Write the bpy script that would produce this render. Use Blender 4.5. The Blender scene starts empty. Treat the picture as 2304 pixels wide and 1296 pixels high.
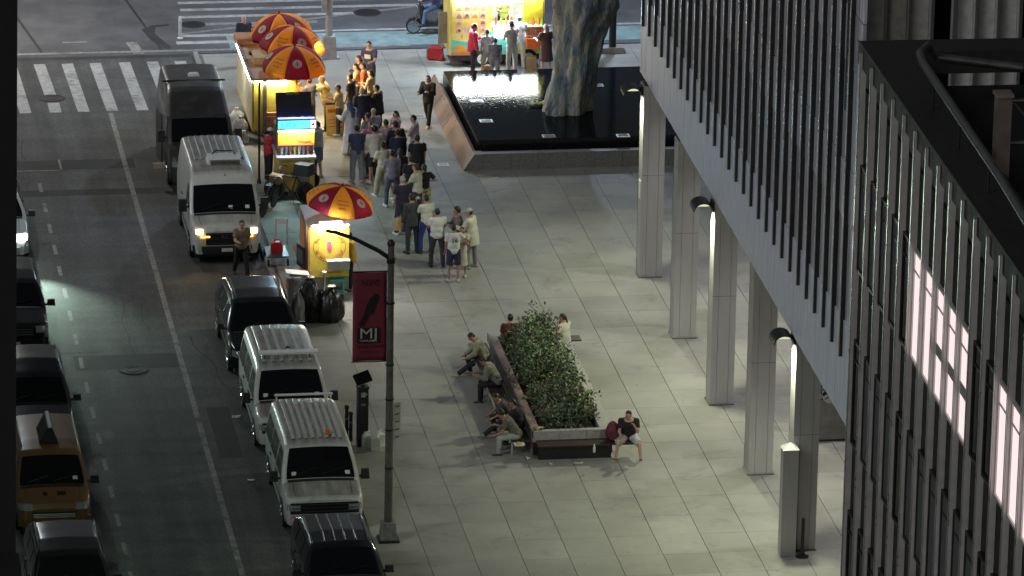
import bpy, math, random
import numpy as np
from mathutils import Vector, Matrix

RD = math.radians
random.seed(11)
rng = np.random.default_rng(5)
sc = bpy.context.scene
col = sc.collection

# ------------------------------------------------------------------ camera
CAM_H, PITCH, YAW, ROLL = 49.0, 0.31416, 0.1530, 0.0172
fw = Vector((math.sin(YAW) * math.cos(PITCH), math.cos(YAW) * math.cos(PITCH), -math.sin(PITCH)))
rt = Vector((math.cos(YAW), -math.sin(YAW), 0))
up = rt.cross(fw)
r2 = rt * math.cos(ROLL) + up * math.sin(ROLL)
u2 = up * math.cos(ROLL) - rt * math.sin(ROLL)
cd = bpy.data.cameras.new('camera')
cam = bpy.data.objects.new('camera', cd)
col.objects.link(cam)
cam.matrix_world = Matrix(((r2.x, u2.x, -fw.x, 0), (r2.y, u2.y, -fw.y, 0), (r2.z, u2.z, -fw.z, CAM_H), (0, 0, 0, 1)))
cd.sensor_width = 36.0
cd.lens = 36.0 * 12570 / 2304
cd.clip_start, cd.clip_end = 0.5, 2000
sc.camera = cam

# ------------------------------------------------------------------ night sky, added fill sun, exposure
world = bpy.data.worlds.new('World')
sc.world = world
world.use_nodes = True
wn, wl = world.node_tree.nodes, world.node_tree.links
bg = wn['Background']
sky = wn.new('ShaderNodeTexSky')
sky.sky_type = 'NISHITA'
sky.sun_disc = False
sky.sun_elevation = RD(6)
sky.sun_rotation = RD(200)
hs = wn.new('ShaderNodeHueSaturation')
hs.inputs['Saturation'].default_value = 0.25
wl.new(sky.outputs[0], hs.inputs['Color'])
wl.new(hs.outputs[0], bg.inputs['Color'])
bg.inputs['Strength'].default_value = 0.023

sl = bpy.data.lights.new('fill_sun', 'SUN')  # soft fill added from the left to brighten the facades
sl.energy = 0.46
sl.angle = RD(20)
sl.color = (0.92, 0.95, 1.0)
so = bpy.data.objects.new('fill_sun', sl)
col.objects.link(so)
so.rotation_euler = (RD(55), 0, RD(-56))

sc.view_settings.view_transform = 'Standard'
sc.view_settings.look = 'None'
sc.view_settings.exposure = 0.26
sc.view_settings.gamma = 1.0
sc.view_settings.use_curve_mapping = False
sc.cycles.use_denoising = True
sc.cycles.max_bounces = 6
sc.cycles.diffuse_bounces = 3
sc.cycles.glossy_bounces = 3
sc.cycles.transmission_bounces = 4
sc.cycles.sample_clamp_indirect = 4
sc.cycles.caustics_reflective = False
sc.cycles.caustics_refractive = False

# ------------------------------------------------------------------ materials
def mat(name, c, rough=0.6, metal=0.0, var=0.18, scale=5.0, bump=0.0, bscale=30.0, emit=None, estr=0.0,
        coat=0.0, world_tex=False, streak=None, alpha=1.0, trans=0.0, spec=0.5, dirt=None, dscale=1.2):
    m = bpy.data.materials.new(name)
    m.use_nodes = True
    n, l = m.node_tree.nodes, m.node_tree.links
    b = n['Principled BSDF']
    b.inputs['Roughness'].default_value = rough
    b.inputs['Metallic'].default_value = metal
    b.inputs['Specular IOR Level'].default_value = spec
    b.inputs['Coat Weight'].default_value = coat
    b.inputs['Coat Roughness'].default_value = 0.08
    b.inputs['Alpha'].default_value = alpha
    b.inputs['Transmission Weight'].default_value = trans
    if world_tex:
        src = n.new('ShaderNodeNewGeometry').outputs['Position']
    else:
        src = n.new('ShaderNodeTexCoord').outputs['Object']
    if streak:
        mp = n.new('ShaderNodeMapping')
        mp.inputs['Scale'].default_value = streak
        l.new(src, mp.inputs[0])
        src = mp.outputs[0]
    out = None
    if var > 0:
        t = n.new('ShaderNodeTexNoise')
        t.inputs['Scale'].default_value = scale
        t.inputs['Detail'].default_value = 5
        l.new(src, t.inputs['Vector'])
        rp = n.new('ShaderNodeMapRange')
        rp.inputs['From Min'].default_value = 0.3
        rp.inputs['From Max'].default_value = 0.7
        rp.inputs['To Min'].default_value = 1 - var
        rp.inputs['To Max'].default_value = 1 + var
        l.new(t.outputs['Fac'], rp.inputs['Value'])
        mx = n.new('ShaderNodeVectorMath')
        mx.operation = 'SCALE'
        mx.inputs[0].default_value = c
        l.new(rp.outputs[0], mx.inputs['Scale'])
        out = mx.outputs[0]
        if dirt:
            t2 = n.new('ShaderNodeTexNoise')
            t2.inputs['Scale'].default_value = dscale
            t2.inputs['Detail'].default_value = 7
            t2.inputs['Roughness'].default_value = 0.65
            l.new(src, t2.inputs['Vector'])
            r3 = n.new('ShaderNodeMapRange')
            r3.inputs['From Min'].default_value = 0.52
            r3.inputs['From Max'].default_value = 0.68
            l.new(t2.outputs['Fac'], r3.inputs['Value'])
            m3 = n.new('ShaderNodeMix')
            m3.data_type = 'RGBA'
            l.new(r3.outputs[0], m3.inputs['Factor'])
            l.new(out, m3.inputs[6])
            m3.inputs[7].default_value = (*dirt, 1)
            out = m3.outputs[2]
        l.new(out, b.inputs['Base Color'])
        rr = n.new('ShaderNodeMapRange')
        rr.inputs['To Min'].default_value = max(0.02, rough - 0.12)
        rr.inputs['To Max'].default_value = min(1, rough + 0.12)
        l.new(t.outputs['Fac'], rr.inputs['Value'])
        l.new(rr.outputs[0], b.inputs['Roughness'])
    else:
        b.inputs['Base Color'].default_value = (*c, 1)
    if bump > 0:
        t = n.new('ShaderNodeTexNoise')
        t.inputs['Scale'].default_value = bscale
        t.inputs['Detail'].default_value = 4
        l.new(src, t.inputs['Vector'])
        bp = n.new('ShaderNodeBump')
        bp.inputs['Strength'].default_value = bump
        bp.inputs['Distance'].default_value = 0.02
        l.new(t.outputs['Fac'], bp.inputs['Height'])
        l.new(bp.outputs[0], b.inputs['Normal'])
    if emit:
        b.inputs['Emission Color'].default_value = (*emit, 1)
        b.inputs['Emission Strength'].default_value = estr
    return m

_cache = {}
def cm(c, rough=0.75, **k):
    key = (tuple(round(x, 3) for x in c), rough, tuple(sorted(k.items())))
    if key not in _cache:
        _cache[key] = mat('paint_%d' % len(_cache), c, rough, **k)
    return _cache[key]

M = {}
M['asphalt'] = mat('asphalt', (0.088, 0.09, 0.088), 0.82, var=0.35, scale=0.7, bump=0.5, bscale=55, world_tex=True,
                   streak=(1, 0.35, 1), dirt=(0.05, 0.05, 0.051), dscale=0.5)
def tyre_wear(m):
    """long dark tracks and coarse aggregate along the driving direction"""
    n, l = m.node_tree.nodes, m.node_tree.links
    b = n['Principled BSDF']
    src = b.inputs['Base Color'].links[0].from_socket
    geo = n.new('ShaderNodeNewGeometry')
    last = src
    for scl, detail, lo, hi, a, c in (((1.5, 0.03, 1), 3, 0.35, 0.65, 0.62, 1.12), ((14, 9, 14), 2, 0.25, 0.75, 0.72, 1.3), ((0.25, 1.3, 1), 5, 0.4, 0.7, 1.1, 0.75)):
        mp = n.new('ShaderNodeMapping')
        mp.inputs['Scale'].default_value = scl
        l.new(geo.outputs['Position'], mp.inputs[0])
        nz = n.new('ShaderNodeTexNoise')
        nz.inputs['Scale'].default_value = 1.0
        nz.inputs['Detail'].default_value = detail
        l.new(mp.outputs[0], nz.inputs['Vector'])
        mr = n.new('ShaderNodeMapRange')
        mr.inputs['From Min'].default_value = lo
        mr.inputs['From Max'].default_value = hi
        mr.inputs['To Min'].default_value = a
        mr.inputs['To Max'].default_value = c
        l.new(nz.outputs['Fac'], mr.inputs['Value'])
        sv = n.new('ShaderNodeVectorMath')
        sv.operation = 'SCALE'
        l.new(last, sv.inputs[0])
        l.new(mr.outputs[0], sv.inputs['Scale'])
        last = sv.outputs[0]
    l.new(last, b.inputs['Base Color'])
tyre_wear(M['asphalt'])
M['avenue'] = mat('avenue_asphalt', (0.10, 0.10, 0.105), 0.8, var=0.22, scale=1.1, bump=0.4, bscale=50, world_tex=True,
                  dirt=(0.065, 0.065, 0.07), dscale=0.3)
M['patch'] = mat('asphalt_patch', (0.035, 0.035, 0.036), 0.85, var=0.3, scale=2, bump=0.4, bscale=60, world_tex=True)
def paver_mat(i, k):
    m = mat('paver_%d' % i, (0.29 * k, 0.286 * k, 0.255 * k), 0.72, var=0.16, scale=0.55, bump=0.15, bscale=60, world_tex=True,
            dirt=(0.225 * k, 0.221 * k, 0.198 * k), dscale=0.45)
    n, l = m.node_tree.nodes, m.node_tree.links
    b = n['Principled BSDF']
    src = b.inputs['Base Color'].links[0].from_socket
    geo = n.new('ShaderNodeNewGeometry')
    vo = n.new('ShaderNodeTexVoronoi')          # trodden-in gum spots
    vo.inputs['Scale'].default_value = 1.9
    l.new(geo.outputs['Position'], vo.inputs['Vector'])
    mr = n.new('ShaderNodeMapRange')
    mr.inputs['From Min'].default_value = 0.045
    mr.inputs['From Max'].default_value = 0.075
    mr.inputs['To Min'].default_value = 0.62
    mr.inputs['To Max'].default_value = 1.0
    l.new(vo.outputs['Distance'], mr.inputs['Value'])
    nz = n.new('ShaderNodeTexNoise')            # spilled-drink stains and traffic dirt
    nz.inputs['Scale'].default_value = 0.9
    nz.inputs['Detail'].default_value = 9
    nz.inputs['Roughness'].default_value = 0.72
    nz.inputs['Distortion'].default_value = 0.8
    l.new(geo.outputs['Position'], nz.inputs['Vector'])
    m2 = n.new('ShaderNodeMapRange')
    m2.inputs['From Min'].default_value = 0.56
    m2.inputs['From Max'].default_value = 0.72
    m2.inputs['To Min'].default_value = 1.0
    m2.inputs['To Max'].default_value = 0.66
    l.new(nz.outputs['Fac'], m2.inputs['Value'])
    mu = n.new('ShaderNodeMath')
    mu.operation = 'MULTIPLY'
    l.new(mr.outputs[0], mu.inputs[0])
    l.new(m2.outputs[0], mu.inputs[1])
    sc_ = n.new('ShaderNodeVectorMath')
    sc_.operation = 'SCALE'
    l.new(src, sc_.inputs[0])
    l.new(mu.outputs[0], sc_.inputs['Scale'])
    l.new(sc_.outputs[0], b.inputs['Base Color'])
    return m
M['paver'] = [paver_mat(i, k) for i, k in enumerate((0.90, 1.0, 1.05, 0.95))]
M['stain'] = mat('oil_stained_asphalt', (0.062, 0.062, 0.061), 0.7, var=0.35, scale=3, bump=0.4, bscale=60, world_tex=True)
M['joint'] = mat('joint_mortar', (0.125, 0.122, 0.112), 0.9, var=0.3, scale=9, world_tex=True)
M['kerb'] = mat('kerb_granite', (0.24, 0.235, 0.23), 0.8, var=0.25, scale=9, bump=0.3)
M['line'] = mat('road_paint', (0.38, 0.38, 0.375), 0.7, var=0.25, scale=6, world_tex=True, dirt=(0.15, 0.15, 0.15), dscale=1.6)
M['line_worn'] = mat('road_paint_worn', (0.24, 0.235, 0.22), 0.75, var=0.35, scale=8, world_tex=True, dirt=(0.075, 0.075, 0.075), dscale=1.8)
M['teal'] = mat('bike_lane_paint', (0.20, 0.29, 0.29), 0.75, var=0.2, scale=3, world_tex=True, dirt=(0.15, 0.19, 0.195), dscale=0.8)
M['iron'] = mat('cast_iron', (0.045, 0.043, 0.042), 0.6, metal=0.5, var=0.3, scale=20, bump=0.4, bscale=60)
M['black'] = mat('black_paint', (0.012, 0.012, 0.013), 0.4, var=0.2)
M['rubber'] = mat('tyre_rubber', (0.014, 0.014, 0.014), 0.85, var=0.2)
M['dark'] = mat('dark_plastic', (0.02, 0.02, 0.021), 0.5, var=0.2)
M['glass'] = mat('tinted_glass', (0.006, 0.007, 0.008), 0.08, var=0.0, spec=0.3)
M['chrome'] = mat('chrome', (0.6, 0.6, 0.6), 0.15, metal=1, var=0.08)
M['steel'] = mat('stainless_steel', (0.42, 0.415, 0.41), 0.4, metal=0.35, var=0.05, scale=2.5, streak=(6, 6, 0.5))
M['steel_dark'] = mat('brushed_steel', (0.22, 0.22, 0.22), 0.4, metal=0.8, var=0.2, scale=4)
M['white'] = mat('white_paint', (0.72, 0.72, 0.70), 0.4, var=0.07)
M['silver'] = mat('alloy_wheel', (0.45, 0.45, 0.46), 0.3, metal=0.9, var=0.1)
M['granite'] = mat('granite', (0.17, 0.165, 0.16), 0.55, var=0.25, scale=14, bump=0.08, bscale=70)
M['granite_red'] = mat('polished_brown_granite', (0.30, 0.225, 0.18), 0.32, var=0.08, scale=5)
M['granite_black'] = mat('polished_black_granite', (0.012, 0.012, 0.014), 0.12, var=0.2)
M['wood'] = mat('bench_hardwood', (0.035, 0.022, 0.018), 0.45, var=0.3, scale=4, streak=(8, 1, 8))
M['skin'] = [mat('skin_%d' % i, c, 0.55, var=0.06) for i, c in enumerate(((0.50, 0.30, 0.22), (0.38, 0.21, 0.14), (0.24, 0.125, 0.08), (0.56, 0.36, 0.28)))]
M['hair'] = [mat('hair_%d' % i, c, 0.5, var=0.3, scale=40) for i, c in enumerate(((0.012, 0.010, 0.009), (0.05, 0.028, 0.016), (0.36, 0.35, 0.34), (0.34, 0.24, 0.12)))]
M['eye'] = mat('eye_dark', (0.02, 0.015, 0.012), 0.2, var=0)
M['plate'] = mat('licence_plate', (0.62, 0.63, 0.58), 0.5, var=0.1)

# ------------------------------------------------------------------ mesh helpers
class MB:
    def __init__(s):
        s.v, s.f, s.m = [], [], []
    def add(s, vs, fs, mi=0):
        o = len(s.v)
        s.v += [tuple(p) for p in vs]
        s.f += [tuple(i + o for i in q) for q in fs]
        s.m += [mi] * len(fs)
        return s
    def box(s, c, d, mi=0, rz=0.0, mtx=None, taper=1.0):
        x, y, z = d[0] / 2, d[1] / 2, d[2] / 2
        p = [(-x, -y, -z), (x, -y, -z), (x, y, -z), (-x, y, -z),
             (-x * taper, -y * taper, z), (x * taper, -y * taper, z), (x * taper, y * taper, z), (-x * taper, y * taper, z)]
        mm = mtx if mtx is not None else Matrix.Rotation(rz, 3, 'Z')
        p = [Vector(c) + mm @ Vector(q) for q in p]
        return s.add(p, [(0, 3, 2, 1), (4, 5, 6, 7), (0, 1, 5, 4), (1, 2, 6, 5), (2, 3, 7, 6), (3, 0, 4, 7)], mi)
    def bbox(s, x0, x1, y0, y1, z0, z1, mi=0):
        return s.box(((x0 + x1) / 2, (y0 + y1) / 2, (z0 + z1) / 2), (x1 - x0, y1 - y0, z1 - z0), mi)
    def tube(s, pts, r, n=8, mi=0, cap=True):
        pts = [Vector(p) for p in pts]
        rs = r if isinstance(r, (list, tuple)) else [r] * len(pts)
        vs, prev = [], None
        for i, p in enumerate(pts):
            t = (pts[min(i + 1, len(pts) - 1)] - pts[max(i - 1, 0)])
            if t.length < 1e-6:
                t = Vector((0, 0, 1))
            t.normalize()
            if prev is None:
                a = Vector((0, 0, 1)) if abs(t.z) < 0.9 else Vector((1, 0, 0))
                prev = t.cross(a).normalized()
            u = (prev - t * prev.dot(t)).normalized()
            w = t.cross(u)
            prev = u
            for k in range(n):
                an = 2 * math.pi * k / n
                vs.append(p + (u * math.cos(an) + w * math.sin(an)) * rs[i])
        fs = []
        for i in range(len(pts) - 1):
            for k in range(n):
                a, b = i * n + k, i * n + (k + 1) % n
                fs.append((a, b, b + n, a + n))
        if cap:
            fs.append(tuple(range(n - 1, -1, -1)))
            fs.append(tuple((len(pts) - 1) * n + k for k in range(n)))
        return s.add(vs, fs, mi)
    def lathe(s, prof, n=16, c=(0, 0, 0), mi=0, axis='z', sx=1.0, sy=1.0):
        vs = []
        for (r, z) in prof:
            for k in range(n):
                an = 2 * math.pi * k / n
                a, b = r * math.cos(an) * sx, r * math.sin(an) * sy
                q = (a, b, z) if axis == 'z' else ((z, a, b) if axis == 'x' else (a, z, b))
                vs.append((q[0] + c[0], q[1] + c[1], q[2] + c[2]))
        fs = []
        flip = axis == 'y'
        for i in range(len(prof) - 1):
            for k in range(n):
                a, b = i * n + k, i * n + (k + 1) % n
                q = (a, b, b + n, a + n)
                fs.append(q[::-1] if flip else q)
        fs.append(tuple(range(n)) if flip else tuple(range(n - 1, -1, -1)))
        e = tuple((len(prof) - 1) * n + k for k in range(n))
        fs.append(e[::-1] if flip else e)
        return s.add(vs, fs, mi)
    def prism(s, poly, z0, z1, mi=0):
        n = len(poly)
        vs = [(x, y, z0) for x, y in poly] + [(x, y, z1) for x, y in poly]
        fs = [tuple(range(n - 1, -1, -1)), tuple(range(n, 2 * n))]
        fs += [(i, (i + 1) % n, (i + 1) % n + n, i + n) for i in range(n)]
        return s.add(vs, fs, mi)
    def prism_x(s, poly, x0, x1, mi=0):
        n = len(poly)
        vs = [(x0, y, z) for y, z in poly] + [(x1, y, z) for y, z in poly]
        fs = [tuple(range(n - 1, -1, -1)), tuple(range(n, 2 * n))]
        fs += [(i, (i + 1) % n, (i + 1) % n + n, i + n) for i in range(n)]
        return s.add(vs, fs, mi)
    def prism_y(s, poly, y0, y1, mi=0):
        n = len(poly)
        vs = [(x, y0, z) for x, z in poly] + [(x, y1, z) for x, z in poly]
        fs = [tuple(range(n)), tuple(range(2 * n - 1, n - 1, -1))]
        fs += [(i, i + n, (i + 1) % n + n, (i + 1) % n) for i in range(n)]
        return s.add(vs, fs, mi)
    def grid(s, rows, mi=0, flip=False):
        n = len(rows[0])
        vs = [p for r in rows for p in r]
        fs = []
        for i in range(len(rows) - 1):
            for k in range(n - 1):
                q = (i * n + k, i * n + k + 1, (i + 1) * n + k + 1, (i + 1) * n + k)
                fs.append(q[::-1] if flip else q)
        return s.add(vs, fs, mi)
    def build(s, name, mats, parent=None, smooth=False, angle=38):
        me = bpy.data.meshes.new(name)
        me.from_pydata([tuple(map(float, p)) for p in s.v], [], s.f)
        for m in (mats if isinstance(mats, (list, tuple)) else [mats]):
            me.materials.append(m)
        me.polygons.foreach_set('material_index', s.m)
        if smooth:
            me.polygons.foreach_set('use_smooth', [True] * len(me.polygons))
            me.set_sharp_from_angle(angle=RD(angle))
        me.update()
        return link(name, me, parent)

def link(name, data, parent=None):
    o = bpy.data.objects.new(name, data)
    col.objects.link(o)
    if parent is not None:
        o.parent = parent
    return o

def tag(o, label=None, cat=None, group=None, kind=None):
    if label: o['label'] = label
    if cat: o['category'] = cat
    if group: o['group'] = group
    if kind: o['kind'] = kind
    return o

def thing(name, label, cat, loc=(0, 0, 0), rz=0.0, group=None):
    o = link(name, None)
    o.location = loc
    o.rotation_euler = (0, 0, rz)
    return tag(o, label, cat, group)

def box(name, m, parent, c, d, rz=0.0, mtx=None, taper=1.0):
    return MB().box(c, d, 0, rz, mtx, taper).build(name, m, parent)

def tube(name, m, parent, pts, r, n=8):
    return MB().tube(pts, r, n).build(name, m, parent, smooth=True, angle=50)

def cyl(name, m, parent, c, r, h, n=16, r1=None):
    return MB().lathe([(r, 0), (r if r1 is None else r1, h)], n, c).build(name, m, parent, smooth=True, angle=50)

def text(name, body, size, m, parent, loc, rot=(math.pi / 2, 0, 0), align='CENTER', ext=0.002, sx=1.0):
    cu = bpy.data.curves.new(name, 'FONT')
    cu.body = body
    cu.size = size
    cu.align_x = align
    cu.align_y = 'CENTER'
    cu.extrude = ext
    cu.resolution_u = 2
    tmp = bpy.data.objects.new(name + '_curve', cu)
    col.objects.link(tmp)
    me = bpy.data.meshes.new_from_object(tmp.evaluated_get(bpy.context.evaluated_depsgraph_get()))
    bpy.data.objects.remove(tmp)
    me.materials.clear()
    me.materials.append(m)
    o = link(name, me, parent)
    o.location = loc
    o.rotation_euler = rot
    o.scale = (sx, 1, 1)
    return o

def copy_tree(o, parent=None):
    c = o.copy()
    col.objects.link(c)
    c.parent = parent
    for ch in list(o.children):
        copy_tree(ch, c)
    return c

def lamp(name, kind, loc, power, color, size=0.2, parent=None, target=None, spot=None, blend=0.6, size_y=None):
    d = bpy.data.lights.new(name, kind)
    d.energy = power
    d.color = color
    if kind == 'AREA':
        d.size = size
        if size_y:
            d.shape = 'RECTANGLE'
            d.size_y = size_y
    else:
        d.shadow_soft_size = size
    if kind == 'SPOT':
        d.spot_size = RD(spot)
        d.spot_blend = blend
    o = link(name, d, parent)
    o.location = loc
    if target is not None:
        o.rotation_euler = (Vector(target) - Vector(loc)).to_track_quat('-Z', 'Y').to_euler()
    return o

# ================================================================== ground, road, plaza
KX = 16.45            # kerb line
PL_END = 174.2        # far edge of the plaza, at the avenue
base = MB().add([(-900, -300, -0.16), (900, -300, -0.16), (900, 1500, -0.16), (-900, 1500, -0.16)], [(0, 1, 2, 3)])
tag(base.build('ground', M['avenue']), kind='structure')
road = tag(MB().bbox(7.2, KX - 0.12, 20, 174.9, -0.3, -0.12).build('road', M['asphalt']), kind='structure')
avenue = tag(MB().bbox(-60, 120, 174.9, 215, -0.3, -0.125).build('avenue', M['avenue']), kind='structure')

def strip(name, m, parent, x0, x1, y0, y1, z=-0.116, skew=0.0):
    return MB().add([(x0, y0, z), (x1, y0, z), (x1 + skew, y1, z), (x0 + skew, y1, z)], [(0, 1, 2, 3)]).build(name, m, parent)

# parking-lane line, dashes, far-side line
strip('lane_line', M['line_worn'], road, 13.03, 13.18, 120, 168.2)
y = 121.0
while y < 160:
    strip('lane_dash', M['line_worn'], road, 10.33, 10.44, y, y + 0.9)
    y += 2.05
# crosswalk over the street
for i, x in enumerate((10.28, 11.2, 12.1, 13.0, 13.95, 14.85, 15.75)):
    if i == 1:
        strip('crosswalk_stripe', M['line'], road, x, x + 0.37, 169.9, 174.0, skew=-0.12)
        strip('crosswalk_stripe', M['line'], road, x + 0.02, x + 0.39, 168.4, 169.5, skew=0)
    else:
        strip('crosswalk_stripe', M['line'], road, x, x + 0.37, 168.4, 174.0, skew=-0.12)
# old trench patches and joints in the street
for (x0, x1, y0, y1) in ((7.4, 13.4, 162.2, 163.2), (7.4, 14.2, 159.5, 160.1), (10.2, 13.0, 143.4, 144.6), (13.4, 14.0, 136, 140)):
    strip('asphalt_patch', M['patch'], road, x0, x1, y0, y1, -0.1185)
strip('gutter_joint', M['patch'], road, 7.2, 16.2, 174.45, 174.8, -0.1185)
# avenue: stop line, teal cycle lane, crosswalk bands, old markings
strip('stop_line', M['line_worn'], avenue, 7.5, 23.5, 175.15, 175.35, -0.118)
strip('cycle_lane', M['teal'], avenue, 17.6, 60, 175.3, 177.0, -0.12)
strip('lane_line', M['line'], avenue, 20.5, 60, 177.15, 177.35, -0.116)
for y0, y1, a, b, mm in ((176.0, 176.35, 15.9, 20.0, 'line'), (176.85, 177.15, 16.1, 20.4, 'line'), (178.25, 178.55, 16.4, 20.8, 'line_worn'), (179.2, 179.5, 16.3, 22.4, 'line'),
                     (180.1, 180.4, 16.4, 24.5, 'line'), (181.0, 181.3, 16.4, 26, 'line'), (181.9, 182.2, 16.4, 26, 'line'), (182.8, 183.1, 16.4, 26, 'line')):
    strip('crosswalk_band', M[mm], avenue, a, b, y0, y1, -0.117)
MB().add([(16.0, 177.3, -0.1165), (16.1, 177.15, -0.1165), (26.2, 180.6, -0.1165), (26.1, 180.75, -0.1165)], [(0, 1, 2, 3)]).build('lane_line', M['line_worn'], avenue)
MB().add([(14.4, 174.95, -0.117), (14.75, 174.95, -0.117), (14.62, 176.4, -0.117), (14.25, 176.4, -0.117)], [(0, 1, 2, 3)]).build('marking_block', M['line_worn'], avenue)
strip('marking_bar', M['line_worn'], avenue, 12.2, 13.0, 176.5, 176.62, -0.117)
for pts in (((14.9, 177.9), (15.25, 178.4), (15.9, 178.55), (15.8, 178.3), (15.4, 178.2), (15.3, 177.4), (15.7, 175.6), (15.5, 175.5), (15.1, 176.6)),):
    MB().add([(a, b, -0.1175) for a, b in pts], [tuple(range(len(pts) - 1, -1, -1))]).build('crack_seal', M['patch'], avenue)
for x0, x1 in ((13.8, 15.3), (9.6, 11.4)):
    MB().add([(x1, 175.4, -0.1178), (x1 + 0.1, 175.4, -0.1178), (x0 + 0.1, 190, -0.1178), (x0, 190, -0.1178)], [(0, 1, 2, 3)]).build('slab_joint', M['patch'], avenue)

def crack(parent, pts, w, z=-0.1172):
    pts = [Vector((x, y, z)) for x, y in pts]
    b = MB()
    rows = []
    for i, q in enumerate(pts):
        d = (pts[min(i + 1, len(pts) - 1)] - pts[max(i - 1, 0)]).normalized()
        nn = Vector((-d.y, d.x, 0)) * w * random.uniform(0.5, 1.2)
        rows.append([tuple(q - nn), tuple(q + nn)])
    b.grid(rows, flip=True).build('sealed_crack', M['patch'], parent)
for k in range(9):
    x, y = random.uniform(8, 14.5), random.uniform(118, 166)
    pts, an = [], random.choice((1.57, 1.4, 0.05, 3.1, 1.7))
    for q in range(random.randint(6, 14)):
        pts.append((min(max(x, 7.4), 16.1), min(y, 174)))
        an += random.uniform(-0.35, 0.35)
        x += 0.5 * math.cos(an)
        y += 0.7 * math.sin(an)
    crack(road, pts, random.uniform(0.012, 0.03))
for k in range(12):
    x, y = random.uniform(7.6, 16), random.uniform(116, 172)
    r_ = random.uniform(0.1, 0.32)
    MB().add([(x + r_ * random.uniform(0.8, 1.0) * math.cos(a), y + 2.2 * r_ * random.uniform(0.8, 1.0) * math.sin(a), -0.1182 - 0.00001 * k) for a in np.linspace(0, 2 * math.pi, 29)[:-1]], [tuple(range(28))]).build('oil_stain', M['stain'], road)

def manhole(parent, x, y, z, r):
    MB().lathe([(r * 1.18, -0.01), (r * 1.18, 0.004)], 24, (x, y, z)).build('manhole_frame', M['patch'], parent)
    b = MB().lathe([(r, 0), (r, 0.012), (r * 0.9, 0.012), (r * 0.9, 0.006), (r * 0.55, 0.006), (r * 0.55, 0.012), (r * 0.5, 0.012), (r * 0.5, 0.006), (0.01, 0.006)], 24, (x, y, z))
    b.build('manhole_cover', M['iron'], parent)
manhole(road, 11.75, 143.3, -0.116, 0.36)
manhole(road, 11.4, 170.0, -0.116, 0.36)
manhole(avenue, 16.65, 178.4, -0.116, 0.36)
manhole(avenue, 22.6, 179.4, -0.118, 0.4)
dr = MB().bbox(9.65, 11.15, 162.2, 163.2, -0.119, -0.1135)
dr.build('utility_cover', M['patch'], road)
for a in (9.62, 11.1):
    strip('cover_edge', M['line_worn'], road, a, a + 0.07, 162.15, 163.25, -0.1125)
strip('cover_edge', M['line_worn'], road, 9.7, 11.1, 162.1, 162.2, -0.1125)

# kerb of granite stones
kerb = tag(MB().bbox(KX - 0.13, KX + 0.0, 20, 112, -0.3, -0.002).build('kerb', M['kerb']), kind='structure')
y = 112.0
while y < 173.6:
    L = 1.75 + random.uniform(-0.15, 0.2)
    MB().box((KX - 0.075, y + L / 2, -0.15), (0.15, L - 0.015, 0.296 + random.uniform(-0.006, 0.004))).build('kerb_stone', M['kerb'], kerb)
    y += L
x = KX
while x < 40:
    L = 1.8
    MB().box((x + L / 2, PL_END + 0.085, -0.152), (L - 0.015, 0.15, 0.296)).build('kerb_stone', M['kerb'], kerb)
    x += L

# plaza: bed + pavers, every joint recessed
plaza = tag(MB().bbox(KX + 0.005, 70, 20, PL_END, -0.3, -0.022).build('plaza', M['joint']), kind='structure')
TX0, TW, TL, TY0 = 17.72, 1.1705, 1.365, 104.34
tiles = []
for i in range(-1, 20):
    for j in range(0, 52):
        x0, y0 = TX0 + i * TW, TY0 + j * TL
        x1, y1 = x0 + TW, y0 + TL
        x0, x1, y1 = max(x0, KX + 0.01), min(x1, 40), min(y1, PL_END - 0.005)
        if x1 - x0 < 0.15 or y1 - y0 < 0.1:
            continue
        tiles.append((x0, x1, y0, y1))
def tile_in_view(t):
    cx, cy = (t[0] + t[1]) / 2, (t[2] + t[3]) / 2
    d = Vector((cx, cy, -CAM_H))
    px = d.dot(r2) / d.dot(fw) * 12570 + 1152
    py = -d.dot(u2) / d.dot(fw) * 12570 + 648
    return 640 < px < 1890 and 20 < py < 1330 and cx < 31 and not (cx > 23.7 and 161 < cy < 169) and not (21.5 < cx < 23.4 and 136 < cy < 142)
vis = sorted([t for t in tiles if tile_in_view(t)], key=lambda t: t[2])
solo = set(vis[:300])
rest = MB()
shared = {}
for t in tiles:
    w, l = t[1] - t[0] - 0.012, t[3] - t[2] - 0.005
    c = ((t[0] + t[1]) / 2, (t[2] + t[3]) / 2)
    mi = random.choice((0, 1, 1, 1, 2, 3))
    dz = random.uniform(-0.002, 0.002)
    if t in solo:
        key = (round(w, 2), round(l, 2), mi)
        if key not in shared:
            b = MB()
            hw, hl, bv = w / 2, l / 2, 0.004
            b.add([(-hw, -hl, -0.03), (hw, -hl, -0.03), (hw, hl, -0.03), (-hw, hl, -0.03),
                   (-hw, -hl, -bv), (hw, -hl, -bv), (hw, hl, -bv), (-hw, hl, -bv),
                   (-hw + bv, -hl + bv, 0), (hw - bv, -hl + bv, 0), (hw - bv, hl - bv, 0), (-hw + bv, hl - bv, 0)],
                  [(0, 1, 5, 4), (1, 2, 6, 5), (2, 3, 7, 6), (3, 0, 4, 7), (4, 5, 9, 8), (5, 6, 10, 9), (6, 7, 11, 10), (7, 4, 8, 11), (8, 9, 10, 11)])
            o = b.build('paver', M['paver'][mi], plaza)
            shared[key] = o.data
        else:
            o = link('paver', shared[key], plaza)
        o.location = (c[0], c[1], dz)
    else:
        rest.box((c[0], c[1], -0.015 + dz), (w, l, 0.03), mi)
tag(rest.build('far_pavers', M['paver'], plaza), kind='stuff')

# far pavement on the other side of the street
tag(MB().bbox(-30, 7.2, 20, 174, -0.3, 0.0).build('pavement', M['paver'][3]), kind='structure')

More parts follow.
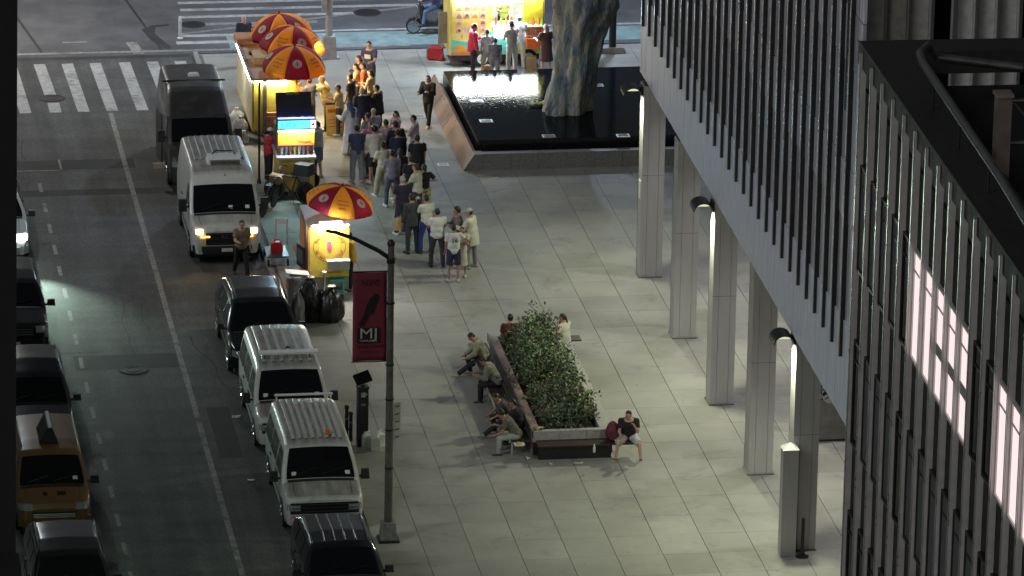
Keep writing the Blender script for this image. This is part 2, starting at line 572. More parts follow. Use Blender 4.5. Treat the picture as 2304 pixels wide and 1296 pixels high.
# ================================================================== low wing of the office building (near, right)
def frame_obj(name, label, cat, p1, p2):
    """an Empty at p1 whose +Y runs to p2 (a facade line)"""
    d = Vector((p2[0] - p1[0], p2[1] - p1[1]))
    o = thing(name, label, cat, (p1[0], p1[1], 0), math.atan2(-d.x, d.y))
    return o, d.length

M['fin_wing'] = mat('fin_grey_anodised', (0.52, 0.51, 0.49), 0.5, metal=0.1, var=0.12, scale=3)
M['fin_tower'] = mat('fin_shaded_dark', (0.035, 0.034, 0.032), 0.42, metal=0.4, var=0.2, scale=3)  # shade on the tower fin sides is put into this dark tone
M['fin_nose'] = mat('fin_lit_edge', (0.55, 0.55, 0.55), 0.3, metal=0.8, var=0.1)  # paler nose strip, the light it catches put into the colour
M['panel_tower'] = mat('satin_aluminium', (0.74, 0.75, 0.82), 0.28, metal=0.15, var=0.24, scale=1.3, streak=(4, 4, 0.35))
M['panel_tower_dim'] = mat('satin_aluminium_dull', (0.56, 0.56, 0.63), 0.32, metal=0.2, var=0.25, scale=1.3, streak=(4, 4, 0.35))
M['spandrel'] = mat('spandrel_aluminium', (0.70, 0.73, 0.84), 0.42, metal=0.1, var=0.16, scale=2.2, streak=(5, 5, 0.3))
M['window_dark'] = mat('dark_window_glass', (0.005, 0.005, 0.006), 0.12, var=0, spec=0.15)
M['window_blind'] = mat('window_with_drawn_blind', (0.11, 0.11, 0.115), 0.5, var=0.15, streak=(1, 1, 5))
M['window_lit'] = mat('lit_window_blind', (0.55, 0.5, 0.5), 0.6, var=0.08, emit=(1.0, 0.80, 0.80), estr=0.8)
M['black_spandrel'] = mat('black_glass_spandrel', (0.005, 0.005, 0.005), 0.35, var=0.2, spec=0.1)
M['roof'] = mat('roof_membrane', (0.008, 0.008, 0.009), 0.8, var=0.3, scale=1.5, bump=0.3)
M['coping'] = mat('parapet_coping', (0.028, 0.024, 0.023), 0.55, var=0.25, scale=4)

WZ = 19.8
wing, _ = frame_obj('office_wing', 'low dark office wing with close grey vertical fins and a few lit windows', 'building', (22.52, 88.60), (22.83, 103.71))
WL = math.dist((22.52, 88.60), (22.83, 103.71))
W0 = -30.0
core = MB()
core.bbox(0.06, 22, W0, WL - 0.25, 0, WZ - 0.9)
core.build('wall', M['black_spandrel'], wing)
MB().bbox(0.9, 21.4, W0, WL - 0.9, WZ - 0.9, WZ - 0.7).build('roof', M['roof'], wing)
cop = MB()
cop.bbox(-0.03, 0.92, W0, WL, WZ - 0.45, WZ)
cop.bbox(0.92, 22, WL - 0.9, WL, WZ - 0.45, WZ - 0.003)
cop.bbox(0.1, 0.9, W0, WL - 0.1, WZ - 0.95, WZ - 0.45)
cop.build('parapet', M['coping'], wing)
tube('parapet_trim', M['steel_dark'], wing, [(-0.04, W0, WZ + 0.012), (-0.04, WL, WZ + 0.012)], 0.018, 6)
pitch = 1.09
fin_top = WZ - 0.14
fb = MB()
fb.bbox(-0.06, 0.055, -0.055, 0.055, 0, fin_top)
fb.bbox(-0.078, -0.062, -0.035, 0.035, 0, fin_top, 1)
fin0 = fb.build('fin', [M['fin_wing'], M['fin_nose']], wing)
nf = int((WL - 0.5 - W0) / pitch)
fy = [WL - 0.42 - k * pitch for k in range(nf)]
fin0.location = (0, fy[0], 0)
for k in fy[1:]:
    o = link('fin', fin0.data, wing)
    o.location = (0, k, 0)
sills = [15.3 - 3.62 * k for k in range(5)]
glz = {}
for k in range(24):
    y1 = fy[k] - 0.052
    y0 = fy[k + 1] + 0.052
    for fl, zs in enumerate(sills):
        lit = fl == 0 and k in (5, 6, 7, 8, 9, 12, 13, 14, 15)
        blind = (fl == 1 and k in (1, 2, 3, 5, 6, 7, 8, 9, 10, 12)) or (fl == 2 and 2 < k < 14) or (fl == 0 and k in (0, 1, 2, 3))
        mm = M['window_lit'] if lit else (M['window_blind'] if blind else M['window_dark'])
        w = MB().bbox(0.03, 0.05, y0 + 0.05, y1 - 0.05, zs, zs + 2.05).build('window', mm, wing)
        fr = MB()
        fr.bbox(0.0, 0.055, y0, y0 + 0.05, zs - 0.05, zs + 2.1)
        fr.bbox(0.0, 0.055, y1 - 0.05, y1, zs - 0.05, zs + 2.1)
        fr.bbox(-0.01, 0.054, y0 + 0.05, y1 - 0.05, zs - 0.06, zs)
        fr.bbox(0.0, 0.054, y0 + 0.05, y1 - 0.05, zs + 2.05, zs + 2.11)
        fr.bbox(0.012, 0.029, y0 + 0.05, y1 - 0.05, zs + 1.66, zs + 1.7)
        fr.build('window_frame', M['fin_wing'] if lit else M['fin_tower'], w)  # frames at lit windows are paler, their glow put into the colour
        if lit and k in (7, 8, 9):
            MB().bbox(0.018, 0.028, y0 + 0.06, y1 - 0.06, zs + 0.75, zs + 0.98).build('desk_screen', cm((0.35, 0.34, 0.33)), w)
            MB().bbox(0.02, 0.028, y0 + 0.06, y0 + 0.35, zs + 0.4, zs + 0.75).build('furniture', cm((0.3, 0.28, 0.27)), w)
# roof rail and plant
rail = thing('roof_pipe_rail', 'fat grey pipe running along the dark roof of the low wing', 'pipe')
rail.location = (0, 0, 0)
MB().tube([(25.49, 101.16) + (19.9,), (23.83, 101.31) + (20.1,), (23.60, 101.13) + (20.4,), (23.32, 100.59) + (20.4,), (23.23, 99.97) + (20.4,), (22.97, 92.40) + (20.4,), (22.79, 89.00) + (20.4,)], 0.085, 10).build('pipe', M['steel_dark'], rail, smooth=True)
for p in ((23.20, 98.85), (23.10, 96.20), (23.01, 93.44)):
    tube('pipe_support', M['dark'], rail, [p + (WZ - 0.72,), p + (20.36,)], 0.03)
hv = thing('roof_steel_frame', 'brownish steel post and rails standing on the dark roof', 'steel frame')
p = (23.57, 94.85)
box('post', cm((0.16, 0.13, 0.12), 0.7), hv, (p[0], p[1], 20.15), (0.26, 0.3, 2.1))
box('post_cap', cm((0.22, 0.17, 0.15), 0.7), hv, (p[0], p[1], 21.23), (0.32, 0.36, 0.06))
for z in (21.1, 20.3):
    tube('cross_rail', M['steel_dark'], hv, [(p[0] + 0.13, p[1], z), (p[0] + 2.5, p[1] - 0.05, z)], 0.045)
tube('brace', M['steel_dark'], hv, [(p[0] + 0.2, p[1], 21.05), (p[0] + 1.1, p[1], 20.0)], 0.02)

# ================================================================== office tower on stainless columns
TB, TTOP, FB = 5.72, 46.0, 7.2
T1, T2 = (26.55, 121.78), (26.88, 151.08)
tower, TLEN = frame_obj('office_tower', 'office tower with tight dark vertical fins carried on steel columns', 'building', T1, T2)
T0 = 0.0       # near end face sits behind the wing
MB().bbox(0.30, 24, T0 + 0.3, TLEN - 0.02, TB + 0.05, TTOP).build('wall', M['black_spandrel'], tower)
MB().bbox(0.05, 23.5, T0 - 6, TLEN - 0.05, TB - 0.03, TB + 0.045).build('soffit', mat('soffit_plaster', (0.5, 0.5, 0.48), 0.8), tower)
fpitch = 1.083
tfb = MB()
tfb.bbox(-0.075, 0.28, -0.035, 0.035, FB, TTOP)
tfb.bbox(-0.094, -0.077, -0.03, 0.03, FB, TTOP, 1)
tf0 = tfb.build('fin', [M['fin_tower'], M['fin_nose']], tower)
tys = []
yy = TLEN + 0.62
for k in range(60):
    yy = TLEN - 0.55 - k * fpitch
    if yy < -1.2:
        break
    tys.append(yy)
tf0.location = (0, tys[0], 0)
for k in tys[1:]:
    o = link('fin', tf0.data, tower)
    o.location = (0, k, 0)
edges = [TLEN] + tys + [tys[-1] - 1.0]
for k in range(len(edges) - 1):
    y1, y0 = edges[k] - 0.004, edges[k + 1] + 0.004
    sp = MB()
    n = 3
    for q in range(n):
        a, b = y0 + (y1 - y0) * q / n, y0 + (y1 - y0) * (q + 1) / n
        sp.bbox(0.0 + 0.006 * (q % 2), 0.06, a + 0.002, b - 0.002, TB, FB + 0.9)
    sp.build('spandrel_panel', M['spandrel'], tower)
    z = FB + 0.905
    fl = 0
    while z < 26:
        win = fl % 2 == 0
        h = 2.35 if win else 1.35
        mm = M['panel_tower'] if (k * 7 + fl * 5) % 11 > 3 else M['panel_tower_dim']
        MB().bbox(0.02 if not win else 0.032, 0.1, y0 + 0.04, y1 - 0.04, z, z + h - 0.03).build('facade_panel', mm, tower)
        z += h
        fl += 1
MB().bbox(-0.02, 0.3, T0 - 1, TLEN, 26.0, TTOP - 0.01).build('upper_facade', M['panel_tower'], tower)
# the face towards the camera, above the wing's roof
MB().bbox(0.0, 24, T0 - 0.15, T0 + 0.29, 13, TTOP - 0.02).build('end_wall', M['black_spandrel'], tower)
ef = MB()
ef.bbox(-0.05, 0.05, -0.34, -0.16, 13, 30)
ef.bbox(-0.035, 0.035, -0.365, -0.342, 13, 30, 1)
e0 = ef.build('fin', [M['fin_wing'], M['fin_nose']], tower)
e0.location = (0.3, T0, 0)
for k in range(1, 20):
    o = link('fin', e0.data, tower)
    o.location = (0.3 + 0.52 * k, T0, 0)
for k in range(19):
    pale = k in (0, 1, 2, 4, 5, 6, 12, 16)
    MB().bbox(0.36 + 0.52 * k, 0.36 + 0.52 * k + 0.40, T0 - 0.2, T0 - 0.152, 13, 30).build('facade_panel', cm((0.6, 0.6, 0.58), 0.45) if pale else M['window_dark'], tower)

# columns, hood lights on three of them, power cabinet
COLS = [(26.75, 127.45), (26.75, 133.0), (26.75, 138.5), (26.75, 144.1), (26.75, 149.6)]
places = ('the one with a steel box at its foot, beside the bollard', 'second nearest to the camera', 'third and middle of the row', 'fourth in the row, second from the fountain', 'the one nearest the fountain, with a small white notice')
for i, (cx, cy) in enumerate(COLS):
    t = thing('steel_column', 'tall square stainless steel column, ' + places[i], 'column', (cx, cy, 0), 0, 'columns under the office tower')
    MB().bbox(0.04, 0.60, 0.04, 0.56, 0.02, TB - 0.035).build('core', M['dark'], t)
    for (x0, x1, y0, y1) in ((0.0, 0.16, 0.0, 0.038), (0.168, 0.472, 0.0, 0.034), (0.48, 0.64, 0.0, 0.038)):
        MB().bbox(x0, x1, y0, y1, 0.03, TB - 0.033).build('steel_panel', M['steel'], t)
    for (y0, y1) in ((0.04, 0.3), (0.308, 0.6)):
        MB().bbox(0.0, 0.036, y0, y1, 0.03, TB - 0.034).build('steel_panel', M['steel'], t)
        MB().bbox(0.604, 0.64, y0, y1, 0.03, TB - 0.034).build('steel_panel', M['steel'], t)
    MB().bbox(0.0, 0.64, 0.562, 0.6, 0.03, TB - 0.034).build('steel_panel', M['steel'], t)
    MB().bbox(-0.0015, 0.6415, -0.0015, 0.6015, 3.05, 3.058).build('panel_seam', M['dark'], t)
    MB().bbox(-0.03, 0.67, -0.03, 0.63, 0.0, 0.028).build('base_plate', M['steel_dark'], t)
    if i == 4:
        MB().bbox(-0.012, -0.002, 0.15, 0.42, 2.3, 2.85).build('notice', M['white'], t)
    if i in (0, 2, 4):
        h = thing('hood_floodlight', 'black arched hood floodlight at the top of ' + ('the nearest steel column' if i == 0 else ('the middle steel column' if i == 2 else 'the steel column by the fountain')), 'floodlight', (cx, cy + 0.3, TB - 0.28), 0, 'hood floodlights along the tower')
        hb = MB()
        n = 10
        prof = [(math.cos(math.pi * a / n) * 0.27, math.sin(math.pi * a / n) * 0.24) for a in range(n + 1)]
        outer = [[(-0.02 - 0.5 * 0.0 + px - 0.30, yv, pz) for px, pz in prof] for yv in (-0.38, 0.28)]
        inner = [[(px * 0.9 - 0.32, yv, pz * 0.88) for px, pz in prof] for yv in (-0.38, 0.28)]
        hb.grid(outer, flip=True)
        hb.grid(inner)
        for q in range(n):
            a, b, c, d = outer[0][q], outer[0][q + 1], inner[0][q + 1], inner[0][q]
            hb.add([a, b, c, d], [(0, 1, 2, 3)])
        hb.add([outer[1][q] for q in range(n + 1)], [tuple(range(n + 1))])
        for s in (0, n):
            hb.add([outer[0][s], outer[1][s], inner[1][s], inner[0][s]], [(0, 1, 2, 3)])
        hb.build('hood', M['black'], h, smooth=True)
        MB().bbox(-0.06, 0.0, -0.2, 0.15, -0.05, 0.2).build('bracket', M['dark'], h)
        MB().bbox(-0.5, -0.15, -0.22, 0.2, 0.10, 0.15).build('lens', mat('flood_lens', (0.6, 0.6, 0.5), 0.4, var=0, emit=(0.95, 1.0, 0.66), estr=0.6), h)
        lamp('flood_light', 'SPOT', (-0.32, 0, -0.06), 740 if i < 4 else 560, (0.96, 1.0, 0.70), 0.16, h, target=(-1.9, -1.4, -6), spot=158, blend=0.55)
for k, (cx, cy) in enumerate(((30.2, 128.5), (30.2, 135.5), (30.2, 142.5), (30.2, 148.2))):
    t = thing('ceiling_downlight', 'round downlight in the tower soffit, number %s from the near end' % ('one', 'two', 'three', 'four')[k], 'downlight', (cx, cy, TB - 0.06), 0, 'downlights under the tower')
    MB().lathe([(0.24, -0.02), (0.24, 0.02)], 16).build('trim_ring', M['steel'], t)
    MB().lathe([(0.2, -0.03), (0.2, -0.021)], 16).build('lens', mat('downlight_lens', (0.6, 0.6, 0.6), 0.4, var=0, emit=(1, 0.97, 0.93), estr=10), t)
    lamp('down_light', 'SPOT', (0, 0, -0.06), 540, (1.0, 0.95, 0.96), 0.2, t, target=(-0.8, 0, -6), spot=150, blend=0.7)
bx = thing('power_cabinet', 'slim steel cabinet with a pyramid cap against the nearest column', 'cabinet', (26.62, 127.2, 0))
MB().bbox(-0.18, 0.20, -0.10, 0.24, 0.0, 2.78).build('cabinet_body', M['steel'], bx)
MB().box((0.01, 0.07, 2.86), (0.42, 0.38, 0.15), taper=0.05).build('pyramid_cap', M['steel'], bx)
bo = thing('bollard', 'slim black bollard on a round base plate beside the nearest column', 'bollard', (26.98, 127.05, 0))
MB().lathe([(0.17, 0), (0.17, 0.015), (0.045, 0.02), (0.042, 1.0), (0.035, 1.02)], 16).build('post', M['black'], bo, smooth=True)
cyl('top_cap', M['chrome'], bo, (0, 0, 1.02), 0.036, 0.012)

# ================================================================== unseen dark block added for the facade reflections, beyond the left edge
opp = thing('unseen_block', 'unseen low dark block added across the street for the facade reflections', 'building', (0, 0, 0))
MB().bbox(-28, 1.2, 92, 171, 0.02, 11).build('wall', mat('unseen_block_dark', (0.05, 0.048, 0.045), 0.8, var=0.2), opp)
for fl in range(2):
    MB().bbox(1.2, 1.26, 92.5, 170.5, 4.2 + 4 * fl, 6.4 + 4 * fl).build('window_band', M['window_dark'], opp)

# ================================================================== fountain
fo = thing('fountain', 'black granite fountain pool with a low sloped granite rim', 'fountain')
FX0, FX1, FY0, FY1 = 23.2, 37.0, 160.55, 169.6
def rim(parent, poly, pieces, axis, m):
    for a, b in pieces:
        b_ = MB()
        (b_.prism_y if axis == 'y' else b_.prism_x)(poly, a, b)
        b_.build('rim_stone', m, parent)
# left rim: leans inwards, polished brown face to the plaza
ys = np.linspace(FY0 + 0.42, FY1, 9)
for a, b in zip(ys[:-1], ys[1:]):
    MB().prism_y([(FX0, 0.0), (FX0 + 0.48, 0.0), (FX0 + 0.44, 0.46), (FX0 + 0.34, 0.5)], a + 0.004, b - 0.004).build('rim_stone', M['granite_red'], fo)
# corner stone
MB().prism([(FX0, FY0), (FX0 + 0.6, FY0), (FX0 + 0.6, FY0 + 0.415), (FX0, FY0 + 0.415)], 0, 0.02).build('rim_foot', M['granite'], fo)
cb = MB()
cb.add([(FX0, FY0, 0), (FX0 + 0.6, FY0, 0), (FX0 + 0.6, FY0 + 0.41, 0), (FX0, FY0 + 0.41, 0),
        (FX0 + 0.34, FY0 + 0.03, 0.5), (FX0 + 0.6, FY0 + 0.03, 0.5), (FX0 + 0.6, FY0 + 0.41, 0.5), (FX0 + 0.34, FY0 + 0.41, 0.5)],
       [(0, 1, 5, 4), (1, 2, 6, 5), (2, 3, 7, 6), (3, 0, 4, 7), (4, 5, 6, 7)])
cb.build('rim_stone', [M['granite']], fo)
xs = np.arange(FX0 + 0.6, FX1, 0.86)
for a, b in zip(xs[:-1], xs[1:]):
    MB().prism_x([(FY0, 0), (FY0 + 0.4, 0), (FY0 + 0.34, 0.5), (FY0 + 0.05, 0.5)], a + 0.004, b - 0.004).build('rim_stone', M['granite'], fo)
for a, b in zip(xs[:-1], xs[1:]):
    MB().prism_x([(FY1 - 0.4, 0), (FY1, 0), (FY1 - 0.05, 0.5), (FY1 - 0.34, 0.5)], a + 0.004, b - 0.004).build('rim_stone', M['granite'], fo)
MB().bbox(FX0 + 0.46, FX1, FY0 + 0.38, FY1 - 0.38, 0.005, 0.16).build('gutter_floor', M['granite_black'], fo)
BX0, BY0, BY1, BZ = 23.74, 161.22, 169.0, 0.74
for y0, y1 in zip(np.linspace(BY0, BY1, 9)[:-1], np.linspace(BY0, BY1, 9)[1:]):
    MB().bbox(BX0, BX0 + 0.1, y0 + 0.002, y1 - 0.002, 0.1, BZ).build('basin_panel', M['granite_black'], fo)
for x0, x1 in zip(np.arange(BX0 + 0.1, FX1, 1.0)[:-1], np.arange(BX0 + 0.1, FX1, 1.0)[1:]):
    MB().bbox(x0 + 0.002, x1 - 0.002, BY0, BY0 + 0.1, 0.1, BZ).build('basin_panel', M['granite_black'], fo)
    MB().bbox(x0 + 0.002, x1 - 0.002, BY1 - 0.1, BY1, 0.1, BZ).build('basin_panel', M['granite_black'], fo)
MB().bbox(BX0 + 0.1, FX1, BY0 + 0.1, BY1 - 0.1, 0.05, 0.55).build('basin_floor', M['granite_black'], fo)
wm = mat('fountain_water', (0.006, 0.008, 0.011), 0.05, var=0.0, bump=0.16, bscale=8.0, spec=0.4)
wm.node_tree.nodes['Principled BSDF'].inputs['IOR'].default_value = 1.14
MB().bbox(BX0 + 0.012, FX1, BY0 + 0.012, BY1 - 0.012, 0.6, BZ + 0.008).build('water', wm, fo)
for (x, y) in ((24.30, 165.47), (24.28, 163.25), (25.95, 161.45), (28.22, 161.29), (28.33, 166.88)):
    MB().bbox(x - 0.2, x + 0.2, y - 0.16, y + 0.16, BZ + 0.01, BZ + 0.03).build('light_cover_frame', M['steel'], fo)
    MB().bbox(x - 0.15, x + 0.15, y - 0.11, y + 0.11, BZ + 0.03, BZ + 0.036).build('light_cover_glass', cm((0.2, 0.22, 0.22), 0.15), fo)
# bouquet left at the foot of the sculpture
fl = thing('flower_bouquet', 'small white and yellow bouquet left at the sculpture foot', 'flowers', (26.09, 164.78) + (BZ + 0.03,))
for k in range(14):
    a = random.uniform(-0.22, 0.22), random.uniform(-0.1, 0.1)
    MB().lathe([(0.005, -0.03), (0.04, 0.0), (0.045, 0.03), (0.01, 0.05)], 7, (a[0], a[1], random.uniform(0.03, 0.1))).build('blossom', cm((0.7, 0.7, 0.55) if k % 3 else (0.5, 0.5, 0.1)), fl)
MB().tube([(-0.2, 0, 0.02), (0.25, 0.02, 0.05)], [0.02, 0.05], 7).build('stems', cm((0.05, 0.12, 0.03)), fl)

# rough bronze sculpture, plain draped shape standing in the water
def sculpture():
    t = thing('bronze_sculpture', 'huge rough bronze draped form with blue green patina standing in the fountain', 'sculpture', (26.98, 164.1, BZ - 0.1))
    n, m = 72, 150
    zs = np.linspace(0, 7.2, m)
    prz = [0, 0.66, 1.4, 2.1, 2.8, 3.45, 4.2, 5.2, 6.2, 7.2]
    prx = [0.66, 0.64, 0.66, 0.68, 0.74, 0.98, 1.0, 0.95, 0.78, 0.5]
    prc = [-0.08, 0.02, 0.16, 0.27, 0.33, 0.46, 0.5, 0.5, 0.4, 0.3]
    rows = []
    for z in zs:
        rx = np.interp(z, prz, prx)
        cx = np.interp(z, prz, prc)
        row = []
        for k in range(n + 1):
            a = 2 * math.pi * (k % n) / n
            tw = a + 0.35 * math.sin(z * 0.7)
            fold = 0.055 * math.sin(5 * tw + 0.8 * z) + 0.04 * math.sin(9 * tw - 1.6 * z) + 0.028 * math.sin(17 * tw + 2.1 * z)
            fold += 0.09 * max(0, math.sin(2 * tw + 0.4)) * math.exp(-((z - 0.4) / 1.2) ** 2)
            fold += 0.03 * math.sin(3.2 * z + 2 * a) + 0.015 * math.sin(8 * z + 5 * a)
            r = 1 + fold * 1.6
            row.append((cx + rx * r * math.cos(a), 0.78 * rx * r * math.sin(a), z))
        rows.append(row)
    b = MB().grid(rows)
    top = [p for p in rows[-1][:-1]]
    b.add(top, [tuple(range(n))])
    m_ = bpy.data.materials.new('patina_bronze')
    m_.use_nodes = True
    nd, l = m_.node_tree.nodes, m_.node_tree.links
    bs = nd['Principled BSDF']
    tc = nd.new('ShaderNodeTexCoord')
    mp = nd.new('ShaderNodeMapping')
    mp.inputs['Scale'].default_value = (1.7, 1.7, 0.8)
    l.new(tc.outputs['Object'], mp.inputs[0])
    nz = nd.new('ShaderNodeTexNoise')
    nz.inputs['Scale'].default_value = 1.3
    nz.inputs['Detail'].default_value = 8
    nz.inputs['Roughness'].default_value = 0.7
    nz.inputs['Distortion'].default_value = 0.6
    l.new(mp.outputs[0], nz.inputs['Vector'])
    cr = nd.new('ShaderNodeValToRGB')
    e = cr.color_ramp.elements
    e[0].position, e[0].color = 0.36, (0.10, 0.13, 0.17, 1)
    e[1].position, e[1].color = 0.66, (0.56, 0.54, 0.46, 1)
    for ps, c in ((0.45, (0.24, 0.29, 0.34, 1)), (0.52, (0.33, 0.36, 0.33, 1)), (0.58, (0.42, 0.41, 0.33, 1))):
        q = e.new(ps)
        q.color = c
    l.new(nz.outputs['Fac'], cr.inputs[0])
    l.new(cr.outputs[0], bs.inputs['Base Color'])
    bs.inputs['Roughness'].default_value = 0.65
    bs.inputs['Metallic'].default_value = 0.0
    n2 = nd.new('ShaderNodeTexNoise')
    n2.inputs['Scale'].default_value = 9
    n2.inputs['Detail'].default_value = 8
    l.new(mp.outputs[0], n2.inputs['Vector'])
    bp = nd.new('ShaderNodeBump')
    bp.inputs['Strength'].default_value = 0.9
    bp.inputs['Distance'].default_value = 0.09
    l.new(n2.outputs['Fac'], bp.inputs['Height'])
    l.new(bp.outputs[0], bs.inputs['Normal'])
    b.build('draped_body', m_, t, smooth=True, angle=180)
sculpture()
lp = None

# ================================================================== planter with benches
PX0, PX1, PY0, PY1, PZ = 21.44, 23.56, 135.05, 142.9, 0.66
pl = thing('granite_planter', 'long pale granite planter box with benches built along its side and end', 'planter')
M['planter'] = mat('planter_granite', (0.33, 0.325, 0.30), 0.7, var=0.16, scale=12)
M['planter_pink'] = mat('planter_coping_pink', (0.40, 0.27, 0.25), 0.5, var=0.15, scale=12)
xs = np.linspace(PX0, PX1, 4)
for a, b in zip(xs[:-1], xs[1:]):
    MB().bbox(a + 0.004, b - 0.004, PY0, PY0 + 0.16, 0.36, PZ).build('end_slab', M['planter'], pl)
    MB().bbox(a + 0.004, b - 0.004, PY1 - 0.16, PY1, 0.0, PZ).build('end_slab', M['planter'], pl)
ys = np.linspace(PY0 + 0.165, PY1 - 0.165, 7)
for a, b in zip(ys[:-1], ys[1:]):
    MB().bbox(PX1 - 0.34, PX1, a + 0.003, b - 0.003, 0.0, PZ + 0.002).build('side_slab', M['planter'], pl)
    MB().bbox(PX0, PX0 + 0.2, a + 0.003, b - 0.003, 0.0, PZ + 0.002).build('side_slab', M['planter_pink'], pl)
MB().bbox(PX0 + 0.02, PX1 - 0.02, PY0 + 0.02, PY0 + 0.15, 0.0, 0.356).build('recessed_foot', M['dark'], pl)
MB().bbox(PX0 + 0.2, PX1 - 0.34, PY0 + 0.16, PY1 - 0.16, 0.05, 0.52).build('soil', mat('planting_soil', (0.03, 0.022, 0.016), 0.95, var=0.4, scale=12, bump=0.8), pl)

def bench(name, label, x0, x1, y0, y1, along, seat_z=0.44, back=True):
    t = thing(name, label, 'bench', group='benches round the planter')
    if along == 'y':
        n = 5
        for k in range(n):
            a = x0 + (x1 - x0) * k / n
            MB().bbox(a + 0.008, a + (x1 - x0) / n - 0.008, y0, y1, seat_z - 0.035, seat_z).build('slat', M['wood'], t)
        yy = y0 + 0.15
        while yy < y1:
            b = MB()
            b.bbox(x0 - 0.02, x1, yy - 0.02, yy + 0.02, seat_z - 0.075, seat_z - 0.04)
            b.bbox(x0 + 0.03, x0 + 0.07, yy - 0.02, yy + 0.02, 0.0, seat_z - 0.075)
            b.build('bracket', M['steel'], t)
            MB().bbox(x0 - 0.03, x0 + 0.14, yy - 0.018, yy + 0.018, seat_z + 0.002, seat_z + 0.02).build('divider', M['steel'], t)
            yy += 1.05
        MB().bbox(x0 - 0.035, x0 - 0.005, y0, y1, seat_z - 0.04, seat_z + 0.004).build('edge_strip', M['steel'], t)
        for k in range(3):
            z = seat_z + 0.06 + k * 0.085
            MB().bbox(x1 + 0.006, x1 + 0.035, y0, y1, z, z + 0.07).build('back_slat', M['steel_dark'], t)
    else:
        n = 4
        for k in range(n):
            a = y0 + (y1 - y0) * k / n
            MB().bbox(x0, x1, a + 0.008, a + (y1 - y0) / n - 0.008, seat_z - 0.035, seat_z).build('slat', M['wood'], t)
        xx = x0 + 0.3
        while xx < x1:
            b = MB()
            b.bbox(xx - 0.02, xx + 0.02, y0 + 0.02, y1 - 0.005, seat_z - 0.075, seat_z - 0.04)
            b.bbox(xx - 0.02, xx + 0.02, y0 + 0.3, y0 + 0.34, 0.0, seat_z - 0.075)
            b.build('bracket', M['dark'], t)
            xx += 0.78
        MB().bbox(x0 + 0.05, min(x1, 23.5) - 0.05, y0 + 0.2, y1 - 0.03, 0.0, seat_z - 0.08).build('base_block', M['black'], t)  # added black block standing in for the shade under the seat
    return t
bench('bench', 'dark slatted bench with pale metal edge along the planter side facing the street', 20.86, 21.38, 135.0, 143.0, 'y')
bench('bench', 'dark backless bench across the near end of the planter', 21.5, 24.1, 134.5, 135.0, 'x')
bench('bench', 'dark bench across the far end of the planter, mostly hidden by shrubs', 21.5, 24.0, 142.96, 143.42, 'x')

def leaf_cloud(n, cen, rad, sz, seed, shade, lean=None):
    r = np.random.default_rng(seed)
    b = MB()
    for k in range(n):
        while True:
            p = r.uniform(-1, 1, 3)
            d = np.linalg.norm(p)
            if 0.25 < d < 1 and r.random() < d ** 1.2:
                break
        p = p * rad
        # uneven outline: push in lumps
        an = math.atan2(p[1], p[0])
        p *= 0.80 + 0.36 * math.sin(3 * an + seed) * math.sin(4.1 * p[2] / max(rad[2], 0.1) + seed * 1.7) + 0.1 * r.standard_normal()
        p = p + cen
        if p[2] < 0.5:
            p[2] = 0.5 + r.random() * 0.15
        s = sz * r.uniform(0.6, 1.35)
        nrm = Vector(r.standard_normal(3) + np.array([0, 0, 0.9])).normalized()
        u = nrm.orthogonal().normalized()
        u.rotate(Matrix.Rotation(r.uniform(0, 6.28), 3, nrm))
        w = nrm.cross(u)
        c = Vector(p)
        mi = int(r.choice(len(shade), p=shade))
        b.add([c - u * s, c + w * s * 0.55, c + u * s, c - w * s * 0.55], [(0, 1, 2, 3)], mi)
    return b
LEAF = [mat('leaf_deep', (0.075, 0.105, 0.055), 0.5, var=0.3, scale=3), mat('leaf_mid', (0.15, 0.19, 0.10), 0.5, var=0.3, scale=3),
        mat('leaf_bright', (0.2, 0.27, 0.08), 0.5, var=0.25, scale=3), mat('petal_red', (0.26, 0.04, 0.05), 0.6, var=0.3, scale=5)]
STEM = mat('shrub_stem', (0.06, 0.045, 0.03), 0.8)
shrubs = [
    ('shrub', 'tall thin rose bush at the far end of the planter with a few red flowers', (22.55, 141.8, 1.05), (0.66, 0.6, 0.86), 1800, 0.05, (0.48, 0.40, 0.09, 0.03)),
    ('shrub', 'low dark clipped shrub in the far corner of the planter beside the bench', (21.95, 142.3, 0.72), (0.42, 0.42, 0.32), 800, 0.04, (0.7, 0.28, 0.02, 0.0)),
    ('shrub', 'wide rose bush in the far half of the planter', (22.4, 140.6, 1.0), (0.9, 1.0, 0.84), 3000, 0.052, (0.48, 0.38, 0.10, 0.04)),
    ('shrub', 'full rose bush with red blooms in the middle of the planter', (22.3, 139.2, 0.98), (0.88, 1.0, 0.8), 3200, 0.044, (0.5, 0.39, 0.08, 0.03)),
    ('shrub', 'broad leafy bush beside the right rim of the planter', (22.78, 138.4, 0.92), (0.55, 1.0, 0.7), 2500, 0.05, (0.42, 0.42, 0.15, 0.01)),
    ('shrub', 'bright yellow green plant by the street side rim of the planter', (22.0, 137.75, 0.74), (0.42, 0.42, 0.28), 520, 0.062, (0.15, 0.35, 0.5, 0.0)),
    ('shrub', 'dense bush with reddish leaves near the near end of the planter', (22.4, 137.0, 0.9), (0.9, 0.95, 0.7), 2500, 0.04, (0.5, 0.36, 0.08, 0.06)),
    ('shrub', 'pale green bush at the near right corner of the planter', (22.92, 136.5, 0.84), (0.42, 0.85, 0.5), 1700, 0.055, (0.2, 0.42, 0.36, 0.02)),
    ('shrub', 'low dark ground plant at the near end of the planter', (22.45, 135.85, 0.78), (0.85, 0.6, 0.42), 1900, 0.045, (0.6, 0.33, 0.05, 0.02)),
]
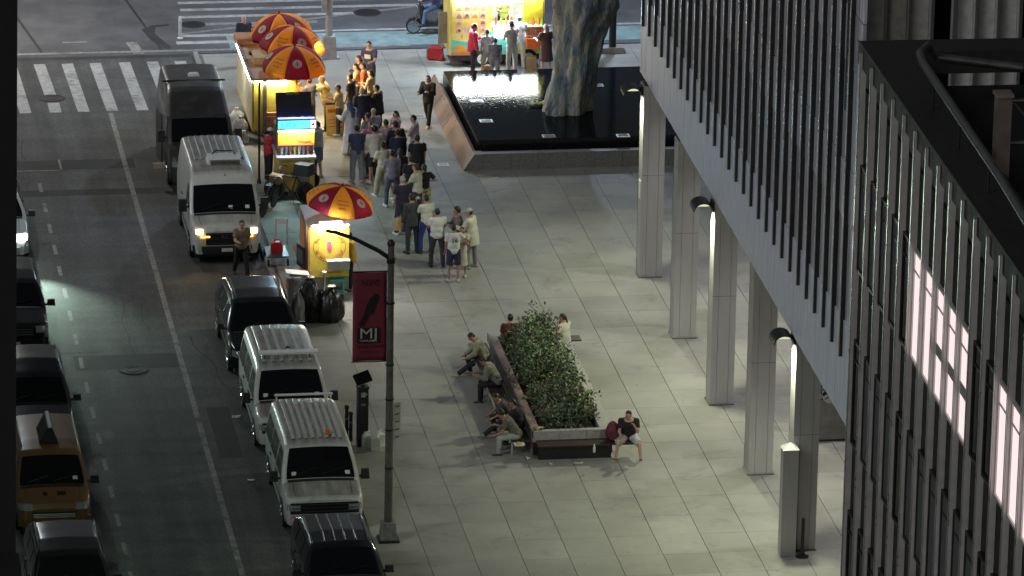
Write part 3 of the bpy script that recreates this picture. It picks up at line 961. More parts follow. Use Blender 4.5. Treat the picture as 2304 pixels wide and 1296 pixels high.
for k, (nm, lab, c, rd, n, s, sh) in enumerate(shrubs):
    t = thing(nm, lab, 'shrub', (0, 0, 0), 0, 'shrubs in the planter')
    leaf_cloud(n, np.array(c), np.array(rd), s, 30 + k, sh).build('foliage', LEAF, t)
    st = MB()
    for q in range(14):
        a = random.uniform(0, 6.28)
        rr = random.uniform(0.2, 0.85)
        e = (c[0] + rd[0] * rr * math.cos(a), c[1] + rd[1] * rr * math.sin(a), c[2] + rd[2] * random.uniform(0.2, 0.95))
        mid = (c[0] + (e[0] - c[0]) * 0.3, c[1] + (e[1] - c[1]) * 0.3, (0.5 + e[2]) / 2)
        st.tube([(c[0] + random.uniform(-.1, .1), c[1] + random.uniform(-.1, .1), 0.48), mid, e], [0.014, 0.009, 0.004], 5)
    st.build('stems', STEM, t)

# litter on and round the planter
def paper(name, label, cat, loc, s, m, seed=0, h=0.03):
    r = np.random.default_rng(seed)
    b = MB()
    rows = [[(s * (i / 3 - 0.5) + r.normal(0, s * .06), s * .7 * (j / 3 - 0.5) + r.normal(0, s * .06), abs(r.normal(0, h)) + 0.003) for i in range(4)] for j in range(4)]
    b.grid(rows)
    o = b.build(name, m, None, smooth=True, angle=60)
    o.location = loc
    sm = o.modifiers.new('thick', 'SOLIDIFY')
    sm.thickness = 0.004
    return tag(o, label, cat)
wp, tanp = cm((0.6, 0.6, 0.57), 0.8), cm((0.42, 0.30, 0.14), 0.7)
paper('crumpled_napkin', 'crumpled white napkin on the paving in front of the end bench', 'litter', (22.53, 134.33) + (0.004,), 0.22, wp, 1, 0.05)
paper('crumpled_tissue', 'tiny white tissue on the paving, left of the larger napkin', 'litter', (21.81, 134.30) + (0.004,), 0.09, wp, 2, 0.03)
paper('paper_scrap', 'small white scrap near the feet of the woman in black', 'litter', (21.29, 134.76) + (0.004,), 0.1, wp, 3, 0.05)
paper('paper_wrapper', 'tan paper wrapper lying on the planter rim corner', 'litter', (21.62, 135.22) + (0.67,), 0.24, tanp, 4, 0.04)
paper('paper_wrapper', 'small yellow wrapper on the planter rim above the seated pair', 'litter', (21.45, 135.86) + (0.67,), 0.12, tanp, 5, 0.03)
paper('paper_scrap', 'white scrap lying below the row of queuing people', 'litter', (20.79, 150.41) + (0.004,), 0.1, wp, 6, 0.01)
paper('paper_scrap', 'white scrap on the paving just right of the pale capped man', 'litter', (24.21, 152.40) + (0.004,), 0.07, wp, 7, 0.01)
paper('paper_scrap', 'white scrap near the fountain rim on the dark paving', 'litter', (24.14, 159.74) + (0.004,), 0.1, wp, 8, 0.01)
paper('paper_scrap', 'white scrap beside the column nearest the fountain', 'litter', (27.91, 159.30) + (0.004,), 0.12, wp, 9, 0.01)
paper('road_litter', 'white litter in the gutter beside the van with the roof rack', 'litter', (14.13, 139.13) + (-0.11,), 0.22, wp, 10, 0.03)
paper('road_litter', 'white litter in the road beside the plain white van', 'litter', (14.03, 134.22) + (-0.11,), 0.2, wp, 11, 0.03)
wb = thing('water_bottle', 'small clear water bottle standing on the end bench', 'bottle', (22.87, 133.92) + (0.445,))
MB().lathe([(0.03, 0), (0.033, 0.02), (0.033, 0.14), (0.014, 0.185), (0.014, 0.2)], 12).build('bottle_body', cm((0.55, 0.6, 0.62), 0.15), wb, smooth=True)
cyl('bottle_cap', M['white'], wb, (0, 0, 0.2), 0.016, 0.018, 10)
fc = thing('food_tray', 'open takeaway food tray on the bench beside the crouching man', 'food tray', (21.02, 134.65) + (0.445,))
MB().box((0, 0, 0.02), (0.24, 0.17, 0.045), taper=1.15).build('tray', wp, fc)
MB().lathe([(0.09, 0.04), (0.07, 0.07), (0.02, 0.085)], 10).build('food', cm((0.45, 0.3, 0.08), 0.8), fc, smooth=True)

# ================================================================== equipment cabinet under the tower
eq = thing('equipment_cabinet', 'grey cabinet with round fan drums on top, behind the nearest column', 'cabinet', (29.03, 135.32) + (0,))
box('cabinet_body', M['steel_dark'], eq, (0.55, 0.35, 0.62), (1.3, 0.7, 1.1))
box('base_block', M['dark'], eq, (0.55, 0.35, 0.035), (1.2, 0.6, 0.07))
box('steel_box', M['steel'], eq, (0.05, 0.2, 1.25), (0.28, 0.3, 0.14))
for (x, z) in ((0.04, 1.46), (0.30, 1.28)):
    MB().lathe([(0.2, -0.14), (0.2, 0.1), (0.17, 0.1), (0.17, -0.1), (0.02, -0.1)], 20, (x, 0.12, z), axis='y').build('fan_drum', M['steel'], eq, smooth=True)
    fb = MB()
    for k in range(5):
        a = k * 1.2566
        fb.tube([(x, -0.02, z), (x + 0.15 * math.cos(a), -0.02, z + 0.15 * math.sin(a))], 0.018, 5)
    fb.build('fan_blades', M['dark'], eq)

for lab, p in (('pale square cover set in the paving below the fountain corner', (22.68, 161.24)), ('pale square cover set in the paving beside the fountain rim', (22.66, 166.52))):
    t = thing('paving_cover', lab, 'cover', p + (0.003,))
    MB().bbox(-0.17, 0.17, -0.17, 0.17, 0.0, 0.008).build('frame', cm((0.6, 0.62, 0.62), 0.4), t)
    MB().bbox(-0.12, 0.12, -0.12, 0.12, 0.0085, 0.012).build('plate', cm((0.3, 0.32, 0.33), 0.3), t)

# ================================================================== vehicles
def vehicle(name, label, cat, loc, spec, group=None):
    t = thing(name, label, cat, loc, 0, group)
    W, L, H = spec['W'], spec['L'], spec['H']
    prof = spec['prof']
    belt = spec.get('belt', 1.05)
    tum = spec.get('tum', 0.14)
    z0 = spec.get('z0', 0.28)
    py = np.array([p[0] for p in prof])
    pz = np.array([p[1] for p in prof])
    ed = spec.get('ed', 0.4)
    nose = spec.get('nose', 0.14)
    def wf(y):
        a = W / 2
        if y < ed:
            a *= 1 - nose * (1 - y / ed) ** 2
        if y > L - 0.3:
            a *= 1 - 0.06 * ((y - L + 0.3) / 0.3) ** 2
        return a
    def zt(y):
        return float(np.interp(y, py, pz))
    def sidex(y, z):
        a = wf(y)
        if z > belt:
            a -= tum * ((z - belt) / (H - belt)) ** 1.3
        if z < 0.5:
            a -= 0.05 * (0.5 - z) / 0.3
        return a
    def section(y):
        T = zt(y)
        T = max(T, z0 + 0.12)
        rc = min(spec.get('rc', 0.12), (T - z0) * 0.3)
        zs = [z0, z0 + (T - rc - z0) * 0.25, z0 + (T - rc - z0) * 0.5, z0 + (T - rc - z0) * 0.75, T - rc]
        right = [(sidex(y, z), z) for z in zs]
        xe = sidex(y, T - rc)
        for a in (30, 60, 90):
            right.append((xe - rc * 1.15 * (1 - math.cos(RD(a))), T - rc + rc * math.sin(RD(a))))
        top = [(right[-1][0] * k, T + spec.get('crown', 0.025) * (1 - k * k)) for k in (0.66, 0.33, 0.0)]
        half = right + top
        return half + [(-x, z) for x, z in half[-2::-1]]
    st = sorted(set(list(np.round(np.linspace(0, L, 40), 3)) + [round(float(v), 3) for v in py]))
    rows = [[(x, y, z) for x, z in section(y)] for y in st]
    b = MB().grid(rows, flip=True)
    b.add(rows[0], [tuple(range(len(rows[0])))])
    b.add(rows[-1], [tuple(range(len(rows[0]) - 1, -1, -1))])
    bot = MB()
    body = b.build('body', spec['paint'], t, smooth=True, angle=32)
    MB().bbox(-W / 2 + 0.12, W / 2 - 0.12, 0.15, L - 0.15, 0.16, z0 + 0.02).build('underbody', M['dark'], t)
    def top_pt(y, k, off):
        T = zt(y)
        rc = min(spec.get('rc', 0.12), (T - z0) * 0.3)
        xe = sidex(y, T - rc) - rc * 1.15
        e = 0.02
        sl = (zt(y + e) - zt(y - e)) / (2 * e)
        n = Vector((0, -sl, 1)).normalized()
        return (xe * k, y + n.y * off, T + spec.get('crown', 0.025) * (1 - k * k) + n.z * off)
    # windscreen
    ya, yb = spec['ws']
    ws = MB().grid([[top_pt(y, k, 0.012) for k in np.linspace(-1.02, 1.02, 9)] for y in np.linspace(ya, yb, 7)])
    wso = ws.build('windscreen', spec.get('glass', M['glass']), t, smooth=True, angle=80)
    MB().tube([top_pt(ya + 0.05, -0.75, 0.03), top_pt(ya + 0.16, -0.1, 0.03)], 0.012, 5).build('wiper', M['black'], wso)
    MB().tube([top_pt(ya + 0.05, 0.05, 0.03), top_pt(ya + 0.16, 0.7, 0.03)], 0.012, 5).build('wiper', M['black'], wso)
    if spec.get('sticker'):
        for (k, fy_) in spec['sticker']:
            c = Vector(top_pt(ya + (yb - ya) * fy_, k, 0.017))
            c2 = Vector(top_pt(ya + (yb - ya) * (fy_ + 0.12), k, 0.017))
            MB().add([c + Vector((-.06, 0, 0)), c + Vector((.06, 0, 0)), c2 + Vector((.06, 0, 0)), c2 + Vector((-.06, 0, 0))], [(0, 1, 2, 3)]).build('permit_sticker', M['plate'], wso)
    cw = MB().grid([[top_pt(y, k, 0.010) for k in np.linspace(-1.0, 1.0, 9)] for y in np.linspace(ya - 0.09, ya - 0.012, 3)])
    cw.build('cowl', M['dark'], t, smooth=True, angle=80)
    for k0 in (-0.86, 0.86):
        MB().grid([[top_pt(y, k0 - 0.006, 0.006), top_pt(y, k0 + 0.006, 0.006)] for y in np.linspace(0.16, ya - 0.1, 6)], flip=True).build('bonnet_seam', M['black'], t)
    for s_ in (-1, 1):
        for hy_ in spec.get('seams', ())[1:]:
            MB().box((s_ * (sidex(hy_ - 0.15, belt - 0.08) + 0.015), hy_ - 0.15, belt - 0.08), (0.03, 0.18, 0.035)).build('door_handle', M['dark'], t)
        MB().grid([[(s_ * (sidex(y, z) + 0.012), y, z) for y in np.linspace(0.5, L - 0.4, 8)] for z in (0.62, 0.68)], flip=(s_ < 0)).build('side_moulding', M['dark'], t)
    # side windows, both sides
    for (y0, y1, za, zb, slant) in spec['side']:
        for s in (-1, 1):
            g = []
            for z in np.linspace(za, zb, 5):
                fz = (z - za) / (zb - za)
                a, c = y0 + slant[0] * fz, y1 + slant[1] * fz
                g.append([(s * (sidex(y, z) + 0.008), y, z) for y in np.linspace(a, c, 4)])
            MB().grid(g, flip=(s < 0)).build('side_window', M['glass'], t, smooth=True, angle=80)
    # doors: thin seams
    for yy in spec.get('seams', ()):
        for s in (-1, 1):
            g = [[(s * (sidex(yy + d, z) + 0.004), yy + d, z) for d in (-0.006, 0.006)] for z in np.linspace(z0 + 0.1, min(zt(yy) - 0.2, belt + 0.7), 8)]
            MB().grid(g, flip=(s < 0)).build('door_seam', M['black'], t)
    # wheels
    r = spec.get('wr', 0.35)
    for wy in spec['axles']:
        for s in (-1, 1):
            wx = s * (W / 2 - 0.11)
            ar = []
            for k in range(15):
                a = math.pi * k / 14
                ar.append((s * (sidex(wy, 0.55) + 0.006), wy - math.cos(a) * (r + 0.07), r - 0.02 + math.sin(a) * (r + 0.07)))
            MB().add(ar, [tuple(range(15)) if s < 0 else tuple(range(14, -1, -1))]).build('wheel_arch', M['black'], t)
            wheel = link('wheel', None, t)
            wheel.location = (wx, wy, r)
            MB().lathe([(r * 0.62, -0.115), (r * 0.93, -0.12), (r, -0.08), (r, 0.08), (r * 0.93, 0.12), (r * 0.62, 0.115)], 22, axis='x').build('tyre', M['rubber'], wheel, smooth=True)
            rm = MB().lathe([(r * 0.62, 0.0), (r * 0.62, s * 0.118), (r * 0.55, s * 0.122), (r * 0.5, s * 0.09), (r * 0.16, s * 0.1), (r * 0.14, s * 0.128), (0.01, s * 0.128)], 18, axis='x')
            for k in range(6):
                a = k * math.pi / 3
                rm.tube([(s * 0.112, 0.1 * r * math.cos(a), 0.1 * r * math.sin(a)), (s * 0.118, 0.56 * r * math.cos(a), 0.56 * r * math.sin(a))], 0.03, 5)
            rm.build('rim', spec.get('rim', M['silver']), wheel, smooth=True)
    # front end
    hy = spec.get('hz', 0.78)
    hw, hh = spec.get('hsize', (0.3, 0.17))
    hm = spec.get('headlight', M['headlight'])
    def front_y(z, x):
        # where the nose surface lies for height z
        yy = 0.0
        for q in np.linspace(0, 1.6, 161):
            if zt(q) >= z and abs(x) <= wf(q):
                return q
        return yy
    for s in (-1, 1):
        xc = s * (W / 2 * 0.78)
        g = []
        for z in np.linspace(hy - hh / 2, hy + hh / 2, 4):
            g.append([(xc + d, front_y(z, xc + d) - 0.034, z) for d in np.linspace(-hw / 2, hw / 2, 5)])
        MB().grid(g).build('headlight', hm, t, smooth=True, angle=80)
    gz = spec.get('gz', (0.62, 0.86))
    gw = spec.get('gw', W * 0.28)
    g = [[(d, front_y(z, d) - 0.018, z) for d in np.linspace(-gw, gw, 7)] for z in np.linspace(gz[0], gz[1], 4)]
    gr = MB().grid(g).build('grille', spec.get('grille', M['black']), t)
    for z in np.linspace(gz[0] + 0.05, gz[1] - 0.05, 3):
        MB().tube([(-gw * 0.95, front_y(z, 0) - 0.03, z), (gw * 0.95, front_y(z, 0) - 0.03, z)], 0.012, 5).build('grille_bar', spec.get('gbar', M['steel_dark']), gr)
    bm = spec.get('bumper', M['dark'])
    bp = []
    for zz in (0.30, 0.42, 0.54):
        bp.append([(x, -0.09 - 0.02 * (zz > 0.35) + 0.28 * (abs(x) / (W / 2)) ** 3, zz) for x in np.linspace(-W / 2 * 0.97, W / 2 * 0.97, 13)])
    bb = MB().grid(bp)
    bb.grid([[(x, y + 0.18, z) for x, y, z in bp[-1]], bp[-1]], flip=True)
    bb.build('bumper', bm, t, smooth=True)
    MB().bbox(-0.16, 0.16, -0.125, -0.112, 0.40, 0.50).build('licence_plate', M['plate'], t)
    # mirrors
    my, mz = spec['mirror']
    ms = spec.get('msize', (0.22, 0.12, 0.2))
    for s in (-1, 1):
        mo = MB()
        xm = s * (sidex(my, mz) + 0.06 + ms[0] / 2)
        mo.box((xm, my, mz), ms, taper=0.86)
        mo.tube([(s * (sidex(my, mz) - 0.02), my, mz - 0.06), (xm, my, mz - 0.04)], 0.03, 6)
        mo.build('mirror', M['dark'], t)
    # roof ribs
    for k in spec.get('ribs', ()):
        ya2, yb2 = spec['rib_y']
        g = []
        for y in np.linspace(ya2, yb2, 12):
            p = top_pt(y, k, 0.0)
            g.append([(p[0] - 0.05, y, p[2] - 0.006), (p[0] - 0.035, y, p[2] + 0.028), (p[0] + 0.035, y, p[2] + 0.028), (p[0] + 0.05, y, p[2] - 0.006)])
        MB().grid(g, flip=True).build('roof_rib', spec.get('ribm', spec['paint']), t)
    spec['top_pt'], spec['sidex'], spec['zt'] = top_pt, sidex, zt
    return t

def dark_tops(m, c, lo=0.75, hi=0.97):
    """mottled darker tone on the upward faces"""
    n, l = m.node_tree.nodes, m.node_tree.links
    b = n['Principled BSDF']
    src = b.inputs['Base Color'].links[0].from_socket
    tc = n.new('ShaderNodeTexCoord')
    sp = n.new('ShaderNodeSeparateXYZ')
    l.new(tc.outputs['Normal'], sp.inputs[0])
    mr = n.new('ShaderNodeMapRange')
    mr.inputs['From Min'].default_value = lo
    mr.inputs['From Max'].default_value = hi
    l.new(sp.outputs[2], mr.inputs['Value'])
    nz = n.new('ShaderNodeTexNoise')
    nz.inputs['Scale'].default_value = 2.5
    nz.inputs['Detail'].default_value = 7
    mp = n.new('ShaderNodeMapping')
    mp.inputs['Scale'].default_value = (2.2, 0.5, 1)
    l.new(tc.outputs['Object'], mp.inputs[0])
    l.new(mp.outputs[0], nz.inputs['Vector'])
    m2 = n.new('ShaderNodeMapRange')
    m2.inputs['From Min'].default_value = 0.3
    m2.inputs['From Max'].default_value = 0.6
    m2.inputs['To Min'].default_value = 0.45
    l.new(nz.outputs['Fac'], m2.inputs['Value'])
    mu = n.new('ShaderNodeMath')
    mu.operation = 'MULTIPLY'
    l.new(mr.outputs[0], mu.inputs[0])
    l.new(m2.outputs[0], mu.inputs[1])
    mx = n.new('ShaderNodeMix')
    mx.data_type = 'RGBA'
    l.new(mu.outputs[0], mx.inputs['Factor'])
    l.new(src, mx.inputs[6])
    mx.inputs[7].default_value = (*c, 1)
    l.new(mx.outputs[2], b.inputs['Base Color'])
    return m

def carpaint(name, c, rough=0.28, coat=0.6, var=0.06, dirt=None):
    return mat(name, c, rough, var=var, coat=coat, scale=1.5, dirt=dirt, dscale=2.2, bump=0.0)
M['headlight'] = mat('headlight_glass', (0.35, 0.36, 0.37), 0.12, metal=0.4, var=0.25, scale=30)
M['headlight_on'] = mat('headlight_lit', (0.6, 0.6, 0.6), 0.3, var=0, emit=(1.0, 0.66, 0.30), estr=9)
M['headlight_green'] = mat('headlight_lit_cool', (0.6, 0.6, 0.6), 0.3, var=0, emit=(0.82, 1.0, 0.88), estr=40)
M['amber'] = mat('amber_lamp', (0.6, 0.2, 0.02), 0.3, var=0, emit=(1.0, 0.35, 0.05), estr=7)
M['amber_off'] = mat('amber_lens', (0.55, 0.16, 0.03), 0.3, var=0)
vw = dark_tops(carpaint('van_white', (0.55, 0.55, 0.52), 0.35, 0.35, 0.08, dirt=(0.40, 0.39, 0.36)), (0.22, 0.21, 0.19))
PARK = 'vehicles parked along the plaza kerb'
LEFTROW = 'vehicles parked along the far kerb'

def express_spec():
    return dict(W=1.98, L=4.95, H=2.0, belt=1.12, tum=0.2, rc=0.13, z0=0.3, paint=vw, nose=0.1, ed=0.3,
        prof=[(0, 0.55), (0.03, 0.92), (0.12, 1.0), (0.75, 1.13), (0.86, 1.15), (1.42, 1.83), (1.6, 1.92), (2.2, 1.98), (4.4, 1.98), (4.85, 1.93), (4.93, 1.7), (4.95, 0.6)],
        ws=(0.9, 1.42), side=[(1.12, 2.15, 1.18, 1.72, (0.4, 0)), (2.35, 3.4, 1.2, 1.7, (0, 0)), (3.55, 4.6, 1.2, 1.7, (0, 0))], seams=(1.1, 2.25, 3.47),
        axles=(0.82, 3.95), wr=0.35, hz=0.76, hsize=(0.34, 0.16), gz=(0.60, 0.88), gw=0.86, mirror=(1.15, 1.2), msize=(0.22, 0.1, 0.26),
        ribm=cm((0.42, 0.415, 0.39), 0.45), gbar=M['dark'], ribs=(-0.86, -0.62, -0.38, -0.13, 0.13, 0.38, 0.62, 0.86), rib_y=(1.75, 4.75), sticker=[(-0.8, 0.1), (0.82, 0.1)])
RZ = -0.118
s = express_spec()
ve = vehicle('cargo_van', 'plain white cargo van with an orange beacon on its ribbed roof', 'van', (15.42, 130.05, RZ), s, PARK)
p = s['top_pt'](1.95, 0.42, 0.02)
MB().lathe([(0.08, 0), (0.08, 0.03), (0.065, 0.04), (0.06, 0.12), (0.03, 0.15)], 12, p).build('beacon', M['amber_off'], ve, smooth=True)
tube('ladder_bar', M['white'], ve, [(-0.75, 4.75, 2.1), (0.75, 4.75, 2.1)], 0.035)
for sx in (-0.7, 0.7):
    tube('bar_foot', M['white'], ve, [(sx, 4.75, 1.95), (sx, 4.75, 2.1)], 0.02)
MB().bbox(-0.86, -0.5, -0.135, -0.11, 0.545, 0.58).build('indicator', M['amber_off'], ve)
MB().bbox(0.5, 0.86, -0.135, -0.11, 0.545, 0.58).build('indicator', M['amber_off'], ve)
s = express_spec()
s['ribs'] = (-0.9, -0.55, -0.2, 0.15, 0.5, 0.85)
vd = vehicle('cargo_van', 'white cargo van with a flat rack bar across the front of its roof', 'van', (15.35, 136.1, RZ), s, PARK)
MB().box((0.03, 1.95, 2.16), (1.55, 0.26, 0.05)).build('roof_rack_board', M['white'], vd)
for sx in (-0.6, 0.6):
    tube('rack_foot', M['steel_dark'], vd, [(sx, 1.95, 1.9), (sx, 1.95, 2.14)], 0.025)
MB().lathe([(0.06, 0), (0.06, 0.05), (0.02, 0.08)], 10, (0.1, 2.7, 1.99)).build('roof_vent', M['dark'], vd)

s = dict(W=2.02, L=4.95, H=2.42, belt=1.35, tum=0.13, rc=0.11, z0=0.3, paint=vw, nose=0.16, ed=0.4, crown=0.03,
    prof=[(0, 0.55), (0.02, 0.95), (0.14, 1.1), (0.5, 1.28), (0.6, 1.32), (1.2, 2.0), (1.32, 2.16), (1.5, 2.32), (1.85, 2.40), (3, 2.42), (4.75, 2.42), (4.92, 2.3), (4.95, 0.6)],
    ws=(0.62, 1.2), side=[(0.9, 1.75, 1.4, 1.95, (0.5, 0))], seams=(0.95, 1.85, 3.1), axles=(0.85, 3.85), wr=0.36,
    hz=0.97, hsize=(0.2, 0.13), gz=(0.57, 0.93), gw=0.6, gbar=M['dark'], mirror=(0.95, 1.5), msize=(0.24, 0.12, 0.36), headlight=M['headlight_on'],
    ribs=(-0.85, -0.6, -0.35, -0.1, 0.15, 0.4, 0.65, 0.9), rib_y=(2.4, 4.7), sticker=[(0.75, 0.12), (0.2, 0.1)])
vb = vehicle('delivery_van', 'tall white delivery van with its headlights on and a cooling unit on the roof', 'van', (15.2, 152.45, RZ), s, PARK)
ac = MB()
ac.box((0.12, 2.1, 2.52), (1.0, 0.62, 0.18), taper=0.92)
ac.build('cooling_unit', M['white'], vb)
for k in range(4):
    MB().box((0.12, 1.775, 2.46 + k * 0.035), (0.86, 0.02, 0.014)).build('cooling_louvre', M['dark'], vb)
tube('cooling_hose', M['black'], vb, [(-0.2, 2.3, 2.62), (-0.1, 2.35, 2.7), (0.15, 2.35, 2.68), (0.4, 2.3, 2.7), (0.45, 2.2, 2.62)], 0.022)
MB().lathe([(0.03, 0), (0.03, 0.05), (0.01, 0.09)], 8, (0.08, 1.38, 2.2)).build('roof_marker', M['amber_off'], vb)
for sx in (-1, 1):
    MB().bbox(sx * 0.62 - 0.13, sx * 0.62 + 0.13, -0.02, 0.0, 0.80, 0.84).build('indicator', M['amber'], vb)
    lamp('head_light', 'SPOT', (sx * 0.78, -0.06, 0.98), 26 if sx < 0 else 14, (1.0, 0.7, 0.42), 0.06, vb, target=(sx * 0.9, -6, -0.5), spot=95, blend=0.8)
text('grille_badge', 'RAM', 0.13, M['chrome'], vb, (0.0, -0.03, 0.83), sx=1.3)

s = dict(W=2.0, L=5.1, H=2.58, belt=1.35, tum=0.16, rc=0.14, z0=0.3, paint=carpaint('van_black', (0.045, 0.042, 0.04), 0.4, 0.3, 0.15, dirt=(0.09, 0.08, 0.07)), nose=0.14, ed=0.4,
    prof=[(0, 0.55), (0.03, 0.95), (0.2, 1.1), (0.65, 1.24), (0.75, 1.28), (1.3, 1.88), (1.42, 1.98), (1.5, 2.02), (2.3, 2.45), (2.5, 2.52), (3.2, 2.58), (4.9, 2.56), (5.07, 2.4), (5.1, 0.6)],
    ws=(0.78, 1.3), side=[(1.05, 1.9, 1.4, 1.85, (0.4, 0))], seams=(1.0, 2.0, 3.2), axles=(0.85, 4.0), wr=0.36, hz=0.85, mirror=(1.05, 1.45), msize=(0.22, 0.12, 0.36))
va = vehicle('high_roof_van', 'tall dark van with a raised roof parked behind the white delivery van', 'van', (15.2, 159.6, RZ), s, PARK)
MB().box((0.05, 3.55, 2.63), (0.36, 0.3, 0.09), taper=0.7).build('roof_vent', M['white'], va)
MB().bbox(-0.95, 0.95, 3.05, 3.08, 2.55, 2.6).build('roof_seam', M['black'], va)
# its open door in the road
MB().box((-1.16, 1.75, 1.25), (0.05, 0.7, 1.5), rz=0.14).build('open_door', s['paint'], va)
MB().box((-1.25, 0.95, 0.55), (0.34, 0.1, 0.16)).build('door_step', cm((0.4, 0.33, 0.25)), va)

bk = carpaint('car_black', (0.008, 0.008, 0.009), 0.22, 0.3)
s = dict(W=1.95, L=4.6, H=1.7, belt=1.0, tum=0.28, rc=0.14, z0=0.28, paint=bk, nose=0.2, ed=0.6, crown=0.03,
    prof=[(0, 0.5), (0.03, 0.72), (0.2, 0.84), (0.85, 1.0), (0.95, 1.03), (1.75, 1.58), (2.0, 1.66), (2.7, 1.7), (3.9, 1.64), (4.3, 1.52), (4.55, 1.05), (4.6, 0.55)],
    ws=(0.98, 1.75), side=[(1.35, 2.3, 1.06, 1.5, (0.4, 0)), (2.4, 3.3, 1.06, 1.5, (0, 0)), (3.4, 4.15, 1.06, 1.48, (0, -0.25))], seams=(2.35, 3.35), axles=(0.85, 3.7), wr=0.34,
    hz=0.7, mirror=(1.35, 1.08), msize=(0.2, 0.1, 0.15), bumper=bk)
vc = vehicle('minivan', 'black minivan parked between the van with the roof rack and the yellow cart', 'minivan', (15.25, 142.2, RZ), s, PARK)
def roof_rails(t, s, xs=0.78, y0=2.0, y1=4.0, m=None):
    for sx in (-xs, xs):
        tube('roof_rail', m or M['chrome'], t, [(sx, y0, s['zt'](y0) + 0.01), (sx, y0 + 0.15, s['zt'](y0) + 0.06), (sx, y1 - 0.15, s['zt'](y1) + 0.06), (sx, y1, s['zt'](y1) + 0.01)], 0.018, 6)
roof_rails(vc, s, 0.62)
def suv_spec(paint, L=4.6, H=1.68):
    return dict(W=1.92, L=L, H=H, belt=1.02, tum=0.25, rc=0.13, z0=0.3, paint=paint, nose=0.16, ed=0.5, crown=0.03,
        prof=[(0, 0.55), (0.03, 0.82), (0.15, 0.92), (1.0, 1.05), (1.1, 1.07), (1.75, 1.55), (1.95, 1.63), (2.6, H), (3.9, H - 0.06), (4.3, H - 0.2), (L - 0.06, 1.1), (L, 0.6)],
        ws=(1.13, 1.75), side=[(1.5, 2.4, 1.08, 1.5, (0.3, 0)), (2.5, 3.4, 1.08, 1.5, (0, 0)), (3.5, 4.2, 1.08, 1.45, (0, -0.2))], seams=(1.3, 2.45, 3.45), axles=(0.9, 3.6), wr=0.36,
        hz=0.8, mirror=(1.45, 1.1), msize=(0.22, 0.1, 0.17), bumper=paint)
s = suv_spec(bk)
vf = vehicle('parked_car', 'black estate car cut off at the bottom edge, in front of the plain white van', 'car', (15.25, 123.3, RZ), s, PARK)
for k in (-0.6, -0.2, 0.2, 0.6):
    g = []
    for y in np.linspace(2.0, 3.9, 8):
        p = s['top_pt'](y, k, 0.0)
        g.append([(p[0] - 0.02, y, p[2] - 0.003), (p[0], y, p[2] + 0.012), (p[0] + 0.02, y, p[2] - 0.003)])
    MB().grid(g, flip=True).build('roof_rib', bk, vf)
roof_rails(vf, s, 0.7)

# far kerb row
ty = carpaint('taxi_yellow', (0.17, 0.082, 0.028), 0.4, 0.3, 0.06)
s = dict(W=1.84, L=4.5, H=1.82, belt=1.08, tum=0.18, rc=0.12, z0=0.28, paint=ty, nose=0.16, ed=0.5, crown=0.03,
    prof=[(0, 0.5), (0.03, 0.75), (0.15, 0.88), (0.75, 1.06), (0.82, 1.08), (1.45, 1.66), (1.65, 1.76), (2.3, 1.82), (4.2, 1.8), (4.42, 1.7), (4.5, 0.6)],
    ws=(0.85, 1.45), side=[(1.15, 2.0, 1.14, 1.6, (0.35, 0)), (2.15, 3.1, 1.14, 1.6, (0, 0))], seams=(1.1, 2.07, 3.2), axles=(0.85, 3.6), wr=0.33,
    hz=0.82, hsize=(0.36, 0.14), gz=(0.52, 0.7), gw=0.55, mirror=(1.1, 1.15), sticker=[(0.75, 0.15)], bumper=ty)
tx = vehicle('taxi', 'yellow taxi van with a wedge advert board on its roof', 'taxi', (8.72, 130.55, RZ), s, LEFTROW)
ad = MB()
ad.prism_y([(-0.24, 1.84), (0.24, 1.84), (0.09, 2.25), (-0.03, 2.25)], 1.9, 3.1)
ad.build('roof_advert_board', M['dark'], tx)
MB().bbox(-0.01, 0.07, 1.88, 3.12, 2.252, 2.275).build('advert_edge', cm((0.55, 0.57, 0.62), 0.4), tx)
for x, w in ((-0.25, 0.1), (0.1, 0.22)):
    p = s['top_pt'](0.42, x / 0.8, 0.012)
    q = s['top_pt'](0.56, x / 0.8, 0.012)
    MB().add([(x, p[1], p[2]), (x + w, p[1], p[2]), (x + w, q[1], q[2]), (x, q[1], q[2])], [(0, 1, 2, 3)]).build('bonnet_decal', M['black'], tx)
roof_rails(tx, s, 0.7, 1.9, 4.1, M['steel_dark'])
s = suv_spec(bk, 4.7, 1.72)
v = vehicle('parked_car', 'glossy black car at the bottom of the picture in front of the taxi', 'car', (8.72, 123.4, RZ), s, LEFTROW)
roof_rails(v, s, 0.72, 2.0, 4.0)
s = suv_spec(bk, 5.3, 1.8)
v = vehicle('parked_car', 'large black car with a wide door mirror parked behind the taxi', 'car', (8.72, 136.6, RZ), s, LEFTROW)
roof_rails(v, s, 0.72, 2.0, 4.0)
s = suv_spec(bk, 5.2, 1.7)
vehicle('parked_car', 'black car half hidden by the dark window frame, in front of the white car', 'car', (8.6, 144.6, RZ), s, LEFTROW)
s = suv_spec(carpaint('car_white', (0.5, 0.52, 0.5), 0.3, 0.5), 4.7, 1.6)
s['headlight'] = M['headlight_green']
v = vehicle('parked_car', 'white car with one bright greenish headlight at the left edge', 'car', (8.62, 152.9, RZ), s, LEFTROW)
lamp('head_light', 'SPOT', (0.82, -0.12, 0.8), 1500, (0.72, 1.0, 0.82), 0.08, v, target=(4.2, -24, 0.1), spot=64, blend=1.0)
lamp('head_light', 'SPOT', (-0.75, -0.12, 0.8), 5200, (0.72, 1.0, 0.82), 0.08, v, target=(3.4, -26, 0.0), spot=26, blend=1.0)

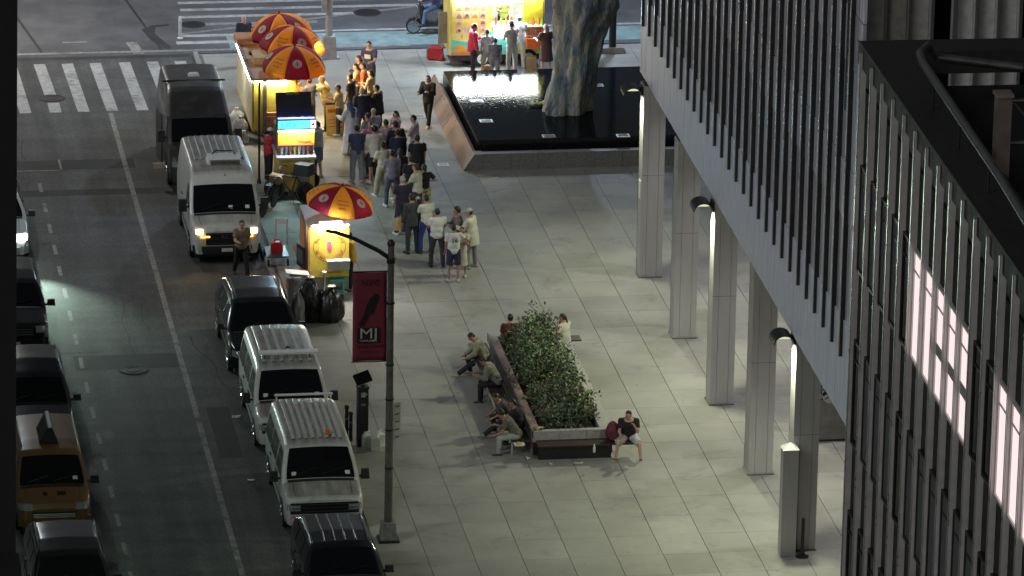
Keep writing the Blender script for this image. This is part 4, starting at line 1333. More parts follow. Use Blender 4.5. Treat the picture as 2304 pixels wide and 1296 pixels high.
# ================================================================== food carts
YEL = mat('cart_yellow', (0.78, 0.50, 0.05), 0.5, var=0.08, scale=3)
YEL2 = mat('cart_yellow_quilted', (0.74, 0.56, 0.08), 0.45, var=0.10, scale=9, bump=0.25, bscale=14)
RED = mat('logo_red', (0.42, 0.03, 0.05), 0.6, var=0.1)
def cloth_mat(name, c):
    m = mat(name, c, 0.7, var=0.1)
    n, l = m.node_tree.nodes, m.node_tree.links
    tr = n.new('ShaderNodeBsdfTranslucent')
    tr.inputs['Color'].default_value = (*c, 1)
    mx = n.new('ShaderNodeMixShader')
    mx.inputs[0].default_value = 0.45
    l.new(n['Principled BSDF'].outputs[0], mx.inputs[1])
    l.new(tr.outputs[0], mx.inputs[2])
    l.new(mx.outputs[0], n['Material Output'].inputs['Surface'])
    return m
REDU = cloth_mat('umbrella_red', (0.36, 0.02, 0.055))
YELU = cloth_mat('umbrella_yellow', (0.95, 0.50, 0.04))
TUBE = mat('fluorescent_tube', (0.9, 0.9, 0.9), 0.4, var=0, emit=(1.0, 0.98, 0.92), estr=26)
TUBEW = mat('warm_tube', (0.9, 0.9, 0.8), 0.4, var=0, emit=(1.0, 0.9, 0.62), estr=20)
CREAM = cm((0.55, 0.50, 0.38))

def disc(name, m, parent, c, r, n=24, rin=0.0, ny=-1):
    """flat ring or disc in the XZ plane"""
    b = MB()
    if rin <= 0:
        b.add([(c[0] + r * math.cos(2 * math.pi * k / n), c[1], c[2] + r * math.sin(2 * math.pi * k / n)) for k in range(n)], [tuple(range(n))])
    else:
        rows = [[(c[0] + q * math.cos(2 * math.pi * k / n), c[1], c[2] + q * math.sin(2 * math.pi * k / n)) for k in range(n + 1)] for q in (r, rin)]
        b.grid(rows)
    return b.build(name, m, parent)

def arc_text(word, parent, c, r, size, m, a0, a1, flip=False):
    for i, ch in enumerate(word):
        if ch == ' ':
            continue
        a = RD(a0 + (a1 - a0) * i / (len(word) - 1))
        rot = a - math.pi / 2 if not flip else a + math.pi / 2
        o = text('letter', ch, size, m, parent, (c[0] + r * math.cos(a), c[1], c[2] + r * math.sin(a)))
        o.rotation_euler = Matrix.Rotation(math.pi / 2, 4, 'X').to_euler()
        o.rotation_euler = (Matrix.Rotation(-rot, 4, 'Y') @ Matrix.Rotation(math.pi / 2, 4, 'X')).to_euler()

def umbrella(label, loc, r, drop, ztop, tilt=(0, 0), rz=0.3, group='red and yellow parasols over the carts', foot=0.0, bulb=0):
    t = thing('parasol', label, 'parasol', loc, 0, group)
    top = Vector((math.sin(tilt[0]) * 0.35, math.sin(tilt[1]) * 0.35, ztop))
    pole = MB().tube([(0, 0, foot), (0, 0, ztop - drop - 0.25), tuple(top)], 0.02, 8).build('pole', M['white'], t)
    rot = Matrix.Rotation(tilt[0], 3, 'Y') @ Matrix.Rotation(-tilt[1], 3, 'X') @ Matrix.Rotation(rz, 3, 'Z')
    n = 8
    def pt(a, f):
        # f 0 apex..1 rim
        rad = r * math.sin(f * 1.25) / math.sin(1.25)
        z = -drop * (1 - math.cos(f * 1.45)) / (1 - math.cos(1.45))
        return top + rot @ Vector((rad * math.cos(a), rad * math.sin(a), z))
    for k in range(n):
        a0, a1 = 2 * math.pi * k / n, 2 * math.pi * (k + 1) / n
        rows = []
        for f in np.linspace(0.02, 1, 9):
            row = []
            for q in np.linspace(0, 1, 7):
                p0, p1 = pt(a0, f), pt(a1, f)
                p = p0.lerp(p1, q)
                sag = 0.045 * r * f * math.sin(math.pi * q)
                p = p + (pt((a0 + a1) / 2, f) - p0.lerp(p1, 0.5)) * (0.45 * math.sin(math.pi * q))
                row.append(tuple(p))
            rows.append(row)
        # hanging valance
        rows.append([(p[0], p[1], p[2] - 0.1 - 0.012 * (i % 2)) for i, p in enumerate(rows[-1])])
        red = k % 2 == 0
        b = MB().grid(rows)
        pan = b.build('canopy_panel', REDU if red else YELU, t, smooth=True, angle=60)
        so_ = pan.modifiers.new('cloth', 'SOLIDIFY')
        so_.thickness = 0.006
        am = (a0 + a1) / 2
        c = pt(am, 0.68).lerp((pt(a0, 0.68) + pt(a1, 0.68)) / 2, 0.55)
        ex = (pt(a1, 0.68) - pt(a0, 0.68)).normalized()
        ey = (pt(am, 0.5) - pt(am, 0.8)).normalized()
        nn = ex.cross(ey).normalized()
        if nn.dot(c - Vector((top.x, top.y, top.z - drop * 2))) < 0:
            nn = -nn
        c = c + nn * 0.022
        if red:
            e = MB().add([tuple(c + ex * 0.115 * r * math.cos(q) * 1.3 + ey * 0.115 * r * math.sin(q) * 1.3) for q in np.linspace(0, 2 * math.pi, 17)[:-1]], [tuple(range(16))])
            e.build('emblem', cm((0.5, 0.42, 0.34)), pan)
            c2 = c + nn * 0.006
            e = MB().add([tuple(c2 + ex * 0.03 * r * math.cos(q) + ey * 0.07 * r * math.sin(q)) for q in np.linspace(0, 2 * math.pi, 9)[:-1]], [tuple(range(8))])
            e.build('emblem_mark', RED, pan)
        else:
            for z_, w_ in ((0.05, 0.3), (-0.03, 0.34), (-0.11, 0.22)):
                cc = c + ey * z_ * r * 1.6
                e = MB().add([tuple(cc + ex * (a * w_ / 2 * r) + ey * (b2 * 0.028 * r)) for a, b2 in ((-1, -1), (1, -1), (1, 1), (-1, 1))], [(0, 1, 2, 3)])
                e.build('lettering_band', cm((0.7, 0.26, 0.04)), pan)
        tube('rib', M['white'], t, [tuple(pt(a0, f) - Vector((0, 0, 0.015))) for f in (0.05, 0.4, 0.7, 1.0)], 0.008, 5)
    MB().lathe([(0.03, 0), (0.03, 0.05), (0.005, 0.1)], 8, tuple(top)).build('finial', REDU, t)
    if bulb:
        MB().lathe([(0.02, -0.09), (0.045, -0.04), (0.02, 0.02)], 10, (0.08, 0, ztop - drop - 0.15)).build('bulb', TUBEW, t, smooth=True)
        lamp('bulb_light', 'POINT', (0.16, 0, ztop - drop - 0.22), bulb, (1.0, 0.80, 0.45), 0.05, t)
    return t

# --- near cart with the round logo
CX0, CX1, CY0, CY1 = 17.10, 18.26, 148.55, 150.45
ct = thing('food_cart', 'yellow food cart with a round logo on its quilted end panel', 'food cart', (0, 0, 0), 0, 'food carts on the plaza')
box('chassis', M['dark'], ct, ((CX0 + CX1) / 2, (CY0 + CY1) / 2, 0.24), (CX1 - CX0, CY1 - CY0, 0.08))
MB().bbox(CX0, CX1, CY0 + 0.01, CY1, 0.28, 2.16).build('cart_body', M['steel_dark'], ct)
MB().bbox(CX0 + 0.05, CX1 - 0.005, CY0 - 0.012, CY0 + 0.008, 0.66, 2.16).build('logo_panel', YEL2, ct)
MB().bbox(CX0 + 0.05, CX1, CY0 - 0.014, CY0 + 0.008, 0.28, 0.65).build('lower_panel', M['steel_dark'], ct)
MB().bbox(CX0 - 0.005, CX0 + 0.045, CY0 - 0.018, CY0 + 0.01, 0.28, 2.16).build('corner_trim', cm((0.5, 0.2, 0.08), 0.4), ct)
MB().bbox(CX0 - 0.03, CX1 + 0.03, CY0 - 0.03, CY1 + 0.03, 2.162, 2.20).build('roof', M['steel'], ct)
lc = ((CX0 + CX1) / 2 + 0.02, CY0 - 0.017, 1.55)
disc('logo_ring', RED, ct, lc, 0.46, 40, 0.447)
disc('logo_ring', RED, ct, lc, 0.325, 40, 0.318)
arc_text('THE HALAL GUYS', ct, lc, 0.385, 0.115, RED, 160, 20)
arc_text('WE ARE DIFFERENT', ct, lc, 0.385, 0.09, RED, 200, 340, flip=True)
MB().prism_y([(lc[0] - 0.07, 1.68), (lc[0] - 0.06, 1.52), (lc[0] - 0.03, 1.42), (lc[0] + 0.05, 1.40), (lc[0] + 0.07, 1.55), (lc[0] + 0.05, 1.70), (lc[0], 1.72)], CY0 - 0.02, CY0 - 0.0165).build('logo_mark', cm((0.62, 0.1, 0.2)), ct)
text('web_address', 'thehalalguys.com', 0.085, RED, ct, (lc[0] + 0.02, CY0 - 0.018, 0.80))
MB().bbox(CX1 - 0.62, CX1 - 0.004, CY0 - 0.2, CY0 - 0.018, 0.92, 1.16).build('side_shelf_box', M['steel'], ct)
MB().bbox(CX1 - 0.64, CX1 + 0.01, CY0 - 0.22, CY0 - 0.016, 1.162, 1.185).build('shelf_top', M['white'], ct)
MB().lathe([(0.02, 0), (0.02, 0.02)], 10, (CX1 - 0.32, CY0 - 0.21, 1.04), axis='y').build('shelf_knob', M['chrome'], ct)
for sx in (CX0 + 0.1, CX1 - 0.1):
    MB().lathe([(0.19, -0.06), (0.2, -0.04), (0.2, 0.04), (0.19, 0.06)], 16, (sx, CY1 - 0.6, 0.2), axis='x').build('wheel', M['rubber'], ct, smooth=True)
tube('jockey_post', M['chrome'], ct, [(17.55, CY0 - 0.12, 0.02), (17.55, CY0 - 0.12, 0.85)], 0.03)
MB().lathe([(0.06, 0), (0.07, 0.05), (0.02, 0.08)], 10, (17.55, CY0 - 0.12, 0.8)).build('jockey_cap', M['white'], ct)
MB().bbox(17.2, 18.2, CY0 - 0.16, CY0 - 0.02, 0.2, 0.25).build('step_bar', M['steel'], ct)
# open hatch flap and prep shelf on the street side
MB().box((CX0 - 0.17, CY0 + 0.35, 1.18), (0.035, 0.55, 0.62), rz=0.25).build('hatch_door', M['black'], ct)
MB().box((CX0 - 0.195, CY0 + 0.345, 1.2), (0.012, 0.4, 0.4), rz=0.25).build('hatch_glass', M['steel_dark'], ct)
MB().bbox(CX0 - 0.22, CX0 - 0.005, CY0 + 0.7, CY1, 0.95, 1.0).build('prep_shelf', cm((0.35, 0.16, 0.08)), ct)
MB().bbox(CX0 - 0.02, CX0 - 0.004, CY0 + 0.7, CY1, 0.3, 2.0).build('street_side_panel', cm((0.45, 0.18, 0.08)), ct)
lb = MB().bbox(CX0 + 0.32, CX1 - 0.22, CY0 - 0.13, CY0 - 0.04, 2.205, 2.30)
lb.build('lamp_bar', TUBE, ct)
MB().bbox(CX0 + 0.1, CX1 - 0.02, CY0 - 0.06, CY0 - 0.035, 2.168, 2.20).build('lamp_strip', TUBE, ct)
lamp('cart_light', 'AREA', ((CX0 + CX1) / 2, CY0 - 0.15, 2.2), 42, (1.0, 0.97, 0.9), 0.8, ct, target=((CX0 + CX1) / 2, CY0 - 0.75, 0), size_y=0.15)
lamp('cart_light', 'POINT', (CX1 + 0.25, CY0 + 0.9, 2.25), 62, (1.0, 0.95, 0.88), 0.1, ct)
MB().lathe([(0.07, -0.07), (0.09, 0.0), (0.05, 0.06)], 12, (CX1 + 0.25, CY0 + 0.9, 2.30)).build('bulb', TUBE, ct, smooth=True)
MB().tube([(CX1, CY0 + 0.9, 2.19), (CX1 + 0.25, CY0 + 0.9, 2.36)], 0.012, 6).build('bulb_arm', M['dark'], ct)
umbrella('red and yellow parasol over the near cart with the round logo', (18.15, 149.75, 0), 0.98, 0.5, 2.95, tilt=(0.16, -0.08), rz=0.35)

# --- drinks cart with the glowing sign
DX0, DX1, DY0, DY1 = 17.32, 18.4, 158.25, 159.6
dc = thing('drinks_cart', 'narrow drinks cart with a glowing turquoise sign and raised black lid', 'food cart', (0, 0, 0), 0, 'food carts on the plaza')
MB().bbox(DX0, DX1, DY0 + 0.02, DY1, 0.2, 1.22).build('cart_body', cm((0.62, 0.42, 0.10), 0.5), dc)
MB().bbox(DX0 + 0.06, DX0 + 0.5, DY0, DY0 + 0.018, 0.3, 1.15).build('door_panel', cm((0.55, 0.36, 0.08), 0.5), dc)
MB().bbox(DX0 + 0.56, DX1 - 0.14, DY0, DY0 + 0.018, 0.3, 1.15).build('door_panel', cm((0.2, 0.19, 0.18), 0.4), dc)
MB().bbox(DX0 - 0.06, DX1 + 0.04, DY0 - 0.1, DY1 + 0.02, 1.225, 1.29).build('counter', M['steel'], dc)
MB().bbox(DX0, DX1, DY0 + 0.4, DY1, 1.295, 2.05).build('upper_body', M['steel_dark'], dc)
MB().bbox(DX0, DX1, DY0 + 0.16, DY0 + 0.395, 1.60, 2.05).build('front_panel', YEL, dc)
MB().bbox(DX0 + 0.02, DX1 - 0.02, DY0 + 0.12, DY0 + 0.155, 1.575, 1.61).build('panel_edge', RED, dc)
for k in range(7):
    c = ((0.7, 0.65, 0.6), (0.3, 0.3, 0.45), (0.6, 0.2, 0.15), (0.65, 0.6, 0.3))[k % 4]
    MB().lathe([(0.035, 0), (0.045, 0.2), (0.03, 0.24)], 9, (DX0 + 0.12 + 0.13 * k, DY0 + 0.2, 1.295)).build('cup_stack', cm(c, 0.4), dc, smooth=True)
MB().prism_y([(DX0 + 0.5, 1.78), (DX0 + 0.62, 1.7), (DX0 + 0.85, 1.665), (DX0 + 0.98, 1.7), (DX0 + 0.98, 1.75), (DX0 + 0.8, 1.72), (DX0 + 0.6, 1.76), (DX0 + 0.52, 1.82)], DY0 + 0.15, DY0 + 0.158).build('panel_swoosh', cm((0.5, 0.12, 0.05)), dc)
MB().bbox(DX0, DX1, DY0 + 0.1, DY0 + 0.155, 2.03, 2.065).build('panel_tube', TUBEW, dc)
cyan = mat('glowing_sign', (0.05, 0.3, 0.3), 0.4, var=0, emit=(0.06, 0.85, 0.80), estr=3.2)
MB().bbox(DX0 - 0.04, DX1 + 0.05, DY0 + 0.06, DY0 + 0.4, 2.13, 2.40).build('sign_box', M['dark'], dc)
MB().bbox(DX0 - 0.01, DX1 - 0.13, DY0 + 0.045, DY0 + 0.058, 2.15, 2.38).build('sign_face', cyan, dc)
MB().bbox(DX1 - 0.12, DX1 + 0.03, DY0 + 0.045, DY0 + 0.058, 2.15, 2.38).build('sign_end', mat('glowing_sign_white', (0.6, 0.6, 0.6), 0.4, var=0, emit=(0.9, 1.0, 1.0), estr=4), dc)
text('sign_lettering', 'JUICE', 0.2, mat('sign_letter', (0.0, 0.03, 0.1), 0.5, var=0), dc, (DX0 + 0.3, DY0 + 0.042, 2.25), sx=1.0)
disc('sign_fruit', cm((0.6, 0.12, 0.05)), dc, (DX1 - 0.045, DY0 + 0.042, 2.26), 0.05, 14)
blue = mat('blue_led_strip', (0.05, 0.05, 0.4), 0.4, var=0, emit=(0.08, 0.12, 1.0), estr=14)
MB().bbox(DX0, DX1, DY0 + 0.2, DY0 + 0.24, 2.405, 2.43).build('led_strip', blue, dc)
lm = Matrix.Rotation(RD(-22), 3, 'X')
MB().box(((DX0 + DX1) / 2 - 0.04, DY0 + 0.52, 2.76), (1.06, 0.04, 0.72), mtx=lm).build('raised_lid', M['black'], dc)
MB().box(((DX0 + DX1) / 2 - 0.06, DY0 + 0.62, 3.05), (0.4, 0.03, 0.06), mtx=lm).build('lid_handle', M['steel_dark'], dc)
lamp('sign_light', 'AREA', ((DX0 + DX1) / 2, DY0 - 0.02, 2.2), 38, (0.25, 0.75, 1.0), 0.9, dc, target=((DX0 + DX1) / 2, DY0 - 2, 1.2), size_y=0.2)
lamp('panel_light', 'AREA', ((DX0 + DX1) / 2, DY0 + 0.06, 2.06), 26, (1.0, 0.93, 0.75), 0.9, dc, target=((DX0 + DX1) / 2, DY0 + 0.02, 1.0), size_y=0.1)
for sx in (DX0 + 0.05, DX1 - 0.05):
    MB().lathe([(0.19, -0.05), (0.2, -0.03), (0.2, 0.03), (0.19, 0.05)], 16, (sx, DY1 - 0.5, 0.2), axis='x').build('wheel', M['rubber'], dc, smooth=True)
MB().bbox(DX1 - 0.16, DX1 + 0.06, DY0 - 0.12, DY0 - 0.01, 0.0, 0.32).build('crate', cm((0.2, 0.17, 0.17)), dc)

# --- main cart under three parasols
GX0, GX1 = 17.12, 18.45
GY0, GY1 = (17.83, 163.83)[1], (17.28, 168.48)[1]
gc = thing('food_cart', 'large yellow food cart lit from inside under a cluster of three parasols', 'food cart', (0, 0, 0), 0, 'food carts on the plaza')
MB().bbox(GX0, GX1, GY0 + 0.03, GY1, 0.42, 2.06).build('cart_body', YEL, gc)
MB().bbox(GX0 - 0.012, GX0 - 0.001, GY0 + 0.03, GY1, 0.5, 2.02).build('street_side_panel', cm((0.66, 0.6, 0.4), 0.5), gc)
MB().bbox(GX0 + 0.04, GX0 + 0.32, GY0, GY0 + 0.026, 0.46, 2.05).build('end_panel', YEL2, gc)
MB().bbox(GX0 + 0.44, GX1 - 0.26, GY0, GY0 + 0.026, 1.1, 2.05).build('end_panel', YEL2, gc)
MB().bbox(GX0 + 0.325, GX0 + 0.435, GY0 - 0.04, GY0 + 0.028, 0.42, 2.08).build('corner_post', M['steel_dark'], gc)
for k in range(5):
    MB().bbox(GX0 + 0.44, GX1 - 0.26, GY0 - 0.18 + 0.02 * k, GY0 - 0.002, 0.46 + 0.125 * k, 0.56 + 0.125 * k).build('bread_tray', cm((0.5, 0.2, 0.10), 0.6), gc)
rf = MB()
rf.add([(GX0 - 0.06, GY0 - 0.05, 2.09), (GX1 + 0.1, GY0 - 0.05, 2.09), (GX1 + 0.1, GY1 + 0.05, 2.09), (GX0 - 0.06, GY1 + 0.05, 2.09),
        (GX0 - 0.06, GY0 - 0.05, 2.15), (GX1 + 0.1, GY0 - 0.05, 2.15), (GX1 + 0.1, GY1 + 0.05, 2.15), (GX0 - 0.06, GY1 + 0.05, 2.15)],
       [(0, 3, 2, 1), (4, 5, 6, 7), (0, 1, 5, 4), (1, 2, 6, 5), (2, 3, 7, 6), (3, 0, 4, 7)])
rf.build('roof', cm((0.45, 0.28, 0.16), 0.6), gc)
MB().box((GX0 + 0.25, GY1 - 0.5, 2.26), (0.75, 0.8, 0.18)).build('roof_hatch', cm((0.48, 0.22, 0.10), 0.6), gc)
MB().box((GX0 + 0.42, GY0 + 1.9, 2.27), (0.45, 0.9, 0.22)).build('roof_box', cm((0.62, 0.42, 0.2), 0.7), gc)
MB().box((GX0 + 0.2, GY0 + 2.2, 2.33), (0.16, 0.25, 0.08)).build('roof_vent', M['dark'], gc)
tube('roof_edge_rail', M['steel_dark'], gc, [(GX0 - 0.05, GY0, 2.18), (GX0 - 0.05, GY1, 2.2)], 0.035)
MB().bbox(GX0 + 0.05, GX0 + 0.31, GY0 - 0.03, GY0 - 0.002, 2.0, 2.05).build('panel_tube', TUBE, gc)
MB().bbox(GX0 + 0.45, GX1 - 0.27, GY0 - 0.03, GY0 - 0.002, 2.0, 2.05).build('panel_tube', TUBE, gc)
MB().bbox(GX1 + 0.01, GX1 + 0.42, GY0 + 0.3, GY1 - 0.2, 1.0, 1.05).build('serving_counter', M['steel'], gc)
for k in range(9):
    c = ((0.7, 0.7, 0.68), (0.7, 0.25, 0.03), (0.5, 0.4, 0.1))[k % 3]
    MB().lathe([(0.05, 0), (0.055, 0.16), (0.02, 0.23), (0.02, 0.26)], 9, (GX1 + 0.12 + 0.12 * (k % 2), GY0 + 0.45 + 0.4 * k, 1.055)).build('sauce_bottle', cm(c, 0.4), gc, smooth=True)
for sx in (GX0 + 0.08, GX1 - 0.08):
    for wy in (GY0 + 1.6, GY0 + 2.3):
        MB().lathe([(0.24, -0.07), (0.26, -0.05), (0.26, 0.05), (0.24, 0.07)], 16, (sx, wy, 0.26), axis='x').build('wheel', M['rubber'], gc, smooth=True)
hb = MB()
hb.tube([(GX0 + 0.1, GY0 + 0.1, 0.42), (GX0 + 0.65, GY0 - 0.9, 0.4)], 0.04, 6)
hb.tube([(GX1 - 0.1, GY0 + 0.1, 0.42), (GX0 + 0.65, GY0 - 0.9, 0.4)], 0.04, 6)
hb.build('tow_bar', M['dark'], gc)
for k in range(4):
    yk = GY0 + 0.6 + 1.0 * k
    MB().bbox(GX1 + 0.3, GX1 + 0.34, yk, yk + 0.8, 2.04, 2.08).build('awning_tube', TUBEW, gc)
lamp('awning_light', 'AREA', (GX1 + 0.4, (GY0 + GY1) / 2, 2.0), 240, (1.0, 0.78, 0.42), 0.3, gc, target=(GX1 + 2.6, (GY0 + GY1) / 2 - 0.8, 0), size_y=3.6)
MB().tube([(GX0 - 0.07, GY0 + 0.1, 2.04), (GX0 - 0.07, GY1 - 0.3, 2.04)], 0.018, 6).build('side_tube', TUBE, gc)
lamp('side_light', 'AREA', (GX0 - 0.12, (GY0 + GY1) / 2, 2.03), 30, (1.0, 0.96, 0.8), 0.06, gc, target=(GX0 - 0.1, (GY0 + GY1) / 2, 0), size_y=3.8)
lamp('end_light', 'AREA', ((GX0 + GX1) / 2, GY0 - 0.06, 2.03), 40, (1.0, 0.95, 0.75), 1.0, gc, target=((GX0 + GX1) / 2, GY0 - 0.05, 1.0), size_y=0.1)
umbrella('nearest of the three parasols over the large cart', (18.46, 164.35) + (0,), 1.0, 0.66, 3.0, tilt=(0.03, -0.06), rz=RD(-112), bulb=44)
umbrella('middle one of the three parasols over the large cart', (18.65, 166.47) + (0,), 1.02, 0.66, 3.05, tilt=(0.08, 0.0), rz=RD(-98), bulb=44)
umbrella('farthest of the three parasols over the large cart', (18.41, 167.92) + (0,), 1.0, 0.62, 3.05, tilt=(-0.1, 0.0), rz=RD(-75), bulb=44)

# --- cart by the avenue
AX0, AX1, AY0, AY1 = 24.36, 27.42, 171.95, 173.6
ac_ = thing('food_cart', 'wide yellow and turquoise food cart with menu pictures beside the fountain', 'food cart', (0, 0, 0), 0, 'food carts on the plaza')
YELP = mat('cart_pale_yellow', (0.78, 0.64, 0.16), 0.5, var=0.08)
TEAL = mat('cart_turquoise', (0.10, 0.50, 0.42), 0.45, var=0.08)
MB().bbox(AX0 + 0.15, AX1 - 0.1, AY0 + 0.1, AY1, 0.2, 0.42).build('chassis', M['dark'], ac_)
MB().bbox(AX0, AX0 + 0.05, AY0 + 0.02, AY1, 0.42, 2.42).build('side_wall', YELP, ac_)
MB().bbox(AX0 + 0.05, AX1, AY1 - 0.05, AY1, 0.42, 2.42).build('back_wall', cm((0.6, 0.6, 0.6), 0.4), ac_)
MB().bbox(AX1 - 0.05, AX1, AY0 + 0.02, AY1 - 0.05, 0.42, 2.42).build('side_wall', YELP, ac_)
MB().bbox(AX0 + 0.05, AX0 + 1.36, AY0, AY0 + 0.04, 0.42, 2.42).build('menu_wall', YELP, ac_)
MB().bbox(AX0 + 2.38, AX1 - 0.05, AY0, AY0 + 0.04, 1.46, 2.42).build('front_wall', cm((0.72, 0.62, 0.04), 0.5), ac_)
MB().bbox(AX0 + 1.36, AX1 - 0.05, AY0, AY0 + 0.04, 0.42, 1.0).build('front_wall', cm((0.55, 0.55, 0.14), 0.5), ac_)
MB().bbox(AX0 + 1.36, AX0 + 2.38, AY0, AY0 + 0.04, 2.16, 2.42).build('front_wall', YELP, ac_)
MB().bbox(AX0 + 2.38, AX1 - 0.05, AY0, AY0 + 0.04, 1.0, 1.44).build('front_wall', cm((0.55, 0.5, 0.2), 0.5), ac_)
MB().bbox(AX0 - 0.05, AX1 + 0.05, AY0 - 0.1, AY1 + 0.05, 2.422, 2.48).build('roof', M['white'], ac_)
wv = [(AX0 + 0.05, 0.43), (AX0 + 1.9, 0.43), (AX0 + 1.9, 0.8), (AX0 + 1.6, 1.12), (AX0 + 1.2, 1.22), (AX0 + 0.9, 1.0), (AX0 + 0.5, 0.86), (AX0 + 0.05, 0.95)]
MB().prism_y(wv, AY0 - 0.006, AY0 - 0.001).build('turquoise_wave', TEAL, ac_)
MB().bbox(AX0 + 0.05, AX0 + 1.36, AY0 - 0.012, AY0 - 0.007, 0.43, 0.52).build('red_skirt', cm((0.65, 0.15, 0.06)), ac_)
MB().prism_y([(AX0 + 0.12, 0.55), (AX0 + 0.55, 0.55), (AX0 + 0.5, 0.7), (AX0 + 0.3, 0.78), (AX0 + 0.14, 0.72)], AY0 - 0.012, AY0 - 0.007).build('food_picture', cm((0.72, 0.28, 0.02)), ac_)
for r_ in range(5):
    for c_ in range(4):
        x, z = AX0 + 0.28 + c_ * 0.26, 2.26 - r_ * 0.25
        if (r_ == 3 and c_ in (1, 2)) or (r_ == 0 and c_ in (1, 2)):
            continue
        pp = MB().bbox(x - 0.1, x + 0.1, AY0 - 0.006, AY0 - 0.001, z - 0.09, z + 0.11).build('menu_picture', cm((0.6, 0.55, 0.45)), ac_)
        MB().prism_y([(x - 0.075, z - 0.06), (x + 0.075, z - 0.06), (x + 0.06, z + 0.0), (x, z + 0.05), (x - 0.06, z + 0.0)], AY0 - 0.011, AY0 - 0.007).build('dish_print', cm(random.choice(((0.55, 0.2, 0.05), (0.5, 0.12, 0.06), (0.3, 0.1, 0.06), (0.6, 0.35, 0.05)))), pp)
for r_ in range(2):
    for c_ in range(6):
        x, z = AX0 + 0.22 + c_ * 0.155, 1.22 - r_ * 0.16
        MB().bbox(x - 0.03, x + 0.03, AY0 - 0.013, AY0 - 0.008, z - 0.06, z + 0.06).build('drink_print', cm(random.choice(((0.6, 0.6, 0.5), (0.5, 0.6, 0.4), (0.65, 0.35, 0.1)))), ac_)
# open window: interior, counter, bottles
MB().bbox(AX0 + 1.36, AX1 - 0.05, AY0 + 0.06, AY1 - 0.06, 0.98, 1.0).build('inner_floor', M['steel'], ac_)
MB().bbox(AX0 + 1.3, AX0 + 2.44, AY0 - 0.32, AY0 + 0.3, 1.42, 1.46).build('counter', cm((0.6, 0.6, 0.3), 0.4), ac_)
MB().bbox(AX0 + 2.44, AX1, AY0 - 0.3, AY0 - 0.004, 1.38, 1.42).build('counter', cm((0.6, 0.6, 0.3), 0.4), ac_)
glow = mat('lit_display_case', (0.8, 0.85, 0.85), 0.3, var=0.15, scale=8, emit=(0.86, 1.0, 1.0), estr=4.0)
MB().bbox(AX0 + 1.42, AX0 + 2.36, AY0 - 0.26, AY0 - 0.002, 1.02, 1.36).build('display_case', glow, ac_)
MB().bbox(AX0 + 1.40, AX0 + 2.38, AY0 - 0.285, AY0 - 0.262, 1.17, 1.20).build('display_bar', M['steel'], ac_)
for k in range(10):
    x = AX0 + 1.45 + 0.17 * k + (0.2 if k > 5 else 0)
    c = random.choice(((0.75, 0.25, 0.03), (0.7, 0.7, 0.65), (0.5, 0.08, 0.05), (0.3, 0.45, 0.1), (0.7, 0.6, 0.2)))
    MB().lathe([(0.045, 0), (0.05, 0.15), (0.02, 0.22), (0.015, 0.26)], 9, (min(x, AX1 - 0.08), AY0 - 0.18, 1.461 if x < AX0 + 2.4 else 1.421)).build('sauce_bottle', cm(c, 0.4), ac_, smooth=True)
for k in range(8):
    MB().box((AX0 + 2.46 + 0.075 * k, AY0 - 0.12, 1.2), (0.06, 0.1, 0.2)).build('snack_packet', cm(random.choice(((0.55, 0.1, 0.06), (0.6, 0.5, 0.3), (0.55, 0.3, 0.2))), 0.4), ac_)
MB().bbox(AX0 + 2.42, AX1 - 0.02, AY0 - 0.24, AY0 - 0.006, 1.05, 1.09).build('snack_rack', M['white'], ac_)
MB().box((AX0 + 2.72, AY0 - 0.2, 0.86), (0.5, 0.36, 0.32), taper=1.1).build('orange_tub', cm((0.75, 0.13, 0.02), 0.5), ac_)
lens2 = mat('cart_ceiling_tube', (0.9, 0.9, 0.9), 0.4, var=0, emit=(0.92, 1.0, 0.98), estr=7)
MB().bbox(AX0 + 1.45, AX0 + 2.3, AY0 + 0.3, AY0 + 0.4, 2.32, 2.38).build('ceiling_tube', lens2, ac_)
MB().bbox(AX0 + 0.1, AX1 - 0.1, AY0 - 0.09, AY0 - 0.05, 2.37, 2.415).build('eave_tube', lens2, ac_)
lamp('eave_light', 'AREA', (AX0 + 1.5, AY0 - 0.12, 2.36), 60, (0.86, 0.95, 1.0), 2.8, ac_, target=(AX0 + 1.5, AY0 - 0.02, 1.0), size_y=0.06)
lamp('reflection_light', 'AREA', (AX0 + 1.45, AY0 - 0.36, 1.94), 190, (0.66, 0.84, 1.0), 2.7, ac_, target=(AX0 + 1.45, AY0 - 3.4, 0.3), size_y=0.34)  # added floating light without a fixture, for the white pool reflection
lamp('inner_light', 'AREA', (AX0 + 1.9, AY0 + 0.6, 2.30), 45, (0.92, 1.0, 0.97), 0.9, ac_, target=(AX0 + 1.9, AY0 + 0.5, 1.0), size_y=0.4)
for wx in (AX0 + 1.05, AX1 - 0.5):
    MB().lathe([(0.16, -0.09), (0.27, -0.09), (0.29, -0.05), (0.29, 0.05), (0.27, 0.09), (0.16, 0.09)], 20, (wx, AY0 + 0.06, 0.29), axis='y').build('tyre', M['rubber'], ac_, smooth=True)
    MB().lathe([(0.17, -0.1), (0.15, -0.075), (0.05, -0.08), (0.04, -0.1), (0.005, -0.1)], 16, (wx, AY0 + 0.06, 0.29), axis='y').build('wheel_rim', M['white'], ac_, smooth=True)
MB().box((AX0 - 0.14, AY0 + 0.75, 1.15), (0.3, 0.04, 1.05), rz=0.2).build('hinged_board', cm((0.3, 0.27, 0.26)), ac_)

